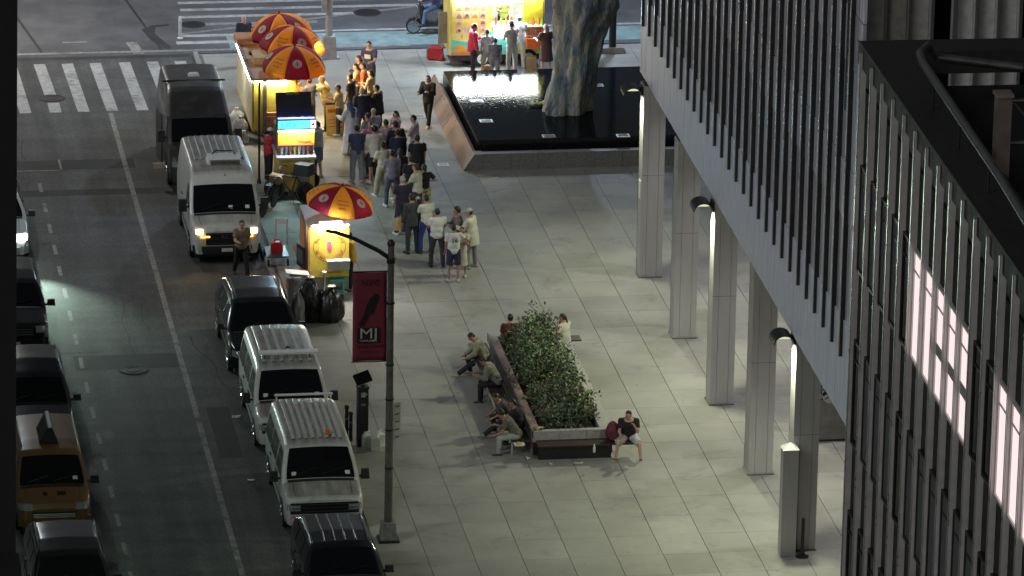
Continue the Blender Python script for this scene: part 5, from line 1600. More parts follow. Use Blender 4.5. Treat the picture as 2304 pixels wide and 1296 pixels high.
# red generator on the paving
ge = thing('generator', 'small red portable generator on the paving beside the turquoise cart', 'generator', (24.05, 173.06) + (0,), -0.35)
MB().box((0, 0, 0.21), (0.5, 0.34, 0.36), taper=0.86).build('casing', cm((0.55, 0.03, 0.04), 0.35), ge)
MB().box((-0.245, 0, 0.2), (0.05, 0.3, 0.3)).build('control_panel', M['steel_dark'], ge)
MB().box((-0.275, -0.05, 0.12), (0.012, 0.1, 0.08)).build('socket_plate', M['white'], ge)
tube('handle', cm((0.45, 0.03, 0.04), 0.4), ge, [(-0.15, 0, 0.37), (-0.1, 0, 0.47), (0.12, 0, 0.47), (0.17, 0, 0.37)], 0.022)
for sx in (-0.18, 0.18):
    MB().box((sx, 0, 0.015), (0.06, 0.28, 0.03)).build('foot', M['black'], ge)

def paper_bag(label, loc, s=1.0, rz=0.0, c=(0.42, 0.27, 0.14)):
    t = thing('paper_bag', label, 'paper bag', loc, rz)
    MB().box((0, 0, 0.19 * s), (0.3 * s, 0.17 * s, 0.38 * s), taper=1.04).build('bag_body', cm(c, 0.8), t)
    tube('bag_handle', cm((0.3, 0.2, 0.1)), t, [(-0.07 * s, 0, 0.37 * s), (-0.05 * s, 0, 0.46 * s), (0.05 * s, 0, 0.46 * s), (0.07 * s, 0, 0.37 * s)], 0.006, 5)
    return t
paper_bag('brown paper bag standing on the paving below the orange tub', (26.95, 171.63) + (0,), 1.1, 0.1)

# sandwich board
sb = thing('sandwich_board', 'yellow menu sandwich board standing near the large cart', 'sign board', (19.79, 164.91) + (0,), 0.05)
for s_, nm in ((-1, 'front_board'), (1, 'back_board')):
    mt = Matrix.Rotation(RD(-11 * s_ * -1 * -1), 3, 'X')
    MB().box((0, s_ * 0.13, 0.48), (0.58, 0.03, 0.96), mtx=Matrix.Rotation(RD(11 * s_), 3, 'X')).build(nm, cm((0.70, 0.45, 0.10), 0.6) if s_ < 0 else M['dark'], sb)
fm = Matrix.Rotation(RD(-11), 3, 'X')
MB().box((0, -0.172, 0.32), (0.5, 0.006, 0.46), mtx=fm).build('menu_sheet', cm((0.62, 0.5, 0.33)), sb)
for (x, z, w, h) in ((-0.12, 0.75, 0.24, 0.1), (0.12, 0.8, 0.2, 0.03), (0.1, 0.7, 0.2, 0.03), (0.15, 0.45, 0.14, 0.14), (-0.1, 0.48, 0.2, 0.03), (-0.1, 0.38, 0.2, 0.03), (-0.1, 0.28, 0.2, 0.03), (0.14, 0.25, 0.12, 0.06)):
    MB().box((x, -0.232 + (z - 0.0) * 0.194 - 0.005, z), (w, 0.005, h), mtx=fm).build('menu_print', cm((0.6, 0.12, 0.06)), sb)
MB().box((0, 0, 0.97), (0.6, 0.12, 0.05)).build('top_bar', M['dark'], sb)
tube('board_handle', M['black'], sb, [(-0.1, 0, 0.98), (-0.06, 0, 1.06), (0.06, 0, 1.06), (0.1, 0, 0.98)], 0.012, 6)

# ================================================================== kerb-side clutter
def lumpy(name, m, parent, c, rad, seed, n=18, sag=0.25, ridges=0.05):
    r = np.random.default_rng(seed)
    ph = r.uniform(0, 6.28, 8)
    rows = []
    for i in range(n + 1):
        v = math.pi * i / n
        row = []
        for k in range(2 * n + 1):
            u = 2 * math.pi * (k % (2 * n)) / (2 * n)
            w = 1 + ridges * (math.sin(7 * u + 3 * v + ph[0]) + math.sin(11 * u - 2 * v + ph[1]) + math.sin(5 * v + 3 * u + ph[2])) + 0.06 * math.sin(2 * u + ph[3])
            z = math.cos(v)
            x_, y_ = math.sin(v) * math.cos(u) * w, math.sin(v) * math.sin(u) * w
            if z < -0.55:
                z = -0.55 - (abs(z) - 0.55) * 0.15
            row.append((c[0] + rad[0] * x_, c[1] + rad[1] * y_, c[2] + rad[2] * z * (1 + 0.05 * math.sin(9 * u + ph[4]))))
        rows.append(row)
    return MB().grid(rows, flip=True).build(name, m, parent, smooth=True, angle=50)
BAG = mat('black_bin_liner', (0.012, 0.012, 0.013), 0.28, var=0.2, bump=0.7, bscale=14)
CLEAR = mat('clear_bin_liner', (0.32, 0.33, 0.33), 0.35, var=0.3, bump=0.6, bscale=12)
for lab, p, rad, sd in (('tall full black rubbish bag beside the minivan', (16.91, 146.67), (0.38, 0.35, 0.74), 3), ('squat black rubbish bag to the right of the taller one', (17.49, 146.61), (0.4, 0.36, 0.56), 4)):
    t = thing('rubbish_bag', lab, 'rubbish bag', p + (0,), 0, 'rubbish bags on the kerb')
    lumpy('bag_body', BAG, t, (0, 0, rad[2] * 0.62), rad, sd)
    MB().lathe([(0.1, 0), (0.05, 0.06), (0.09, 0.14), (0.12, 0.17)], 9, (0.05, 0, rad[2] * 1.52)).build('tied_neck', BAG, t, smooth=True)
t = thing('rubbish_bag', 'pale see-through rubbish bag leaning against the tall black one', 'rubbish bag', (16.58, 146.46) + (0,), 0, 'rubbish bags on the kerb')
lumpy('bag_body', CLEAR, t, (0, 0, 0.36), (0.22, 0.26, 0.55), 9)
bn = thing('rubbish_bin', 'grey rubbish bin heaped with a white cardboard lid beside the near cart', 'bin', (16.74, 148.36) + (0,))
MB().lathe([(0.22, 0), (0.27, 0.7), (0.29, 0.7), (0.29, 0.74), (0.25, 0.74)], 18).build('bin_body', M['steel_dark'], bn, smooth=True)
lumpy('bin_liner', CLEAR, bn, (0.02, 0, 0.76), (0.27, 0.26, 0.1), 12, n=10)
MB().box((0.03, 0, 0.88), (0.66, 0.4, 0.02), mtx=Matrix.Rotation(0.12, 3, 'Y')).build('cardboard_sheet', cm((0.5, 0.5, 0.48)), bn)
MB().box((-0.26, -0.1, 0.6), (0.08, 0.1, 0.24)).build('hanging_rag', cm((0.55, 0.2, 0.1)), bn)
stl = thing('plastic_stool', 'turquoise plastic step stool in front of the near cart', 'stool', (17.92, 148.56) + (0,), 0.05)
TQ = cm((0.05, 0.42, 0.33), 0.45)
MB().box((0, 0, 0.56), (0.4, 0.32, 0.05)).build('seat', TQ, stl)
for sx in (-0.17, 0.17):
    for sy in (-0.13, 0.13):
        MB().box((sx, sy, 0.27), (0.05, 0.05, 0.54)).build('leg', TQ, stl)
for sy in (-0.13, 0.13):
    MB().box((0, sy, 0.28), (0.30, 0.02, 0.06)).build('rail', TQ, stl)
tb = thing('black_crate', 'small black box under the turquoise stool', 'box', (17.95, 148.40) + (0,))
MB().box((0, -0.02, 0.12), (0.24, 0.2, 0.22)).build('box_body', M['dark'], tb)
MB().box((0, -0.02, 0.235), (0.26, 0.22, 0.02)).build('box_lid', M['steel_dark'], tb)
jc = thing('jerry_can', 'red plastic fuel can standing on the flat trolley', 'fuel can', (16.6, 152.1, 0.30))
RC = cm((0.62, 0.03, 0.03), 0.4)
MB().prism_y([(-0.16, 0), (0.16, 0), (0.17, 0.04), (0.17, 0.22), (0.1, 0.31), (-0.1, 0.31), (-0.17, 0.24), (-0.17, 0.04)], -0.1, 0.1).build('can_body', RC, jc)
MB().bbox(-0.172, 0.172, -0.104, 0.104, 0.14, 0.16).build('can_band', cm((0.5, 0.02, 0.03), 0.4), jc)
tube('can_handle', RC, jc, [(-0.06, 0, 0.3), (-0.05, 0, 0.37), (0.08, 0, 0.37), (0.1, 0, 0.3)], 0.02)
MB().lathe([(0.025, 0), (0.025, 0.09)], 8, (-0.12, 0, 0.28)).build('spout', M['white'], jc)
tr = thing('flat_trolley', 'low grey platform trolley with a tall handle beside the delivery van', 'trolley', (16.6, 152.0, 0))
MB().box((0, 0.2, 0.27), (0.62, 1.0, 0.05)).build('platform', M['steel_dark'], tr)
for sx in (-0.28, 0.28):
    for sy in (-0.3, 0.7):
        MB().lathe([(0.1, -0.025), (0.11, 0), (0.1, 0.025)], 12, (sx, sy, 0.11), axis='x').build('wheel', M['rubber'], tr, smooth=True)
tube('push_handle', M['steel'], tr, [(0.05, 0.8, 0.3), (0.05, 0.8, 1.1), (0.38, 0.8, 1.1), (0.38, 0.8, 0.3)], 0.02)
MB().box((0.21, 0.8, 1.0), (0.42, 0.03, 0.16)).build('handle_plate', M['white'], tr)
# white bags beside the large cart
for k, (lab, p, rad) in enumerate((('big white sack at the street side of the large cart', (16.84, 164.79), (0.26, 0.25, 0.38)), ('white sack piled behind the big one beside the large cart', (16.85, 165.92), (0.24, 0.22, 0.34)), ('small white bag on top beside the large cart wheel', (16.88, 164.11), (0.16, 0.15, 0.2)))):
    t = thing('white_sack', lab, 'sack', p + (0,), 0, 'white sacks by the large cart')
    lumpy('sack_body', cm((0.66, 0.66, 0.68), 0.6), t, (0, 0, rad[2] * 0.6), rad, 20 + k, n=12, ridges=0.035)
    MB().lathe([(0.07, 0), (0.03, 0.05), (0.06, 0.1)], 8, (0, 0, rad[2] * 1.5)).build('tied_neck', M['white'], t, smooth=True)

# parking meter, twin black stand-pipe, jugs
pm = thing('parking_meter', 'black pay station with a tilted solar panel by the kerb', 'parking meter', (17.13, 136.26) + (0,), 0.1)
MB().box((0, 0, 0.8), (0.27, 0.22, 1.6)).build('cabinet_body', M['black'], pm)
MB().box((0, 0, 1.62), (0.3, 0.25, 0.06)).build('shoulder', M['dark'], pm)
MB().lathe([(0.06, 0), (0.05, 0.2)], 10, (0, 0, 1.64)).build('neck', M['black'], pm)
sm_ = Matrix.Rotation(RD(-18), 3, 'Y') @ Matrix.Rotation(RD(32), 3, 'X')
MB().box((0, 0, 1.88), (0.42, 0.34, 0.035), mtx=sm_).build('solar_panel', M['glass'], pm)
MB().box((0, 0, 1.855), (0.44, 0.36, 0.02), mtx=sm_).build('panel_frame', M['chrome'], pm)
MB().bbox(-0.06, 0.05, -0.125, -0.112, 1.38, 1.5).build('display', cm((0.4, 0.42, 0.42), 0.3), pm)
text('meter_letter', 'P', 0.1, M['black'], pm, (-0.025, -0.128, 1.44))
text('meter_letter', 'P', 0.07, M['white'], pm, (0.085, -0.115, 1.44))
MB().bbox(-0.06, 0.06, -0.122, -0.112, 1.14, 1.2).build('card_slot', M['steel_dark'], pm)
sp = thing('twin_standpipe', 'pair of short black banded posts on the kerb beside the parking meter', 'posts', (16.82, 136.67) + (0,))
for dx, h_ in ((-0.05, 1.0), (0.06, 0.82)):
    MB().lathe([(0.05, 0), (0.045, h_ - 0.12), (0.06, h_ - 0.1), (0.06, h_ - 0.03), (0.03, h_)], 12, (dx, 0, 0)).build('post', M['black'], sp, smooth=True)
    MB().lathe([(0.055, 0), (0.055, 0.05)], 12, (dx, 0, h_ * 0.6)).build('band', M['steel_dark'], sp, smooth=True)
MB().bbox(-0.06, 0.07, -0.03, 0.03, 0.3, 0.36).build('crossbar', M['black'], sp)
for k, (lab, dx, dy) in enumerate((('front one of three milky plastic jugs by the lamp post', 0.0, -0.12), ('left one of three milky plastic jugs by the lamp post', -0.2, 0.08), ('right one of three milky plastic jugs by the lamp post', 0.14, 0.14))):
    j = (17.43, 136.05)
    t = thing('plastic_jug', lab, 'jug', (j[0] + dx, j[1] + dy, 0), 0.3 * k, 'plastic jugs by the lamp post')
    jm = cm((0.62, 0.66, 0.58), 0.35)
    MB().box((0, 0, 0.17), (0.24, 0.2, 0.34), taper=0.96).build('jug_body', jm, t)
    MB().box((0, 0, 0.37), (0.22, 0.18, 0.07), taper=0.4).build('shoulder', jm, t)
    MB().lathe([(0.03, 0), (0.03, 0.04)], 10, (0.05, 0, 0.4)).build('cap', M['white'], t)
    tube('grip', jm, t, [(-0.08, 0, 0.38), (-0.05, 0, 0.43), (0.03, 0, 0.42)], 0.015)

# lamp post with the banner
lpX, lpY = (16.92, 129.26)
lpst = thing('lamp_post', 'tall dark metal lamp post with a bracket arm and a square base', 'lamp post', (lpX, lpY, 0))
PM = mat('post_paint_brown', (0.11, 0.10, 0.09), 0.55, var=0.3, scale=7, metal=0.2)
MB().box((0, 0, 0.25), (0.42, 0.42, 0.5), taper=0.8).build('pedestal', mat('pedestal_iron', (0.2, 0.2, 0.19), 0.6, var=0.3, scale=8), lpst)
MB().box((0, 0, 0.03), (0.52, 0.52, 0.06)).build('base_plate', M['dark'], lpst)
MB().tube([(0, 0, 0.45), (0, 0, 4.5), (0, 0, 7.7)], [0.105, 0.09, 0.08], 14).build('shaft', PM, lpst, smooth=True)
MB().lathe([(0.1, 0), (0.1, 0.06), (0.05, 0.13), (0.02, 0.15)], 12, (0, 0, 7.7)).build('finial', M['black'], lpst, smooth=True)
for z in (1.9, 2.9, 3.7, 4.6, 6.2):
    MB().lathe([(0.108, 0), (0.108, 0.04)], 14, (0, 0, z)).build('band', M['black'], lpst, smooth=True)
MB().tube([(0, 0, 7.35), (-0.3, 0.02, 7.56), (-0.9, 0.05, 7.88), (-1.35, 0.06, 8.05), (-1.6, 0.07, 8.1)], [0.06, 0.055, 0.05, 0.045, 0.04], 10).build('bracket_arm', M['black'], lpst, smooth=True)
MB().lathe([(0.11, 0), (0.11, 0.12)], 12, (0, 0, 7.25)).build('arm_clamp', M['black'], lpst, smooth=True)
bnr = thing('street_banner', 'dark red street banner hanging from the lamp post', 'banner', (lpX, lpY, 0))
BR = mat('banner_cloth', (0.16, 0.018, 0.036), 0.8, var=0.12, scale=3)
bx0, bx1, bz0, bz1 = -0.93, -0.09, 4.73, 7.02
rows = [[(bx0 + (bx1 - bx0) * q, 0.012 * math.sin(6 * q + z), z) for q in np.linspace(0, 1, 9)] for z in np.linspace(bz0, bz1, 14)]
cl = MB().grid(rows).build('cloth', BR, bnr, smooth=True, angle=80)
sd = cl.modifiers.new('cloth', 'SOLIDIFY')
sd.thickness = 0.006
for z in (bz0 - 0.02, bz1 + 0.02):
    tube('banner_arm', M['black'], bnr, [(-0.08, 0, z), (bx0 - 0.03, 0, z)], 0.016)
BK = mat('banner_black', (0.006, 0.005, 0.006), 0.8, var=0)
PW = mat('banner_pale', (0.42, 0.41, 0.40), 0.8, var=0.1)
text('banner_word', 'NYC', 0.2, BK, bnr, (-0.5, -0.032, 6.75), sx=1.15)
# a plain tilted dark shape in the middle of the banner
MB().prism_y([(-0.80, 5.66), (-0.70, 5.66), (-0.56, 5.92), (-0.42, 6.0), (-0.37, 6.2), (-0.31, 6.3), (-0.30, 6.44), (-0.38, 6.48), (-0.44, 6.40), (-0.52, 6.34), (-0.60, 6.14), (-0.66, 5.92)], -0.032, -0.026).build('tilted_shape', BK, bnr)
MB().bbox(-0.82, -0.26, -0.034, -0.027, 5.22, 5.6).build('title_block', BK, bnr)
text('banner_title', 'MJ', 0.38, PW, bnr, (-0.54, -0.038, 5.44), sx=1.2)
text('banner_subtitle', 'THE', 0.075, PW, bnr, (-0.70, -0.038, 5.26), sx=1.0)
text('banner_subtitle', 'MUSICAL', 0.075, PW, bnr, (-0.47, -0.038, 5.26), sx=1.0)
text('banner_line', 'NEIL SIMON THEATRE', 0.07, BK, bnr, (-0.5, -0.032, 5.12), sx=0.95)
text('banner_line', 'MJTHEMUSICAL.COM', 0.05, BK, bnr, (-0.5, -0.032, 4.98), sx=0.95)
rs = thing('parking_sign', 'narrow white parking rules sign fixed to the lamp post', 'sign', (lpX, lpY, 0))
MB().box((0.2, 0.06, 3.04), (0.22, 0.012, 1.1), mtx=Matrix.Rotation(RD(35), 3, 'Z')).build('sign_plate', cm((0.42, 0.43, 0.43), 0.5), rs)
for z in (3.5, 3.3, 3.1, 2.9, 2.7):
    MB().box((0.2 + 0.006, 0.06 - 0.009, z), (0.13, 0.006, 0.03), mtx=Matrix.Rotation(RD(35), 3, 'Z')).build('sign_print', M['dark'], rs)
tube('sign_bracket', M['dark'], rs, [(0.05, 0.02, 3.2), (0.2, 0.07, 3.2)], 0.015)

# thin pole by the bicycles
up_ = thing('thin_pole', 'thin dark street pole standing at the kerb by the bicycles', 'pole', (16.91, 159.87) + (0,))
MB().tube([(0, 0, 0), (0, 0, 3.15)], 0.035, 8).build('shaft', M['dark'], up_, smooth=True)
MB().lathe([(0.07, 0), (0.06, 0.1), (0.04, 0.14)], 10).build('foot', M['dark'], up_, smooth=True)

# corner street light, black post by the avenue, delineator
def street_light(label, loc, m, h, reach, power, color, base=0.5, pedestal='iron'):
    t = thing('street_light', label, 'street light', loc, 0, 'street lights at the corner')
    if pedestal == 'iron':
        MB().box((0, 0, 0.36), (base, base, 0.72), taper=0.78).build('pedestal', m, t)
        MB().box((0, 0, 0.03), (base * 1.25, base * 1.25, 0.06)).build('base_plate', m, t)
        MB().box((-0.17, -0.12, 1.85), (0.16, 0.2, 0.55)).build('control_box', m, t)
    else:
        MB().prism_y([(-0.42, 0), (0.42, 0), (0.40, 0.12), (0.34, 0.2), (-0.34, 0.2), (-0.40, 0.12)], -0.2, 0.2).build('concrete_foot', cm((0.3, 0.27, 0.27), 0.8), t)
    MB().tube([(0, 0, 0.15), (0, 0, h * 0.6), (0, 0, h)], [0.12, 0.1, 0.08], 12).build('shaft', m, t, smooth=True)
    MB().tube([(0, 0, h - 0.2), (reach[0] * 0.5, reach[1] * 0.5, h + 0.5), (reach[0], reach[1], h + 0.7)], 0.05, 8).build('arm', m, t, smooth=True)
    MB().lathe([(0.05, 0), (0.2, 0.03), (0.22, 0.08), (0.1, 0.18), (0.02, 0.2)], 14, (reach[0], reach[1], h + 0.58), sx=1.5).build('luminaire', M['steel_dark'], t, smooth=True)
    MB().lathe([(0.16, 0), (0.16, 0.012)], 14, (reach[0], reach[1], h + 0.575)).build('lens', mat('street_lens', (0.8, 0.8, 0.8), 0.4, var=0, emit=color, estr=30), t)
    lamp('street_lamp', 'SPOT', (reach[0], reach[1], h + 0.55), power, color, 0.16, t, target=(reach[0], reach[1] + 0.01, 0), spot=165, blend=0.35)
    return t
street_light('pale painted street light on a square pedestal at the plaza corner', (20.63, 173.63) + (0,), cm((0.42, 0.42, 0.46), 0.5), 9.0, (1.4, 1.6), 3300, (0.66, 0.80, 1.0))
street_light('black street light on a rounded concrete foot beyond the sculpture', (29.91, 173.34) + (0,), M['black'], 9.0, (0.6, 1.6), 2500, (0.66, 0.80, 1.0), pedestal='concrete')
street_light('unseen street light added beyond the left edge to brighten the avenue', (7.2, 176.6, -0.11), M['steel_dark'], 9.0, (1.2, 1.0), 5200, (1.0, 0.96, 0.9))  # added unseen lamp that lifts the avenue surface
street_light('unseen street light added beyond the left edge near the taxi to brighten the facade', (5.9, 122.0, 0), M['steel_dark'], 9.2, (0.4, 0.2), 750, (0.72, 1.0, 0.82))  # this and the next lamp are added unseen, to light the facade
street_light('unseen street light added beyond the left edge near the white car to brighten the facade', (5.9, 150.0, 0), M['steel_dark'], 9.2, (0.4, 0.2), 1500, (0.9, 0.97, 1.0))
de = thing('delineator_post', 'white flexible marker post standing in the avenue', 'marker post', (16.07, 176.70) + (-0.118,))
MB().lathe([(0.1, 0), (0.1, 0.03), (0.05, 0.05), (0.05, 0.72), (0.03, 0.76)], 12).build('post', M['white'], de, smooth=True)
MB().lathe([(0.054, 0), (0.054, 0.07)], 12, (0, 0, 0.5)).build('band', M['plate'], de, smooth=True)

# dark window frame at the left edge, built as a leaning wall slab
pr = thing('view_window_frame', 'dark window frame along the left edge of the view, shaped as a tall slab', 'wall', (0, 0, 0))
d0, d1 = 8.0, 0.0606 * 8.0
pb = MB()
zt_, zb_ = 58.0, 0.0
lean = 0.0143
def px_(z):
    return 0.4805 + (z - 46.4) * lean
pb.add([(-6, 8, zb_), (px_(zb_), 8, zb_), (px_(zb_) - 0.0, 9, zb_), (-6, 9, zb_), (-6, 8, zt_), (px_(zt_), 8, zt_), (px_(zt_), 9, zt_), (-6, 9, zt_)],
       [(0, 3, 2, 1), (4, 5, 6, 7), (0, 1, 5, 4), (1, 2, 6, 5), (2, 3, 7, 6), (3, 0, 4, 7)])
pb.build('frame_jamb', mat('frame_dark', (0.012, 0.012, 0.013), 0.9, var=0.2), pr)
MB().bbox(-5.9, px_(45.98) + 0.004, 7.93, 7.998, 45.6, 45.97).build('frame_ledge', mat('frame_ledge_dark', (0.010, 0.010, 0.011), 0.9, var=0.2), pr)

# ================================================================== bicycles, scooter
def bicycle(label, loc, rz, basket=False, bag=False, lean=0.08):
    t = thing('bicycle', label, 'bicycle', loc, rz, 'delivery bicycles at the kerb')
    t.rotation_euler = (lean, 0, rz)
    r = 0.34
    for wx in (-0.52, 0.52):
        w = link('wheel', None, t)
        w.location = (wx, 0, r)
        MB().lathe([(r - 0.035, -0.018), (r - 0.01, -0.026), (r, 0), (r - 0.01, 0.026), (r - 0.035, 0.018), (r - 0.045, 0)], 28, axis='y').build('tyre', M['rubber'], w, smooth=True)
        q = MB()
        for k in range(28):
            a0, a1 = 2 * math.pi * k / 28, 2 * math.pi * (k + 1) / 28
            q.tube([(0.3 * math.cos(a0), 0, 0.3 * math.sin(a0)), (0.3 * math.cos(a1), 0, 0.3 * math.sin(a1))], 0.012, 5, cap=False)
        q.build('rim', M['silver'], w, smooth=True)
        q = MB()
        for k in range(12):
            a = k * math.pi / 6
            q.tube([(0, 0.02 * (-1) ** k, 0), (0.3 * math.cos(a), 0, 0.3 * math.sin(a))], 0.003, 4, cap=False)
        q.tube([(0, -0.05, 0), (0, 0.05, 0)], 0.025, 8)
        q.build('spokes', M['chrome'], w)
    fr = MB()
    for a, b in (((-0.52, 0, 0.34), (-0.05, 0, 0.3)), ((-0.05, 0, 0.3), (-0.2, 0, 0.82)), ((-0.2, 0, 0.8), (-0.52, 0, 0.34)), ((-0.19, 0, 0.76), (0.33, 0, 0.82)), ((-0.05, 0, 0.3), (0.36, 0, 0.72)), ((0.32, 0, 0.92), (0.52, 0, 0.34))):
        fr.tube([a, b], 0.02, 7)
    fr.build('frame', M['black'], t, smooth=True)
    tube('handlebar', M['steel_dark'], t, [(0.22, -0.3, 1.02), (0.32, -0.12, 1.05), (0.32, 0.12, 1.05), (0.22, 0.3, 1.02)], 0.014, 6)
    tube('stem', M['steel_dark'], t, [(0.32, 0, 0.9), (0.32, 0, 1.05)], 0.018, 6)
    MB().prism([(-0.34, -0.08), (-0.12, -0.05), (0.0, 0.0), (-0.12, 0.05), (-0.34, 0.08)], 0.86, 0.92).build('saddle', M['black'], t)
    tube('seat_post', M['steel_dark'], t, [(-0.2, 0, 0.8), (-0.21, 0, 0.88)], 0.015, 6)
    cr = MB()
    cr.lathe([(0.1, -0.01), (0.1, 0.01)], 16, (-0.05, 0.04, 0.3), axis='y')
    cr.tube([(-0.05, 0.07, 0.3), (0.06, 0.07, 0.17)], 0.012, 5)
    cr.tube([(-0.05, -0.07, 0.3), (-0.16, -0.07, 0.43)], 0.012, 5)
    cr.build('crankset', M['steel_dark'], t)
    MB().lathe([(0.02, 0), (0.045, 0.03), (0.04, 0.05)], 10, (0.42, 0, 0.9)).build('front_lamp', M['chrome'], t, smooth=True)
    if basket:
        MB().box((0.55, 0, 0.88), (0.3, 0.32, 0.24), taper=1.1).build('basket', cm((0.28, 0.14, 0.08), 0.7), t)
    if bag:
        MB().box((-0.42, 0, 1.06), (0.5, 0.46, 0.34), taper=0.94).build('insulated_box', M['dark'], t)
        MB().bbox(-0.66, -0.2, -0.24, -0.235, 1.1, 1.14).build('reflective_strip', M['plate'], t)
    return t
bicycle('bicycle with a brown front basket at the kerb beside the delivery van', (16.87, 156.93) + (0,), RD(66), basket=True)
bicycle('bicycle carrying a big black insulated box by the drinks cart', (17.61, 157.85) + (0,), RD(148), bag=True)
sc_ = thing('covered_scooter', 'scooter under a loose black cover standing by the drinks cart', 'scooter', (18.00, 159.40) + (0,), RD(160))
lumpy('cover', mat('black_tarpaulin', (0.02, 0.02, 0.024), 0.35, var=0.2, bump=0.5, bscale=9), sc_, (0.0, 0, 0.72), (0.62, 0.3, 0.36), 41, n=16, ridges=0.05)
for wx in (-0.45, 0.45):
    MB().lathe([(0.2, -0.04), (0.25, -0.02), (0.25, 0.02), (0.2, 0.04)], 18, (wx, 0, 0.25), axis='y').build('wheel', M['rubber'], sc_, smooth=True)
MB().tube([(-0.45, 0, 0.25), (0, 0, 0.4), (0.45, 0, 0.25)], 0.05, 7).build('floor_beam', M['dark'], sc_)
tube('bar_end', M['chrome'], sc_, [(0.4, -0.3, 0.98), (0.42, 0.3, 0.98)], 0.016, 6)

mb = thing('motor_scooter', 'dark motor scooter crossing the avenue with its rider', 'scooter', (24.46, 176.67) + (-0.118,), math.pi)
def big_wheel(parent, x, r):
    w = link('wheel', None, parent)
    w.location = (x, 0, r)
    MB().lathe([(r * 0.8, -0.05), (r * 0.94, -0.06), (r, -0.03), (r, 0.03), (r * 0.94, 0.06), (r * 0.8, 0.05)], 26, axis='y').build('tyre', M['rubber'], w, smooth=True)
    q = MB().lathe([(r * 0.83, 0.055), (r * 0.62, 0.05), (r * 0.62, -0.05), (r * 0.83, -0.055)], 24, axis='y')
    for k in range(10):
        a = k * math.pi / 5
        q.tube([(0, 0, 0), (r * 0.68 * math.cos(a), 0, r * 0.68 * math.sin(a))], 0.012, 5, cap=False)
    q.tube([(0, -0.06, 0), (0, 0.06, 0)], 0.05, 8)
    q.build('rim', M['silver'], w, smooth=True)
big_wheel(mb, 0.66, 0.25)
big_wheel(mb, -0.6, 0.25)
MB().prism_y([(0.3, 0.25), (0.42, 0.3), (0.5, 0.85), (0.44, 1.0), (0.34, 0.95), (0.22, 0.45), (-0.1, 0.36), (-0.25, 0.55), (-0.3, 0.8), (-0.85, 0.86), (-0.9, 0.75), (-0.55, 0.5), (-0.4, 0.28)], -0.16, 0.16).build('body_shell', cm((0.05, 0.05, 0.06), 0.25, coat=0.6), mb)
MB().box((-0.5, 0, 0.88), (0.62, 0.28, 0.1), taper=0.9).build('seat', M['black'], mb)
tube('fork', M['chrome'], mb, [(0.66, 0.06, 0.25), (0.46, 0.05, 0.9)], 0.03)
MB().tube([(0.44, -0.32, 1.05), (0.46, 0, 1.0), (0.44, 0.32, 1.05)], 0.018, 6).build('handlebar', M['chrome'], mb)
MB().lathe([(0.06, -0.03), (0.08, 0.0), (0.05, 0.05)], 12, (0.53, 0, 0.92), axis='x').build('headlamp', M['chrome'], mb, smooth=True)
MB().prism_y([(0.40, 0.42), (0.5, 0.52), (0.66, 0.56), (0.82, 0.5), (0.92, 0.36), (0.86, 0.34), (0.76, 0.46), (0.62, 0.5)], -0.07, 0.07).build('mudguard', cm((0.05, 0.05, 0.06), 0.25, coat=0.6), mb)

# ================================================================== people
def surface_nets(D, org, vox):
    """vectorised naive surface nets; returns vertices, quads"""
    ins = D < 0
    nx, ny, nz = D.shape
    cs = [(i, j, k) for i in (0, 1) for j in (0, 1) for k in (0, 1)]
    def corner(A, c):
        return A[c[0]:nx - 1 + c[0], c[1]:ny - 1 + c[1], c[2]:nz - 1 + c[2]]
    cnt = np.zeros((nx - 1, ny - 1, nz - 1), np.uint8)
    for c in cs:
        cnt += corner(ins, c)
    act = (cnt > 0) & (cnt < 8)
    idx = np.argwhere(act)
    if len(idx) == 0:
        return np.zeros((0, 3)), []
    vals = np.stack([D[idx[:, 0] + c[0], idx[:, 1] + c[1], idx[:, 2] + c[2]] for c in cs], 1)
    acc = np.zeros((len(idx), 3))
    num = np.zeros(len(idx))
    for a in range(8):
        for b in range(a + 1, 8):
            ca, cb = np.array(cs[a]), np.array(cs[b])
            if np.abs(ca - cb).sum() != 1:
                continue
            va, vb = vals[:, a], vals[:, b]
            m = (va < 0) != (vb < 0)
            tt = np.where(m, va / np.where(m, va - vb, 1), 0)
            acc += m[:, None] * (ca + tt[:, None] * (cb - ca))
            num += m
    P = (idx + acc / num[:, None]) * vox + org
    vid = -np.ones(act.shape, int)
    vid[act] = np.arange(len(idx))
    quads = []
    for ax in range(3):
        sl0 = [slice(1, -1)] * 3
        sl0[ax] = slice(0, -1)
        sl1 = [slice(1, -1)] * 3
        sl1[ax] = slice(1, None)
        A, B = ins[tuple(sl0)], ins[tuple(sl1)]
        e = np.argwhere(A != B)
        if len(e) == 0:
            continue
        inside_first = A[e[:, 0], e[:, 1], e[:, 2]]
        u, v = (ax + 1) % 3, (ax + 2) % 3
        base = e.copy()
        base[:, u] += 1
        base[:, v] += 1
        def cell(du, dv):
            q = base.copy()
            q[:, u] -= 1 - du
            q[:, v] -= 1 - dv
            return vid[q[:, 0], q[:, 1], q[:, 2]]
        q = np.stack([cell(0, 0), cell(1, 0), cell(1, 1), cell(0, 1)], 1)
        q[~inside_first] = q[~inside_first][:, ::-1]
        quads.append(q)
    Q = np.concatenate(quads)
    Q = Q[(Q >= 0).all(1)]
    return P, Q

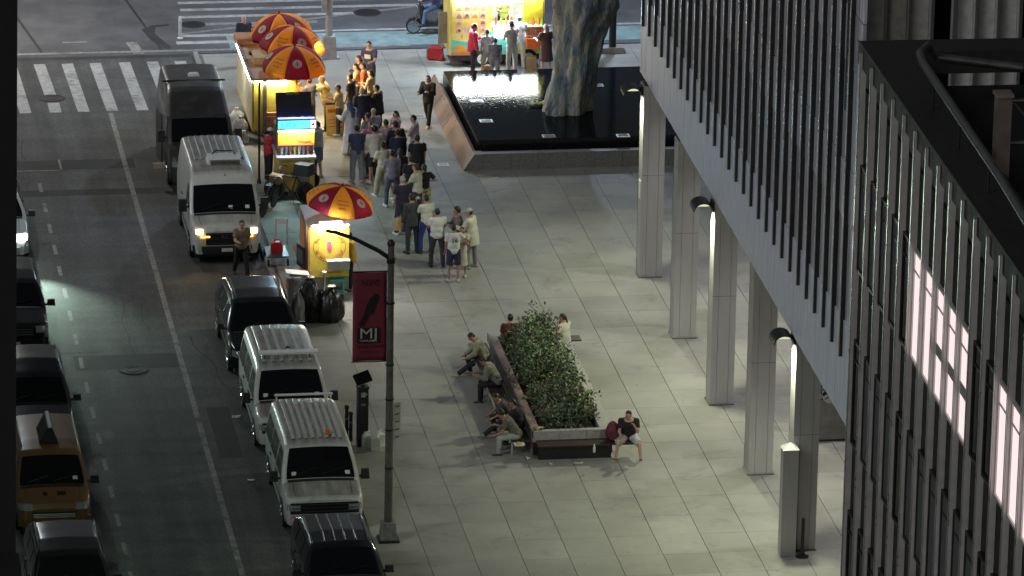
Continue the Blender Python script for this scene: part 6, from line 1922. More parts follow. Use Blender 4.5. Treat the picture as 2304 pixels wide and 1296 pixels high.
def sdf_mesh(prims, vox=0.02, k=0.03):
    lo = np.full(3, 1e9)
    hi = -lo
    for p in prims:
        if p[0] == 'c':
            r = max(p[3], p[4])
            for q in (p[1], p[2]):
                lo, hi = np.minimum(lo, np.array(q) - r), np.maximum(hi, np.array(q) + r)
        else:
            r = max(p[2])
            lo, hi = np.minimum(lo, np.array(p[1]) - r), np.maximum(hi, np.array(p[1]) + r)
    lo, hi = lo - 3 * vox, hi + 3 * vox
    n = np.ceil((hi - lo) / vox).astype(int) + 1
    gx = [lo[i] + vox * np.arange(n[i]) for i in range(3)]
    D = np.full(n, 0.3, np.float32)
    for p in prims:
        if p[0] == 'c':
            a, b = np.array(p[1], float), np.array(p[2], float)
            r = max(p[3], p[4])
            blo, bhi = np.minimum(a, b) - r - k - 2 * vox, np.maximum(a, b) + r + k + 2 * vox
        else:
            a = np.array(p[1], float)
            r = max(p[2])
            blo, bhi = a - r - k - 2 * vox, a + r + k + 2 * vox
        s0 = np.maximum(np.floor((blo - lo) / vox).astype(int), 0)
        s1 = np.minimum(np.ceil((bhi - lo) / vox).astype(int) + 1, n)
        X, Y, Z = np.meshgrid(gx[0][s0[0]:s1[0]], gx[1][s0[1]:s1[1]], gx[2][s0[2]:s1[2]], indexing='ij')
        if p[0] == 'c':
            ab = b - a
            L2 = max(ab @ ab, 1e-9)
            t = np.clip(((X - a[0]) * ab[0] + (Y - a[1]) * ab[1] + (Z - a[2]) * ab[2]) / L2, 0, 1)
            d = np.sqrt((X - a[0] - t * ab[0]) ** 2 + (Y - a[1] - t * ab[1]) ** 2 + (Z - a[2] - t * ab[2]) ** 2) - (p[3] + (p[4] - p[3]) * t)
            cuts = p[5] if len(p) > 5 else ()
        else:
            R = p[3]
            q = [X - a[0], Y - a[1], Z - a[2]]
            w = [q[0] * R[0][i] + q[1] * R[1][i] + q[2] * R[2][i] for i in range(3)]
            rr = p[2]
            k0 = np.sqrt(sum((w[i] / rr[i]) ** 2 for i in range(3)))
            k1 = np.sqrt(sum((w[i] / rr[i] ** 2) ** 2 for i in range(3))) + 1e-6
            d = k0 * (k0 - 1) / k1
            cuts = p[4] if len(p) > 4 else ()
        for (pt, nn) in cuts:
            d = np.maximum(d, (X - pt[0]) * nn[0] + (Y - pt[1]) * nn[1] + (Z - pt[2]) * nn[2])
        S = D[s0[0]:s1[0], s0[1]:s1[1], s0[2]:s1[2]]
        h = np.maximum(k - np.abs(S - d), 0) / k
        D[s0[0]:s1[0], s0[1]:s1[1], s0[2]:s1[2]] = np.minimum(S, d) - h * h * k * 0.25
    return surface_nets(D, lo, vox)

def np_obj(name, P, Q, mats, parent, extra=None, mi=None):
    nv, nq = len(P), len(Q)
    me = bpy.data.meshes.new(name)
    V = P
    if extra is not None:
        ev, ef = extra
        me.from_pydata(np.concatenate([P, np.array(ev)]).tolist(), [], Q.tolist() + [[i + nv for i in f] for f in ef])
    else:
        me.from_pydata(P.tolist(), [], Q.tolist())
    for m in mats:
        me.materials.append(m)
    if mi is not None:
        a = np.zeros(len(me.polygons), int)
        a[:len(mi)] = mi
        me.polygons.foreach_set('material_index', a.tolist())
    me.polygons.foreach_set('use_smooth', [True] * len(me.polygons))
    me.update()
    return link(name, me, parent)

def dv(f, o, s):
    f, o = RD(f), RD(o)
    return np.array([s * math.sin(o), math.cos(o) * math.sin(f), -math.cos(o) * math.cos(f)])

I3 = np.eye(3)
ARMS = {'down': (4, 7, 8, 4), 'phone': (18, 10, 95, -28), 'fold': (22, 12, 88, -62), 'pocket': (-8, 18, 38, -18), 'hip': (-18, 42, 88, -58),
        'reach': (55, 8, 25, 0), 'hold': (25, 8, 70, -8), 'chin': (30, 6, 112, -22), 'knee': (6, 9, 40, -16), 'eat': (8, 8, 84, -22), 'grip': (50, 18, 25, 4), 'out': (30, 45, 30, 30)}

def person(label, loc, face, h=1.74, arms=('down', 'down'), legs='stand', lean=2, head=(8, 0), top=('tee', (0.3, 0.3, 0.3)), bottom=('trousers', (0.05, 0.05, 0.06)),
           hair=('short', 0), skin=0, shoe=(0.5, 0.5, 0.5), bulk=1.0, group=None, sit=None, vox=0.021, prn=None, step=0.0):
    s = h / 1.75
    bulk = bulk * 1.12
    t = thing('person', label, 'person', loc, RD(face), group)
    LEG = {'stand': ((2, 4, 4), (-1, 4, 3)), 'walk': ((20, 2, 8), (-16, 2, 14)), 'ease': ((10, 7, 14), (-2, 6, 2)),
           'sit': ((84, 9, 84), (80, 10, 80)), 'sit_wide': ((80, 22, 82), (80, 22, 82)), 'sit_out': ((70, 12, 16), (86, 8, 96)), 'ride': ((72, 22, 62), (72, 22, 62)), 'sit_in': ((88, 5, 98), (88, 5, 92))}[legs]
    th, sh = 0.45 * s, 0.43 * s
    ln = RD(lean)
    upv = np.array([0, math.sin(ln), math.cos(ln)])
    fwv = np.array([0, math.cos(ln), -math.sin(ln)])
    rv = np.array([1.0, 0, 0])
    J = {}
    low = 0
    for sd, (f, o, kb) in zip((-1, 1), LEG):
        hip = np.array([sd * 0.092 * s * bulk ** 0.5, 0, -0.03 * s])
        kn = hip + th * dv(f, o, sd)
        an = kn + sh * dv(f - kb, o * 0.3, sd)
        J['hip', sd], J['kn', sd], J['an', sd] = hip, kn, an
        low = min(low, an[2])
    pz = (-low + 0.075 * s) if sit is None else sit + 0.10 * s
    off = np.array([0, 0, pz])
    for key in list(J):
        J[key] = J[key] + off
    pel = off.copy()
    waist, chest, neck = pel + 0.17 * s * upv, pel + 0.35 * s * upv, pel + 0.52 * s * upv
    hp, hy = RD(head[0] + lean * 0.6), RD(head[1])
    hf = np.array([-math.sin(hy) * math.cos(hp), math.cos(hy) * math.cos(hp), -math.sin(hp)])
    hr = np.cross(hf, [0, 0, 1.0])
    hr /= np.linalg.norm(hr)
    hu = np.cross(hr, hf)
    hc = neck + 0.05 * s * upv + 0.105 * s * hu + 0.018 * s * hf
    HR = np.stack([hr, hf, hu], 1)
    TR = np.stack([rv, fwv, upv], 1)
    b = bulk
    for sd, a in zip((-1, 1), arms):
        f, o, bd, o2 = ARMS[a]
        f += lean * (0.8 if sit is None else 0.35)
        shd = pel + 0.465 * s * upv + rv * sd * 0.178 * s * (0.6 + 0.4 * b)
        el = shd + 0.29 * s * dv(f, o, sd)
        wr = el + 0.25 * s * dv(f + bd, o2, sd)
        J['sh', sd], J['el', sd], J['wr', sd] = shd, el, wr
    foot = {}
    for sd in (-1, 1):
        an = J['an', sd]
        gz = max(0.0, an[2] - 0.075 * s)
        yaw = sd * RD(12)
        d = np.array([math.sin(yaw), math.cos(yaw), 0])
        foot[sd] = (an + np.array([0, -0.035 * s, -0.04 * s]), an + d * 0.16 * s + np.array([0, 0, -0.05 * s]))
    # ---------------- body
    pr = [('c', neck - 0.03 * s * upv, hc - 0.04 * s * hu, 0.055 * s, 0.05 * s),
          ('e', hc + 0.012 * s * hu, (0.076 * s, 0.095 * s, 0.105 * s), HR),
          ('e', hc + 0.03 * s * hf - 0.06 * s * hu, (0.055 * s, 0.06 * s, 0.06 * s), HR),
          ('c', hc + 0.09 * s * hf + 0.01 * s * hu, hc + 0.108 * s * hf - 0.028 * s * hu, 0.010 * s, 0.015 * s),
          ('e', hc + 0.078 * s * hr - 0.01 * s * hf, (0.012 * s, 0.022 * s, 0.032 * s), HR),
          ('e', hc - 0.078 * s * hr - 0.01 * s * hf, (0.012 * s, 0.022 * s, 0.032 * s), HR),
          ('e', chest + 0.02 * s * upv, (0.165 * s * b, 0.108 * s * b, 0.2 * s), TR),
          ('e', waist, (0.14 * s * b, 0.1 * s * b, 0.17 * s), TR),
          ('e', pel, (0.158 * s * b, 0.108 * s * b, 0.13 * s), TR)]
    for sd in (-1, 1):
        shd, el, wr = J['sh', sd], J['el', sd], J['wr', sd]
        fd = (wr - el) / np.linalg.norm(wr - el)
        pr += [('c', neck - 0.07 * s * upv, shd, 0.05 * s, 0.055 * s),
               ('c', shd, el, 0.05 * s * b ** 0.5, 0.038 * s), ('c', el, wr, 0.037 * s, 0.025 * s),
               ('c', wr, wr + 0.055 * s * fd, 0.026 * s, 0.032 * s),
               ('c', J['hip', sd], J['kn', sd], 0.08 * s * b ** 0.5, 0.053 * s), ('c', J['kn', sd], J['an', sd], 0.052 * s, 0.034 * s),
               ('c', foot[sd][0], foot[sd][1], 0.036 * s, 0.026 * s)]
    P, Q = sdf_mesh(pr, vox, 0.03)
    # fingers: five unequal curled tubes rooted in each palm
    fm = MB()
    for sd in (-1, 1):
        wr, el = Vector(J['wr', sd]), Vector(J['el', sd])
        fd = (wr - el).normalized()
        sx = fd.cross(Vector((0, 0, 1)))
        if sx.length < 0.2:
            sx = fd.cross(Vector((0, 1, 0)))
        sx.normalize()
        cu = sx.cross(fd) * 1.0
        if cu.dot(Vector((0, -1, 0.2))) > 0:
            cu = -cu
        for q, (lx, ll) in enumerate(((-0.027, 0.06), (-0.009, 0.072), (0.009, 0.066), (0.026, 0.052))):
            a = wr + fd * 0.07 * s + sx * lx * s
            m1 = a + fd * ll * 0.55 * s + cu * 0.008 * s
            e = m1 + (fd * 0.55 + cu * 0.8).normalized() * ll * 0.55 * s
            fm.tube([a, m1, e], [0.010 * s, 0.0095 * s, 0.007 * s], 5)
        a = wr + fd * 0.035 * s - sx * 0.024 * s
        fm.tube([a, a + (fd * 0.5 - sx * 0.7 + cu * 0.3).normalized() * 0.035 * s, a + (fd * 0.9 - sx * 0.5 + cu * 0.4).normalized() * 0.06 * s], [0.012 * s, 0.011 * s, 0.008 * s], 5)
    C = P[Q].mean(1)
    mi = np.zeros(len(Q), int)
    for ex in (-1, 1):
        e = hc + 0.088 * s * hf + ex * 0.032 * s * hr + 0.012 * s * hu
        mi[np.linalg.norm(C - e, axis=1) < 0.017 * s] = 1
    e = hc + 0.09 * s * hf - 0.062 * s * hu
    mi[np.linalg.norm((C - e) / np.array([1.6, 1.6, 0.8]), axis=1) < 0.013 * s] = 2
    np_obj('body', P, Q, [M['skin'][skin], M['eye'], cm((0.28, 0.09, 0.08))], t, (fm.v, fm.f), mi)
    # ---------------- clothing
    def mk(name, prims, c, rough=0.85, kk=0.025, mtl=None):
        P, Q = sdf_mesh(prims, vox, kk)
        return np_obj(name, P, Q, [mtl or cm(c, rough, bump=0.9, bscale=11, var=0.16, scale=5)], t)
    kind, tc = top[0], top[1]
    if kind:
        g = 0.016 * s if kind in ('tee', 'polo', 'shirt') else 0.028 * s
        hem = {'tee': -0.10, 'polo': -0.09, 'shirt': -0.11, 'jacket': -0.14, 'long': -0.28, 'dress': -0.3, 'robe': -0.3}[kind] * s
        ncut = ((neck + 0.005 * s * upv + 0.0 * fwv, upv * 0.9 + fwv * 0.25),)
        hcut = ((pel + hem * upv, -upv),)
        sp_ = [('e', chest + 0.02 * s * upv, (0.168 * s * b + g, 0.112 * s * b + g, 0.2 * s + g), TR, ncut),
               ('e', waist, (0.152 * s * b + g, 0.112 * s * b + g, 0.2 * s), TR),
               ('e', pel + 0.0 * upv, (0.162 * s * b + g, 0.114 * s * b + g, 0.16 * s), TR, hcut if kind != 'dress' else ())]
        if kind in ('jacket', 'long', 'shirt') and sit is None:
            sp_.append(('c', waist, pel + (hem + 0.02) * upv, 0.13 * s * b + g, 0.145 * s * b + g, hcut))
        for sd in (-1, 1):
            shd, el, wr = J['sh', sd], J['el', sd], J['wr', sd]
            sp_.append(('c', neck - 0.075 * s * upv, shd, 0.05 * s + g, 0.056 * s + g, ncut))
            if kind in ('tee', 'polo', 'dress'):
                m_ = shd + (el - shd) * 0.66
                d_ = (el - shd) / np.linalg.norm(el - shd)
                sp_.append(('c', shd, m_ + d_ * 0.03, 0.056 * s * b ** 0.5 + g, 0.056 * s + g, ((m_, d_),)))
            else:
                d_ = (wr - el) / np.linalg.norm(wr - el)
                e_ = wr - d_ * 0.01 * s
                sp_.append(('c', shd, el, 0.054 * s * b ** 0.5 + g, 0.046 * s + g))
                sp_.append(('c', el, e_ + d_ * 0.04, 0.044 * s + g, 0.034 * s + g, ((e_, d_),)))
        if kind in ('dress', 'robe'):
            hz = top[2] if len(top) > 2 else 0.5
            z1 = np.array([pel[0], pel[1], hz * s])
            wd = 0.2 if kind == 'robe' else 0.17
            sp_.append(('c', waist, z1 - np.array([0, 0, 0.1]), 0.13 * s * b + g, wd * s * b + g + 0.03, ((z1, np.array([0, 0, -1.0])),)))
        so_ = mk({'tee': 't_shirt', 'polo': 'polo_shirt', 'shirt': 'shirt', 'jacket': 'jacket', 'long': 'overshirt', 'dress': 'dress', 'robe': 'robe'}[kind], sp_, tc)
        if prn:
            bk = -1 if prn[1] == 'back' else 1
            c = chest + fwv * bk * (0.118 * s * b + g + 0.006) - 0.02 * s * upv
            if len(prn[0]) <= 3:
                o = text('shirt_number' if prn[0].isdigit() else 'shirt_print', prn[0], 0.2 * s, prn[2], so_, tuple(c))
                if bk > 0:
                    o.rotation_euler = (math.pi / 2 - ln, 0, math.pi)
                else:
                    o.rotation_euler = (math.pi / 2 - ln, 0, 0)
            else:
                MB().box(tuple(c), (0.2 * s, 0.012, 0.13 * s)).build('shirt_print', prn[2], so_)
    kind, bc = bottom[0], bottom[1]
    if kind:
        g = {'trousers': 0.02, 'jeans': 0.016, 'wide': 0.034, 'shorts': 0.03, 'leggings': 0.006}[kind] * s
        tp = ((pel + 0.13 * s * upv, upv),)
        bp = [('e', pel, (0.160 * s * b + g * 0.6, 0.110 * s * b + g * 0.6, 0.15 * s), TR, tp)]
        for sd in (-1, 1):
            hip, kn, an = J['hip', sd], J['kn', sd], J['an', sd]
            if kind == 'shorts':
                e_ = hip + (kn - hip) * 0.93
                d_ = (kn - hip) / np.linalg.norm(kn - hip)
                bp.append(('c', hip, e_ + d_ * 0.04, 0.082 * s * b ** 0.5 + g, 0.066 * s + g, ((e_, d_),)))
            else:
                d_ = (an - kn) / np.linalg.norm(an - kn)
                e_ = an - d_ * 0.005 * s
                bp.append(('c', hip, kn, 0.082 * s * b ** 0.5 + g, 0.056 * s + g))
                bp.append(('c', kn, e_ + d_ * 0.04, 0.055 * s + g, 0.042 * s + g * 1.1, ((e_, d_),)))
        mk({'trousers': 'trousers', 'jeans': 'jeans', 'wide': 'wide_trousers', 'shorts': 'shorts', 'leggings': 'leggings'}[kind], bp, bc, kk=0.02, mtl=bottom[2] if len(bottom) > 2 else None)
    if shoe:
        for sd in (-1, 1):
            a, e = foot[sd]
            zc = max(0.0, J['an', sd][2] - 0.075 * s - 0.002)
            cut = ((np.array([0, 0, zc + 0.002]), np.array([0, 0, -1.0])),) if sit is None or J['an', sd][2] < 0.2 else ()
            mk('shoe', [('c', a, e, 0.05 * s, 0.043 * s, cut), ('c', a, J['an', sd], 0.046 * s, 0.042 * s)], shoe, 0.6, 0.015)
    # ---------------- hair and hats
    hk, hcx = hair[0], hair[1]
    hm = M['hair'][hcx] if isinstance(hcx, int) else cm(hcx, 0.7)
    er = (0.084 * s, 0.104 * s, 0.112 * s)
    front = (hc + 0.035 * s * hf + 0.045 * s * hu, hf * 0.8 - hu * 0.6)
    nape = (hc - 0.075 * s * hu, -hu)
    capc = hc + 0.014 * s * hu - 0.008 * s * hf
    if hk != 'bald':
        hpz = [('e', capc, er, HR, (front, nape))]
        if hk == 'long':
            hpz.append(('c', hc - 0.05 * s * hf, neck - 0.14 * s * upv - 0.10 * s * fwv, 0.075 * s, 0.07 * s, (front,)))
        if hk == 'pony':
            hpz.append(('c', hc - 0.1 * s * hf + 0.03 * s * hu, hc - 0.13 * s * hf - 0.15 * s * hu, 0.032 * s, 0.022 * s))
        if hk == 'curly':
            hpz = [('e', capc + 0.01 * s * hu, (0.1 * s, 0.12 * s, 0.125 * s), HR, (front, nape))]
        if hk == 'scarf':
            hpz = [('e', hc, (0.092 * s, 0.112 * s, 0.125 * s), HR, ((hc + 0.07 * s * hf, hf),)), ('c', hc - 0.05 * s * hu, neck - 0.05 * s * upv, 0.09 * s, 0.13 * s),
                   ('c', neck - 0.06 * s * fwv, chest - 0.1 * s * fwv, 0.12 * s, 0.1 * s)]
        if hk == 'cap':
            hpz = [('e', capc + 0.008 * s * hu, (0.09 * s, 0.108 * s, 0.115 * s), HR, ((hc + 0.035 * s * hu, -hu * 0.98 - hf * 0.05),)),
                   ('e', hc + 0.12 * s * hf + 0.045 * s * hu, (0.075 * s, 0.085 * s, 0.014 * s), HR)]
        mk({'scarf': 'headscarf', 'cap': 'cap'}.get(hk, 'hair'), hpz, None, mtl=hm, kk=0.02)
        if hk == 'cap':
            mk('hair', [('e', capc, (0.082 * s, 0.102 * s, 0.108 * s), HR, ((hc + 0.04 * s * hu, hu), (hc + 0.0 * hf, hf), nape))], None, mtl=M['hair'][0], kk=0.01)
    if legs in ('stand', 'ease') and sit is None and kind == 'jeans':
        pass
    t['seat_height'] = 0
    del t['seat_height']
    return t

Q1 = 'people queuing for the carts'
def H(p, z):      # a ground position with height 0
    return (p[0], p[1], 0)
blk, nav, crm, wht = (0.014, 0.014, 0.016), (0.02, 0.024, 0.06), (0.55, 0.52, 0.40), (0.66, 0.66, 0.64)
jean, dkj, khk, gry = (0.16, 0.20, 0.28), (0.05, 0.06, 0.09), (0.42, 0.38, 0.28), (0.12, 0.12, 0.13)

# -- far end of the queue, in the warm light of the large cart
person('tall man in a printed navy shirt at the far end of the queue', (21.36, 168.87) + (0,), 150, 1.82, ('hold', 'down'), top=('tee', (0.06, 0.06, 0.13)), hair=('short', 0), skin=3, prn=('PRINT', 'front', M['white']), group=Q1)
person('brown haired woman standing just left of the tall man with the printed shirt', (20.92, 167.76) + (0,), 70, 1.66, ('phone', 'down'), top=('jacket', (0.05, 0.04, 0.09)), hair=('long', 1), skin=0, bulk=0.9, group=Q1)
person('man in a rust orange top between the two long haired women', (20.94, 166.79) + (0,), 80, 1.70, ('down', 'down'), top=('tee', (0.42, 0.10, 0.04)), hair=('short', 0), skin=1, group=Q1)
person('woman with long black hair in a top tinted as if lit yellow, facing the large cart', (20.74, 166.99) + (0,), 75, 1.62, ('fold', 'fold'), top=('tee', (0.55, 0.46, 0.24)), hair=('long', 0), skin=0, bulk=0.9, group=Q1)  # yellow cart light is put into the colour of the top
person('woman with dark hair down her back in a cream top and black trousers', (21.08, 166.11) + (0,), 60, 1.66, ('phone', 'hold'), top=('tee', (0.58, 0.46, 0.26)), bottom=('trousers', blk), hair=('long', 0), skin=0, bulk=0.92, group=Q1)
person('bare armed man in a charcoal vest nearest the menu sandwich board', (20.36, 165.38) + (0,), 60, 1.74, ('down', 'down'), top=('tee', (0.05, 0.05, 0.06)), hair=('short', 0), skin=0, group=Q1)
person('white haired man in a navy jacket seen from behind', (20.51, 163.81) + (0,), 10, 1.74, ('pocket', 'pocket'), top=('jacket', (0.016, 0.016, 0.04)), bottom=('trousers', (0.1, 0.1, 0.09)), hair=('short', 2), skin=0, bulk=1.12, group=Q1)
person('man all in black holding a phone up, at the right of the far group', (21.03, 164.11) + (0,), 60, 1.74, ('phone', 'phone'), top=('jacket', (0.018, 0.018, 0.018)), bottom=('trousers', blk), hair=('short', 0), skin=0, bulk=1.05, group=Q1)
person('woman in a long white robe with a navy headscarf', (20.00, 162.62) + (0,), 35, 1.66, ('hold', 'hold'), top=('robe', (0.62, 0.65, 0.68), 0.10), bottom=(None, None), hair=('scarf', (0.05, 0.07, 0.16)), skin=0, shoe=(0.5, 0.42, 0.36), group=Q1)
person('blond person in a pale blue top in the middle of the queue', (20.64, 161.93) + (0,), 20, 1.60, ('phone', 'phone'), top=('tee', (0.42, 0.46, 0.62)), hair=('short', 3), skin=3, bulk=0.9, group=Q1)
person('short dark haired person in grey left of the blond person', (20.43, 161.68) + (0,), 40, 1.55, ('fold', 'fold'), top=('tee', (0.25, 0.25, 0.28)), hair=('short', 0), skin=0, bulk=0.9, group=Q1)
person('young woman with long straight black hair turned to the left, mid queue', (21.29, 161.58) + (0,), 110, 1.64, ('phone', 'hold'), top=('tee', (0.35, 0.27, 0.25)), bottom=('jeans', dkj), hair=('long', 0), skin=3, bulk=0.88, group=Q1)
person('man in a bright pink shirt facing back along the queue', (20.33, 160.14) + (0,), 145, 1.72, ('hold', 'down'), top=('tee', (0.45, 0.12, 0.30)), bottom=('jeans', dkj), hair=('short', 0), skin=0, group=Q1)
person('dark haired man in a pinkish beige shirt behind the couple in navy', (20.82, 160.34) + (0,), 25, 1.72, ('down', 'hold'), top=('tee', (0.50, 0.40, 0.40)), hair=('short', 0), skin=1, group=Q1)
person('broad man in a dark blue shirt and pale loose jeans', (19.85, 159.69) + (0,), 12, 1.76, ('down', 'down'), top=('tee', (0.07, 0.10, 0.20)), bottom=('wide', (0.32, 0.36, 0.42)), hair=('short', 0), skin=0, shoe=wht, bulk=1.06, group=Q1)
person('man in a cream sweatshirt and black shorts with white trainers', (20.36, 159.50) + (0,), 8, 1.78, ('down', 'down'), top=('jacket', (0.56, 0.53, 0.46)), bottom=('shorts', (0.035, 0.03, 0.035)), hair=('curly', 0), skin=0, shoe=wht, group=Q1)
person('man in a navy jacket and dark cap, mid queue', (21.06, 159.92) + (0,), 25, 1.78, ('pocket', 'pocket'), top=('jacket', (0.022, 0.024, 0.06)), hair=('cap', (0.02, 0.02, 0.04)), skin=1, bulk=1.1, group=Q1)
person('man in a plain navy top seen from behind, in front of the capped man', (21.03, 159.27) + (0,), 5, 1.72, ('down', 'down'), top=('shirt', (0.02, 0.022, 0.05)), bottom=('jeans', dkj), hair=('short', 0), skin=1, group=Q1)
person('man in a cream shirt and pale khaki trousers with white shoes', (20.43, 157.99) + (0,), 20, 1.76, ('fold', 'fold'), legs='walk', top=('tee', crm), bottom=('wide', khk), hair=('short', 0), skin=1, shoe=wht, group=Q1)
person('man in a slate purple shirt and dark jeans', (20.58, 157.07) + (0,), 10, 1.74, ('hold', 'down'), legs='ease', top=('tee', (0.24, 0.22, 0.30)), bottom=('jeans', (0.09, 0.10, 0.14)), hair=('short', 0), skin=1, shoe=wht, group=Q1)
person('woman dressed in black with very long dark hair, mid queue', (20.86, 157.43) + (0,), 15, 1.66, ('down', 'down'), top=('shirt', blk), bottom=('jeans', (0.03, 0.03, 0.04)), hair=('long', 0), skin=0, bulk=0.95, group=Q1)
person('man in a pale pink shirt with folded arms, standing apart on the right', (21.73, 160.71) + (0,), 70, 1.74, ('fold', 'fold'), top=('tee', (0.60, 0.50, 0.54)), bottom=('jeans', (0.12, 0.13, 0.22)), hair=('short', 0), skin=0, group=Q1)
person('stocky man in a black shirt at the right side of the queue', (21.52, 158.55) + (0,), 5, 1.74, ('down', 'down'), top=('tee', (0.016, 0.016, 0.02)), bottom=('trousers', blk), hair=('short', 0), skin=0, bulk=1.12, group=Q1)
person('woman in black with long hair walking along the fountain rim', (22.78, 165.47) + (0,), 150, 1.66, ('phone', 'hold'), legs='walk', top=('jacket', (0.022, 0.02, 0.022)), bottom=('trousers', (0.015, 0.015, 0.02)), hair=('long', 0), skin=3, shoe=(0.5, 0.42, 0.3), bulk=0.95)
person('man in a black shirt with cropped hair behind the man with folded arms', (21.06, 156.41) + (0,), 10, 1.74, ('down', 'down'), top=('tee', (0.016, 0.017, 0.018)), hair=('short', 0), skin=0, group=Q1)
person('man in a cream polo shirt with folded arms and dark trousers', (21.11, 155.52) + (0,), 55, 1.76, ('fold', 'fold'), top=('polo', (0.56, 0.56, 0.48)), bottom=('trousers', (0.05, 0.055, 0.07)), hair=('short', 1), skin=0, bulk=1.08, group=Q1)
m_pat = mat('floral_trousers', (0.42, 0.36, 0.2), 0.8, var=0.3, scale=14, dirt=(0.03, 0.03, 0.03), dscale=16)
person('woman with a hand on her hip in a black top and patterned trousers', (21.37, 155.78) + (0,), 15, 1.66, ('down', 'hip'), top=('tee', blk), bottom=('wide', (0.42, 0.36, 0.2), m_pat), hair=('pony', 0), skin=0, bulk=0.88, group=Q1)
person('man in a brown black shirt and dark cap ahead of the grey haired man', (20.67, 154.45) + (0,), 40, 1.74, ('phone', 'hold'), top=('tee', (0.05, 0.042, 0.045)), bottom=('jeans', (0.12, 0.14, 0.17)), hair=('cap', (0.02, 0.02, 0.02)), skin=0, group=Q1)
person('grey haired man in a navy polo shirt carrying a paper bag', (20.53, 154.26) + (0,), 12, 1.78, ('down', 'down'), legs='ease', top=('polo', (0.025, 0.025, 0.045)), bottom=('trousers', (0.04, 0.045, 0.07)), hair=('short', 2), skin=3, shoe=wht, bulk=1.08, group=Q1)
person('child in a striped top and pale blue cap beside the man in a suit', (20.87, 153.36) + (0,), 15, 1.42, ('down', 'down'), top=('tee', (0.1, 0.1, 0.1), ), bottom=('jeans', (0.36, 0.45, 0.55)), hair=('cap', (0.36, 0.44, 0.55)), skin=0, bulk=0.95, group=Q1)
person('man in a dark grey suit with black shoes', (20.58, 152.53) + (0,), 20, 1.76, ('down', 'down'), top=('jacket', (0.045, 0.05, 0.055)), bottom=('trousers', (0.045, 0.05, 0.055)), hair=('short', 0), skin=1, shoe=(0.02, 0.02, 0.02), group=Q1)
person('man in a cream shirt and bright blue trousers', (20.99, 152.49) + (0,), 25, 1.74, ('fold', 'fold'), legs='ease', top=('tee', (0.60, 0.60, 0.50)), bottom=('trousers', (0.035, 0.05, 0.22)), hair=('short', 0), skin=1, shoe=(0.04, 0.03, 0.03), group=Q1)
person('man in a white shirt and charcoal trousers standing with feet apart', (21.13, 151.21) + (0,), 5, 1.72, ('hold', 'hold'), legs='ease', top=('tee', (0.64, 0.65, 0.63)), bottom=('trousers', (0.05, 0.05, 0.06)), hair=('short', 0), skin=1, shoe=(0.03, 0.03, 0.03), bulk=1.12, group=Q1)
person('boy in a white numbered shirt and navy shorts at the tail of the queue', (21.40, 149.77) + (0,), 3, 1.68, ('down', 'out'), top=('tee', (0.60, 0.62, 0.60)), bottom=('shorts', (0.025, 0.03, 0.075)), hair=('short', 0), skin=1, shoe=(0.45, 0.42, 0.38), prn=('16', 'back', M['black']), group=Q1)
person('girl with long dark hair in a cream dress in front of the boy', (21.70, 150.24) + (0,), 160, 1.48, ('fold', 'fold'), top=('dress', (0.56, 0.53, 0.40), 0.42), bottom=(None, None), hair=('long', 0), skin=1, shoe=(0.5, 0.48, 0.4), bulk=0.85, group=Q1)
person('man in a pale cap, long cream overshirt and grey trousers', (22.10, 150.99) + (0,), 60, 1.76, ('hold', 'down'), legs='ease', lean=6, top=('long', (0.58, 0.58, 0.46)), bottom=('trousers', (0.22, 0.21, 0.21)), hair=('cap', (0.42, 0.46, 0.40)), skin=1, shoe=(0.3, 0.3, 0.32), bulk=1.05, group=Q1)
person('dark haired man in a brown patterned shirt facing left behind the capped man', (21.74, 151.27) + (0,), 95, 1.74, ('phone', 'hold'), top=('shirt', (0.16, 0.13, 0.12)), hair=('curly', 0), skin=1, group=Q1)
paper_bag('tan paper bag hanging from the hand of the grey haired man', (20.30, 153.54) + (0.42,), 0.9, 0.8, (0.50, 0.36, 0.18))

# -- around the carts
VN = 'people working or waiting at the carts'
person('vendor in a red shirt and white cap behind the drinks cart', (17.19, 159.84) + (0,), -70, 1.70, ('reach', 'hold'), top=('tee', (0.42, 0.03, 0.05)), bottom=('trousers', blk), hair=('cap', (0.6, 0.62, 0.58)), skin=2, group=VN)
person('man in a pale blue shirt and denim shorts at the drinks cart', (18.74, 160.16) + (0,), 75, 1.78, ('hold', 'hold'), legs='ease', top=('tee', (0.52, 0.60, 0.66)), bottom=('shorts', (0.16, 0.20, 0.28)), hair=('short', 1), skin=3, shoe=wht, bulk=1.05, group=VN)
person('man in a yellow lit cream shirt leaning over the large cart counter', (19.61, 165.32) + (0,), 75, 1.72, ('reach', 'reach'), lean=14, top=('shirt', (0.62, 0.50, 0.20)), bottom=('trousers', (0.4, 0.3, 0.25)), hair=('short', 3), skin=0, bulk=1.2, group=VN)  # the cart's yellow light is put into the cream shirt's colour
person('small person close behind the man leaning at the large cart', (19.91, 164.71) + (0,), 70, 1.60, ('hold', 'hold'), top=('tee', (0.55, 0.45, 0.22)), bottom=('trousers', (0.06, 0.05, 0.06)), hair=('short', 1), skin=2, group=VN)
person('man in a grey shirt with a red scarf at the large cart', (19.03, 165.02) + (0,), 40, 1.76, ('hold', 'hold'), top=('tee', (0.22, 0.22, 0.26)), bottom=('trousers', (0.12, 0.12, 0.16)), hair=('cap', (0.5, 0.06, 0.06)), skin=1, group=VN)
person('vendor in an orange top working under the nearest large parasol', (18.62, 165.07) + (0,), -110, 1.70, ('reach', 'hold'), top=('tee', (0.62, 0.30, 0.05)), hair=('short', 0), skin=1, group=VN)
person('woman in a dark jacket with a pink scarf beyond the large cart', (17.78, 172.83) + (0,), 10, 1.66, ('down', 'down'), top=('jacket', (0.05, 0.06, 0.10)), hair=('long', (0.62, 0.40, 0.38)), skin=3)
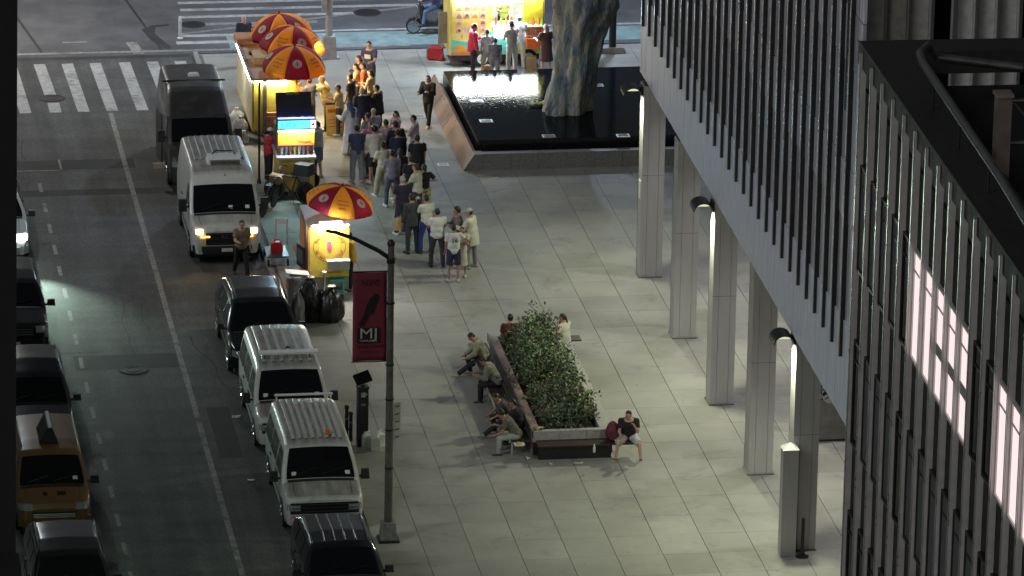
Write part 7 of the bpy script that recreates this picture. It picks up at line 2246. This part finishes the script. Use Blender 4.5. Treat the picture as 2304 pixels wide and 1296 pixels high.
person('man in a yellow jacket and black trousers at the serving side of the near cart', (18.39, 149.33) + (0,), 85, 1.72, ('reach', 'hold'), top=('jacket', (0.62, 0.36, 0.04)), bottom=('trousers', blk), hair=('short', 0), skin=1, shoe=(0.3, 0.28, 0.26), group=VN)
person('man in a tan shirt walking in the road in front of the delivery van', (15.49, 151.18) + (-0.118,), 190, 1.72, ('down', 'hold'), legs='walk', top=('tee', (0.22, 0.17, 0.13)), bottom=('trousers', blk), hair=('short', 1), skin=0, shoe=(0.03, 0.03, 0.03))
C2 = 'customers at the turquoise cart'
person('man in a red jacket and black trousers looking at his phone', (24.95, 170.91) + (0,), -85, 1.74, ('phone', 'down'), legs='ease', top=('jacket', (0.60, 0.04, 0.08)), bottom=('trousers', (0.03, 0.03, 0.035)), hair=('short', 0), skin=2, shoe=(0.25, 0.25, 0.26), group=C2)
person('boy in a slate shirt and grey shorts walking in front of the turquoise cart', (25.58, 170.28) + (0,), -10, 1.45, ('down', 'down'), legs='walk', top=('tee', (0.15, 0.15, 0.21)), bottom=('shorts', (0.2, 0.2, 0.22)), hair=('short', 1), skin=1, shoe=(0.2, 0.18, 0.18), group=C2)
person('woman in pale grey with a paper bag just behind the boy in slate', (25.42, 170.87) + (0,), 20, 1.55, ('down', 'down'), legs='ease', top=('tee', (0.36, 0.35, 0.34)), bottom=('shorts', (0.3, 0.28, 0.27)), hair=('short', 1), skin=1, shoe=(0.3, 0.25, 0.22), bulk=0.9, group=C2)
person('man in beige with a dark cap holding a tray at the turquoise cart', (26.22, 170.90) + (0,), 30, 1.78, ('hold', 'hold'), top=('tee', (0.38, 0.35, 0.33)), bottom=('trousers', (0.46, 0.42, 0.37)), hair=('cap', (0.10, 0.10, 0.09)), skin=0, shoe=(0.2, 0.15, 0.14), group=C2)
person('man in a white cap and pale shirt and trousers at the turquoise counter', (26.56, 171.61) + (0,), 5, 1.78, ('hold', 'hold'), top=('tee', (0.56, 0.56, 0.60)), bottom=('trousers', (0.50, 0.47, 0.42)), hair=('cap', (0.62, 0.60, 0.64)), skin=0, shoe=(0.3, 0.24, 0.22), group=C2)
person('woman with reddish hair in a dark brown dress half hidden by the sculpture', (27.30, 170.70) + (0,), 20, 1.70, ('hold', 'hold'), top=('dress', (0.09, 0.045, 0.04), 0.55), bottom=(None, None), hair=('long', (0.30, 0.16, 0.12)), skin=0, shoe=(0.2, 0.12, 0.1), group=C2)
person('vendor in a lime green shirt inside the turquoise cart', (26.2, 172.75, 0.62), 180, 1.60, ('reach', 'hold'), lean=8, top=('tee', (0.50, 0.62, 0.20)), hair=('short', 0), skin=1, group=C2)
paper_bag('brown paper bag beside the boy in front of the turquoise cart', (25.38, 170.80) + (0.0,), 1.0, 0.5)
person('rider in blue jeans sitting on the motor scooter', (24.55, 176.67) + (-0.118,), 90, 1.74, ('grip', 'grip'), legs='ride', lean=8, top=('jacket', (0.09, 0.11, 0.20)), bottom=('jeans', (0.14, 0.20, 0.34)), hair=('short', 0), skin=0, shoe=(0.05, 0.05, 0.06), sit=0.86)

# -- around the planter
S1 = 'people sitting at the planter'
person('man in a beige jumper with one leg stretched out on the side bench', (21.12, 141.6, 0), 90, 1.74, ('knee', 'knee'), legs='sit_out', lean=30, head=(28, 0), top=('jacket', (0.34, 0.32, 0.24)), bottom=('trousers', (0.015, 0.015, 0.018)), hair=('short', 0), skin=1, shoe=(0.3, 0.29, 0.2), sit=0.45, group=S1)
person('man in a pale jacket eating, hunched on the side bench', (21.15, 139.45, 0), 80, 1.76, ('eat', 'eat'), legs='sit', lean=30, head=(28, 0), top=('jacket', (0.20, 0.20, 0.16)), bottom=('trousers', (0.014, 0.014, 0.016)), hair=('short', 0), skin=1, shoe=(0.04, 0.035, 0.035), sit=0.45, group=S1)
person('woman all in black with long hair on the near end of the side bench', (21.22, 135.95, 0), 80, 1.64, ('eat', 'eat'), legs='sit_in', lean=14, head=(20, 0), top=('jacket', (0.014, 0.013, 0.014)), bottom=('trousers', (0.013, 0.013, 0.014)), hair=('long', 0), skin=1, shoe=(0.03, 0.03, 0.03), sit=0.45, group=S1)
person('man in a brown shirt and pale trousers crouched low over his food', (21.05, 135.25, 0), 78, 1.76, ('knee', 'eat'), legs='sit', lean=36, head=(24, 0), top=('tee', (0.12, 0.11, 0.09)), bottom=('trousers', (0.34, 0.36, 0.32)), hair=('curly', 0), skin=1, shoe=(0.03, 0.03, 0.035), sit=0.45, group=S1)
person('person in dark grey with crossed ankles behind the crouching man', (21.08, 136.7, 0), 95, 1.7, ('knee', 'knee'), legs='sit_out', lean=34, head=(20, 10), top=('tee', (0.07, 0.065, 0.06)), bottom=('trousers', (0.03, 0.028, 0.03)), hair=('short', 0), skin=1, shoe=(0.3, 0.3, 0.3), sit=0.45, group=S1)
person('man in a black shirt and white shorts with his hand at his mouth', (23.92, 134.86, 0), 172, 1.78, ('chin', 'knee'), legs='sit_wide', lean=20, head=(10, -14), top=('tee', (0.016, 0.014, 0.016)), bottom=('shorts', (0.46, 0.46, 0.46)), hair=('short', 0), skin=0, shoe=(0.04, 0.04, 0.04), sit=0.45, bulk=1.12, group=S1)
person('man in a maroon shirt sitting with his back to the shrubs', (21.99, 142.66) + (0,), 5, 1.74, ('knee', 'knee'), legs='sit', lean=6, top=('tee', (0.10, 0.02, 0.02)), bottom=('trousers', (0.03, 0.03, 0.03)), hair=('short', 0), skin=1, sit=0.45, bulk=1.1, group=S1)
person('person with tied hair in a white shirt behind the tall rose bush', (23.49, 142.63) + (0,), 40, 1.7, ('knee', 'hold'), legs='sit', lean=8, head=(6, 20), top=('tee', (0.56, 0.55, 0.46)), bottom=('trousers', (0.05, 0.05, 0.06)), hair=('pony', 0), skin=1, sit=0.45, bulk=1.0, group=S1)
bp_ = thing('backpack', 'dark red backpack on the bench behind the man in white shorts', 'backpack', (23.5, 134.82, 0.445), 0.2)
lumpy('pack_body', cm((0.12, 0.02, 0.03), 0.7), bp_, (0, 0, 0.2), (0.2, 0.13, 0.3), 61, n=12, ridges=0.02)
MB().box((0, -0.12, 0.16), (0.24, 0.06, 0.2), taper=0.85).build('front_pocket', cm((0.10, 0.018, 0.025), 0.7), bp_)
tube('strap', M['dark'], bp_, [(-0.06, 0.08, 0.42), (0, 0.06, 0.5), (0.06, 0.08, 0.42)], 0.012, 6)
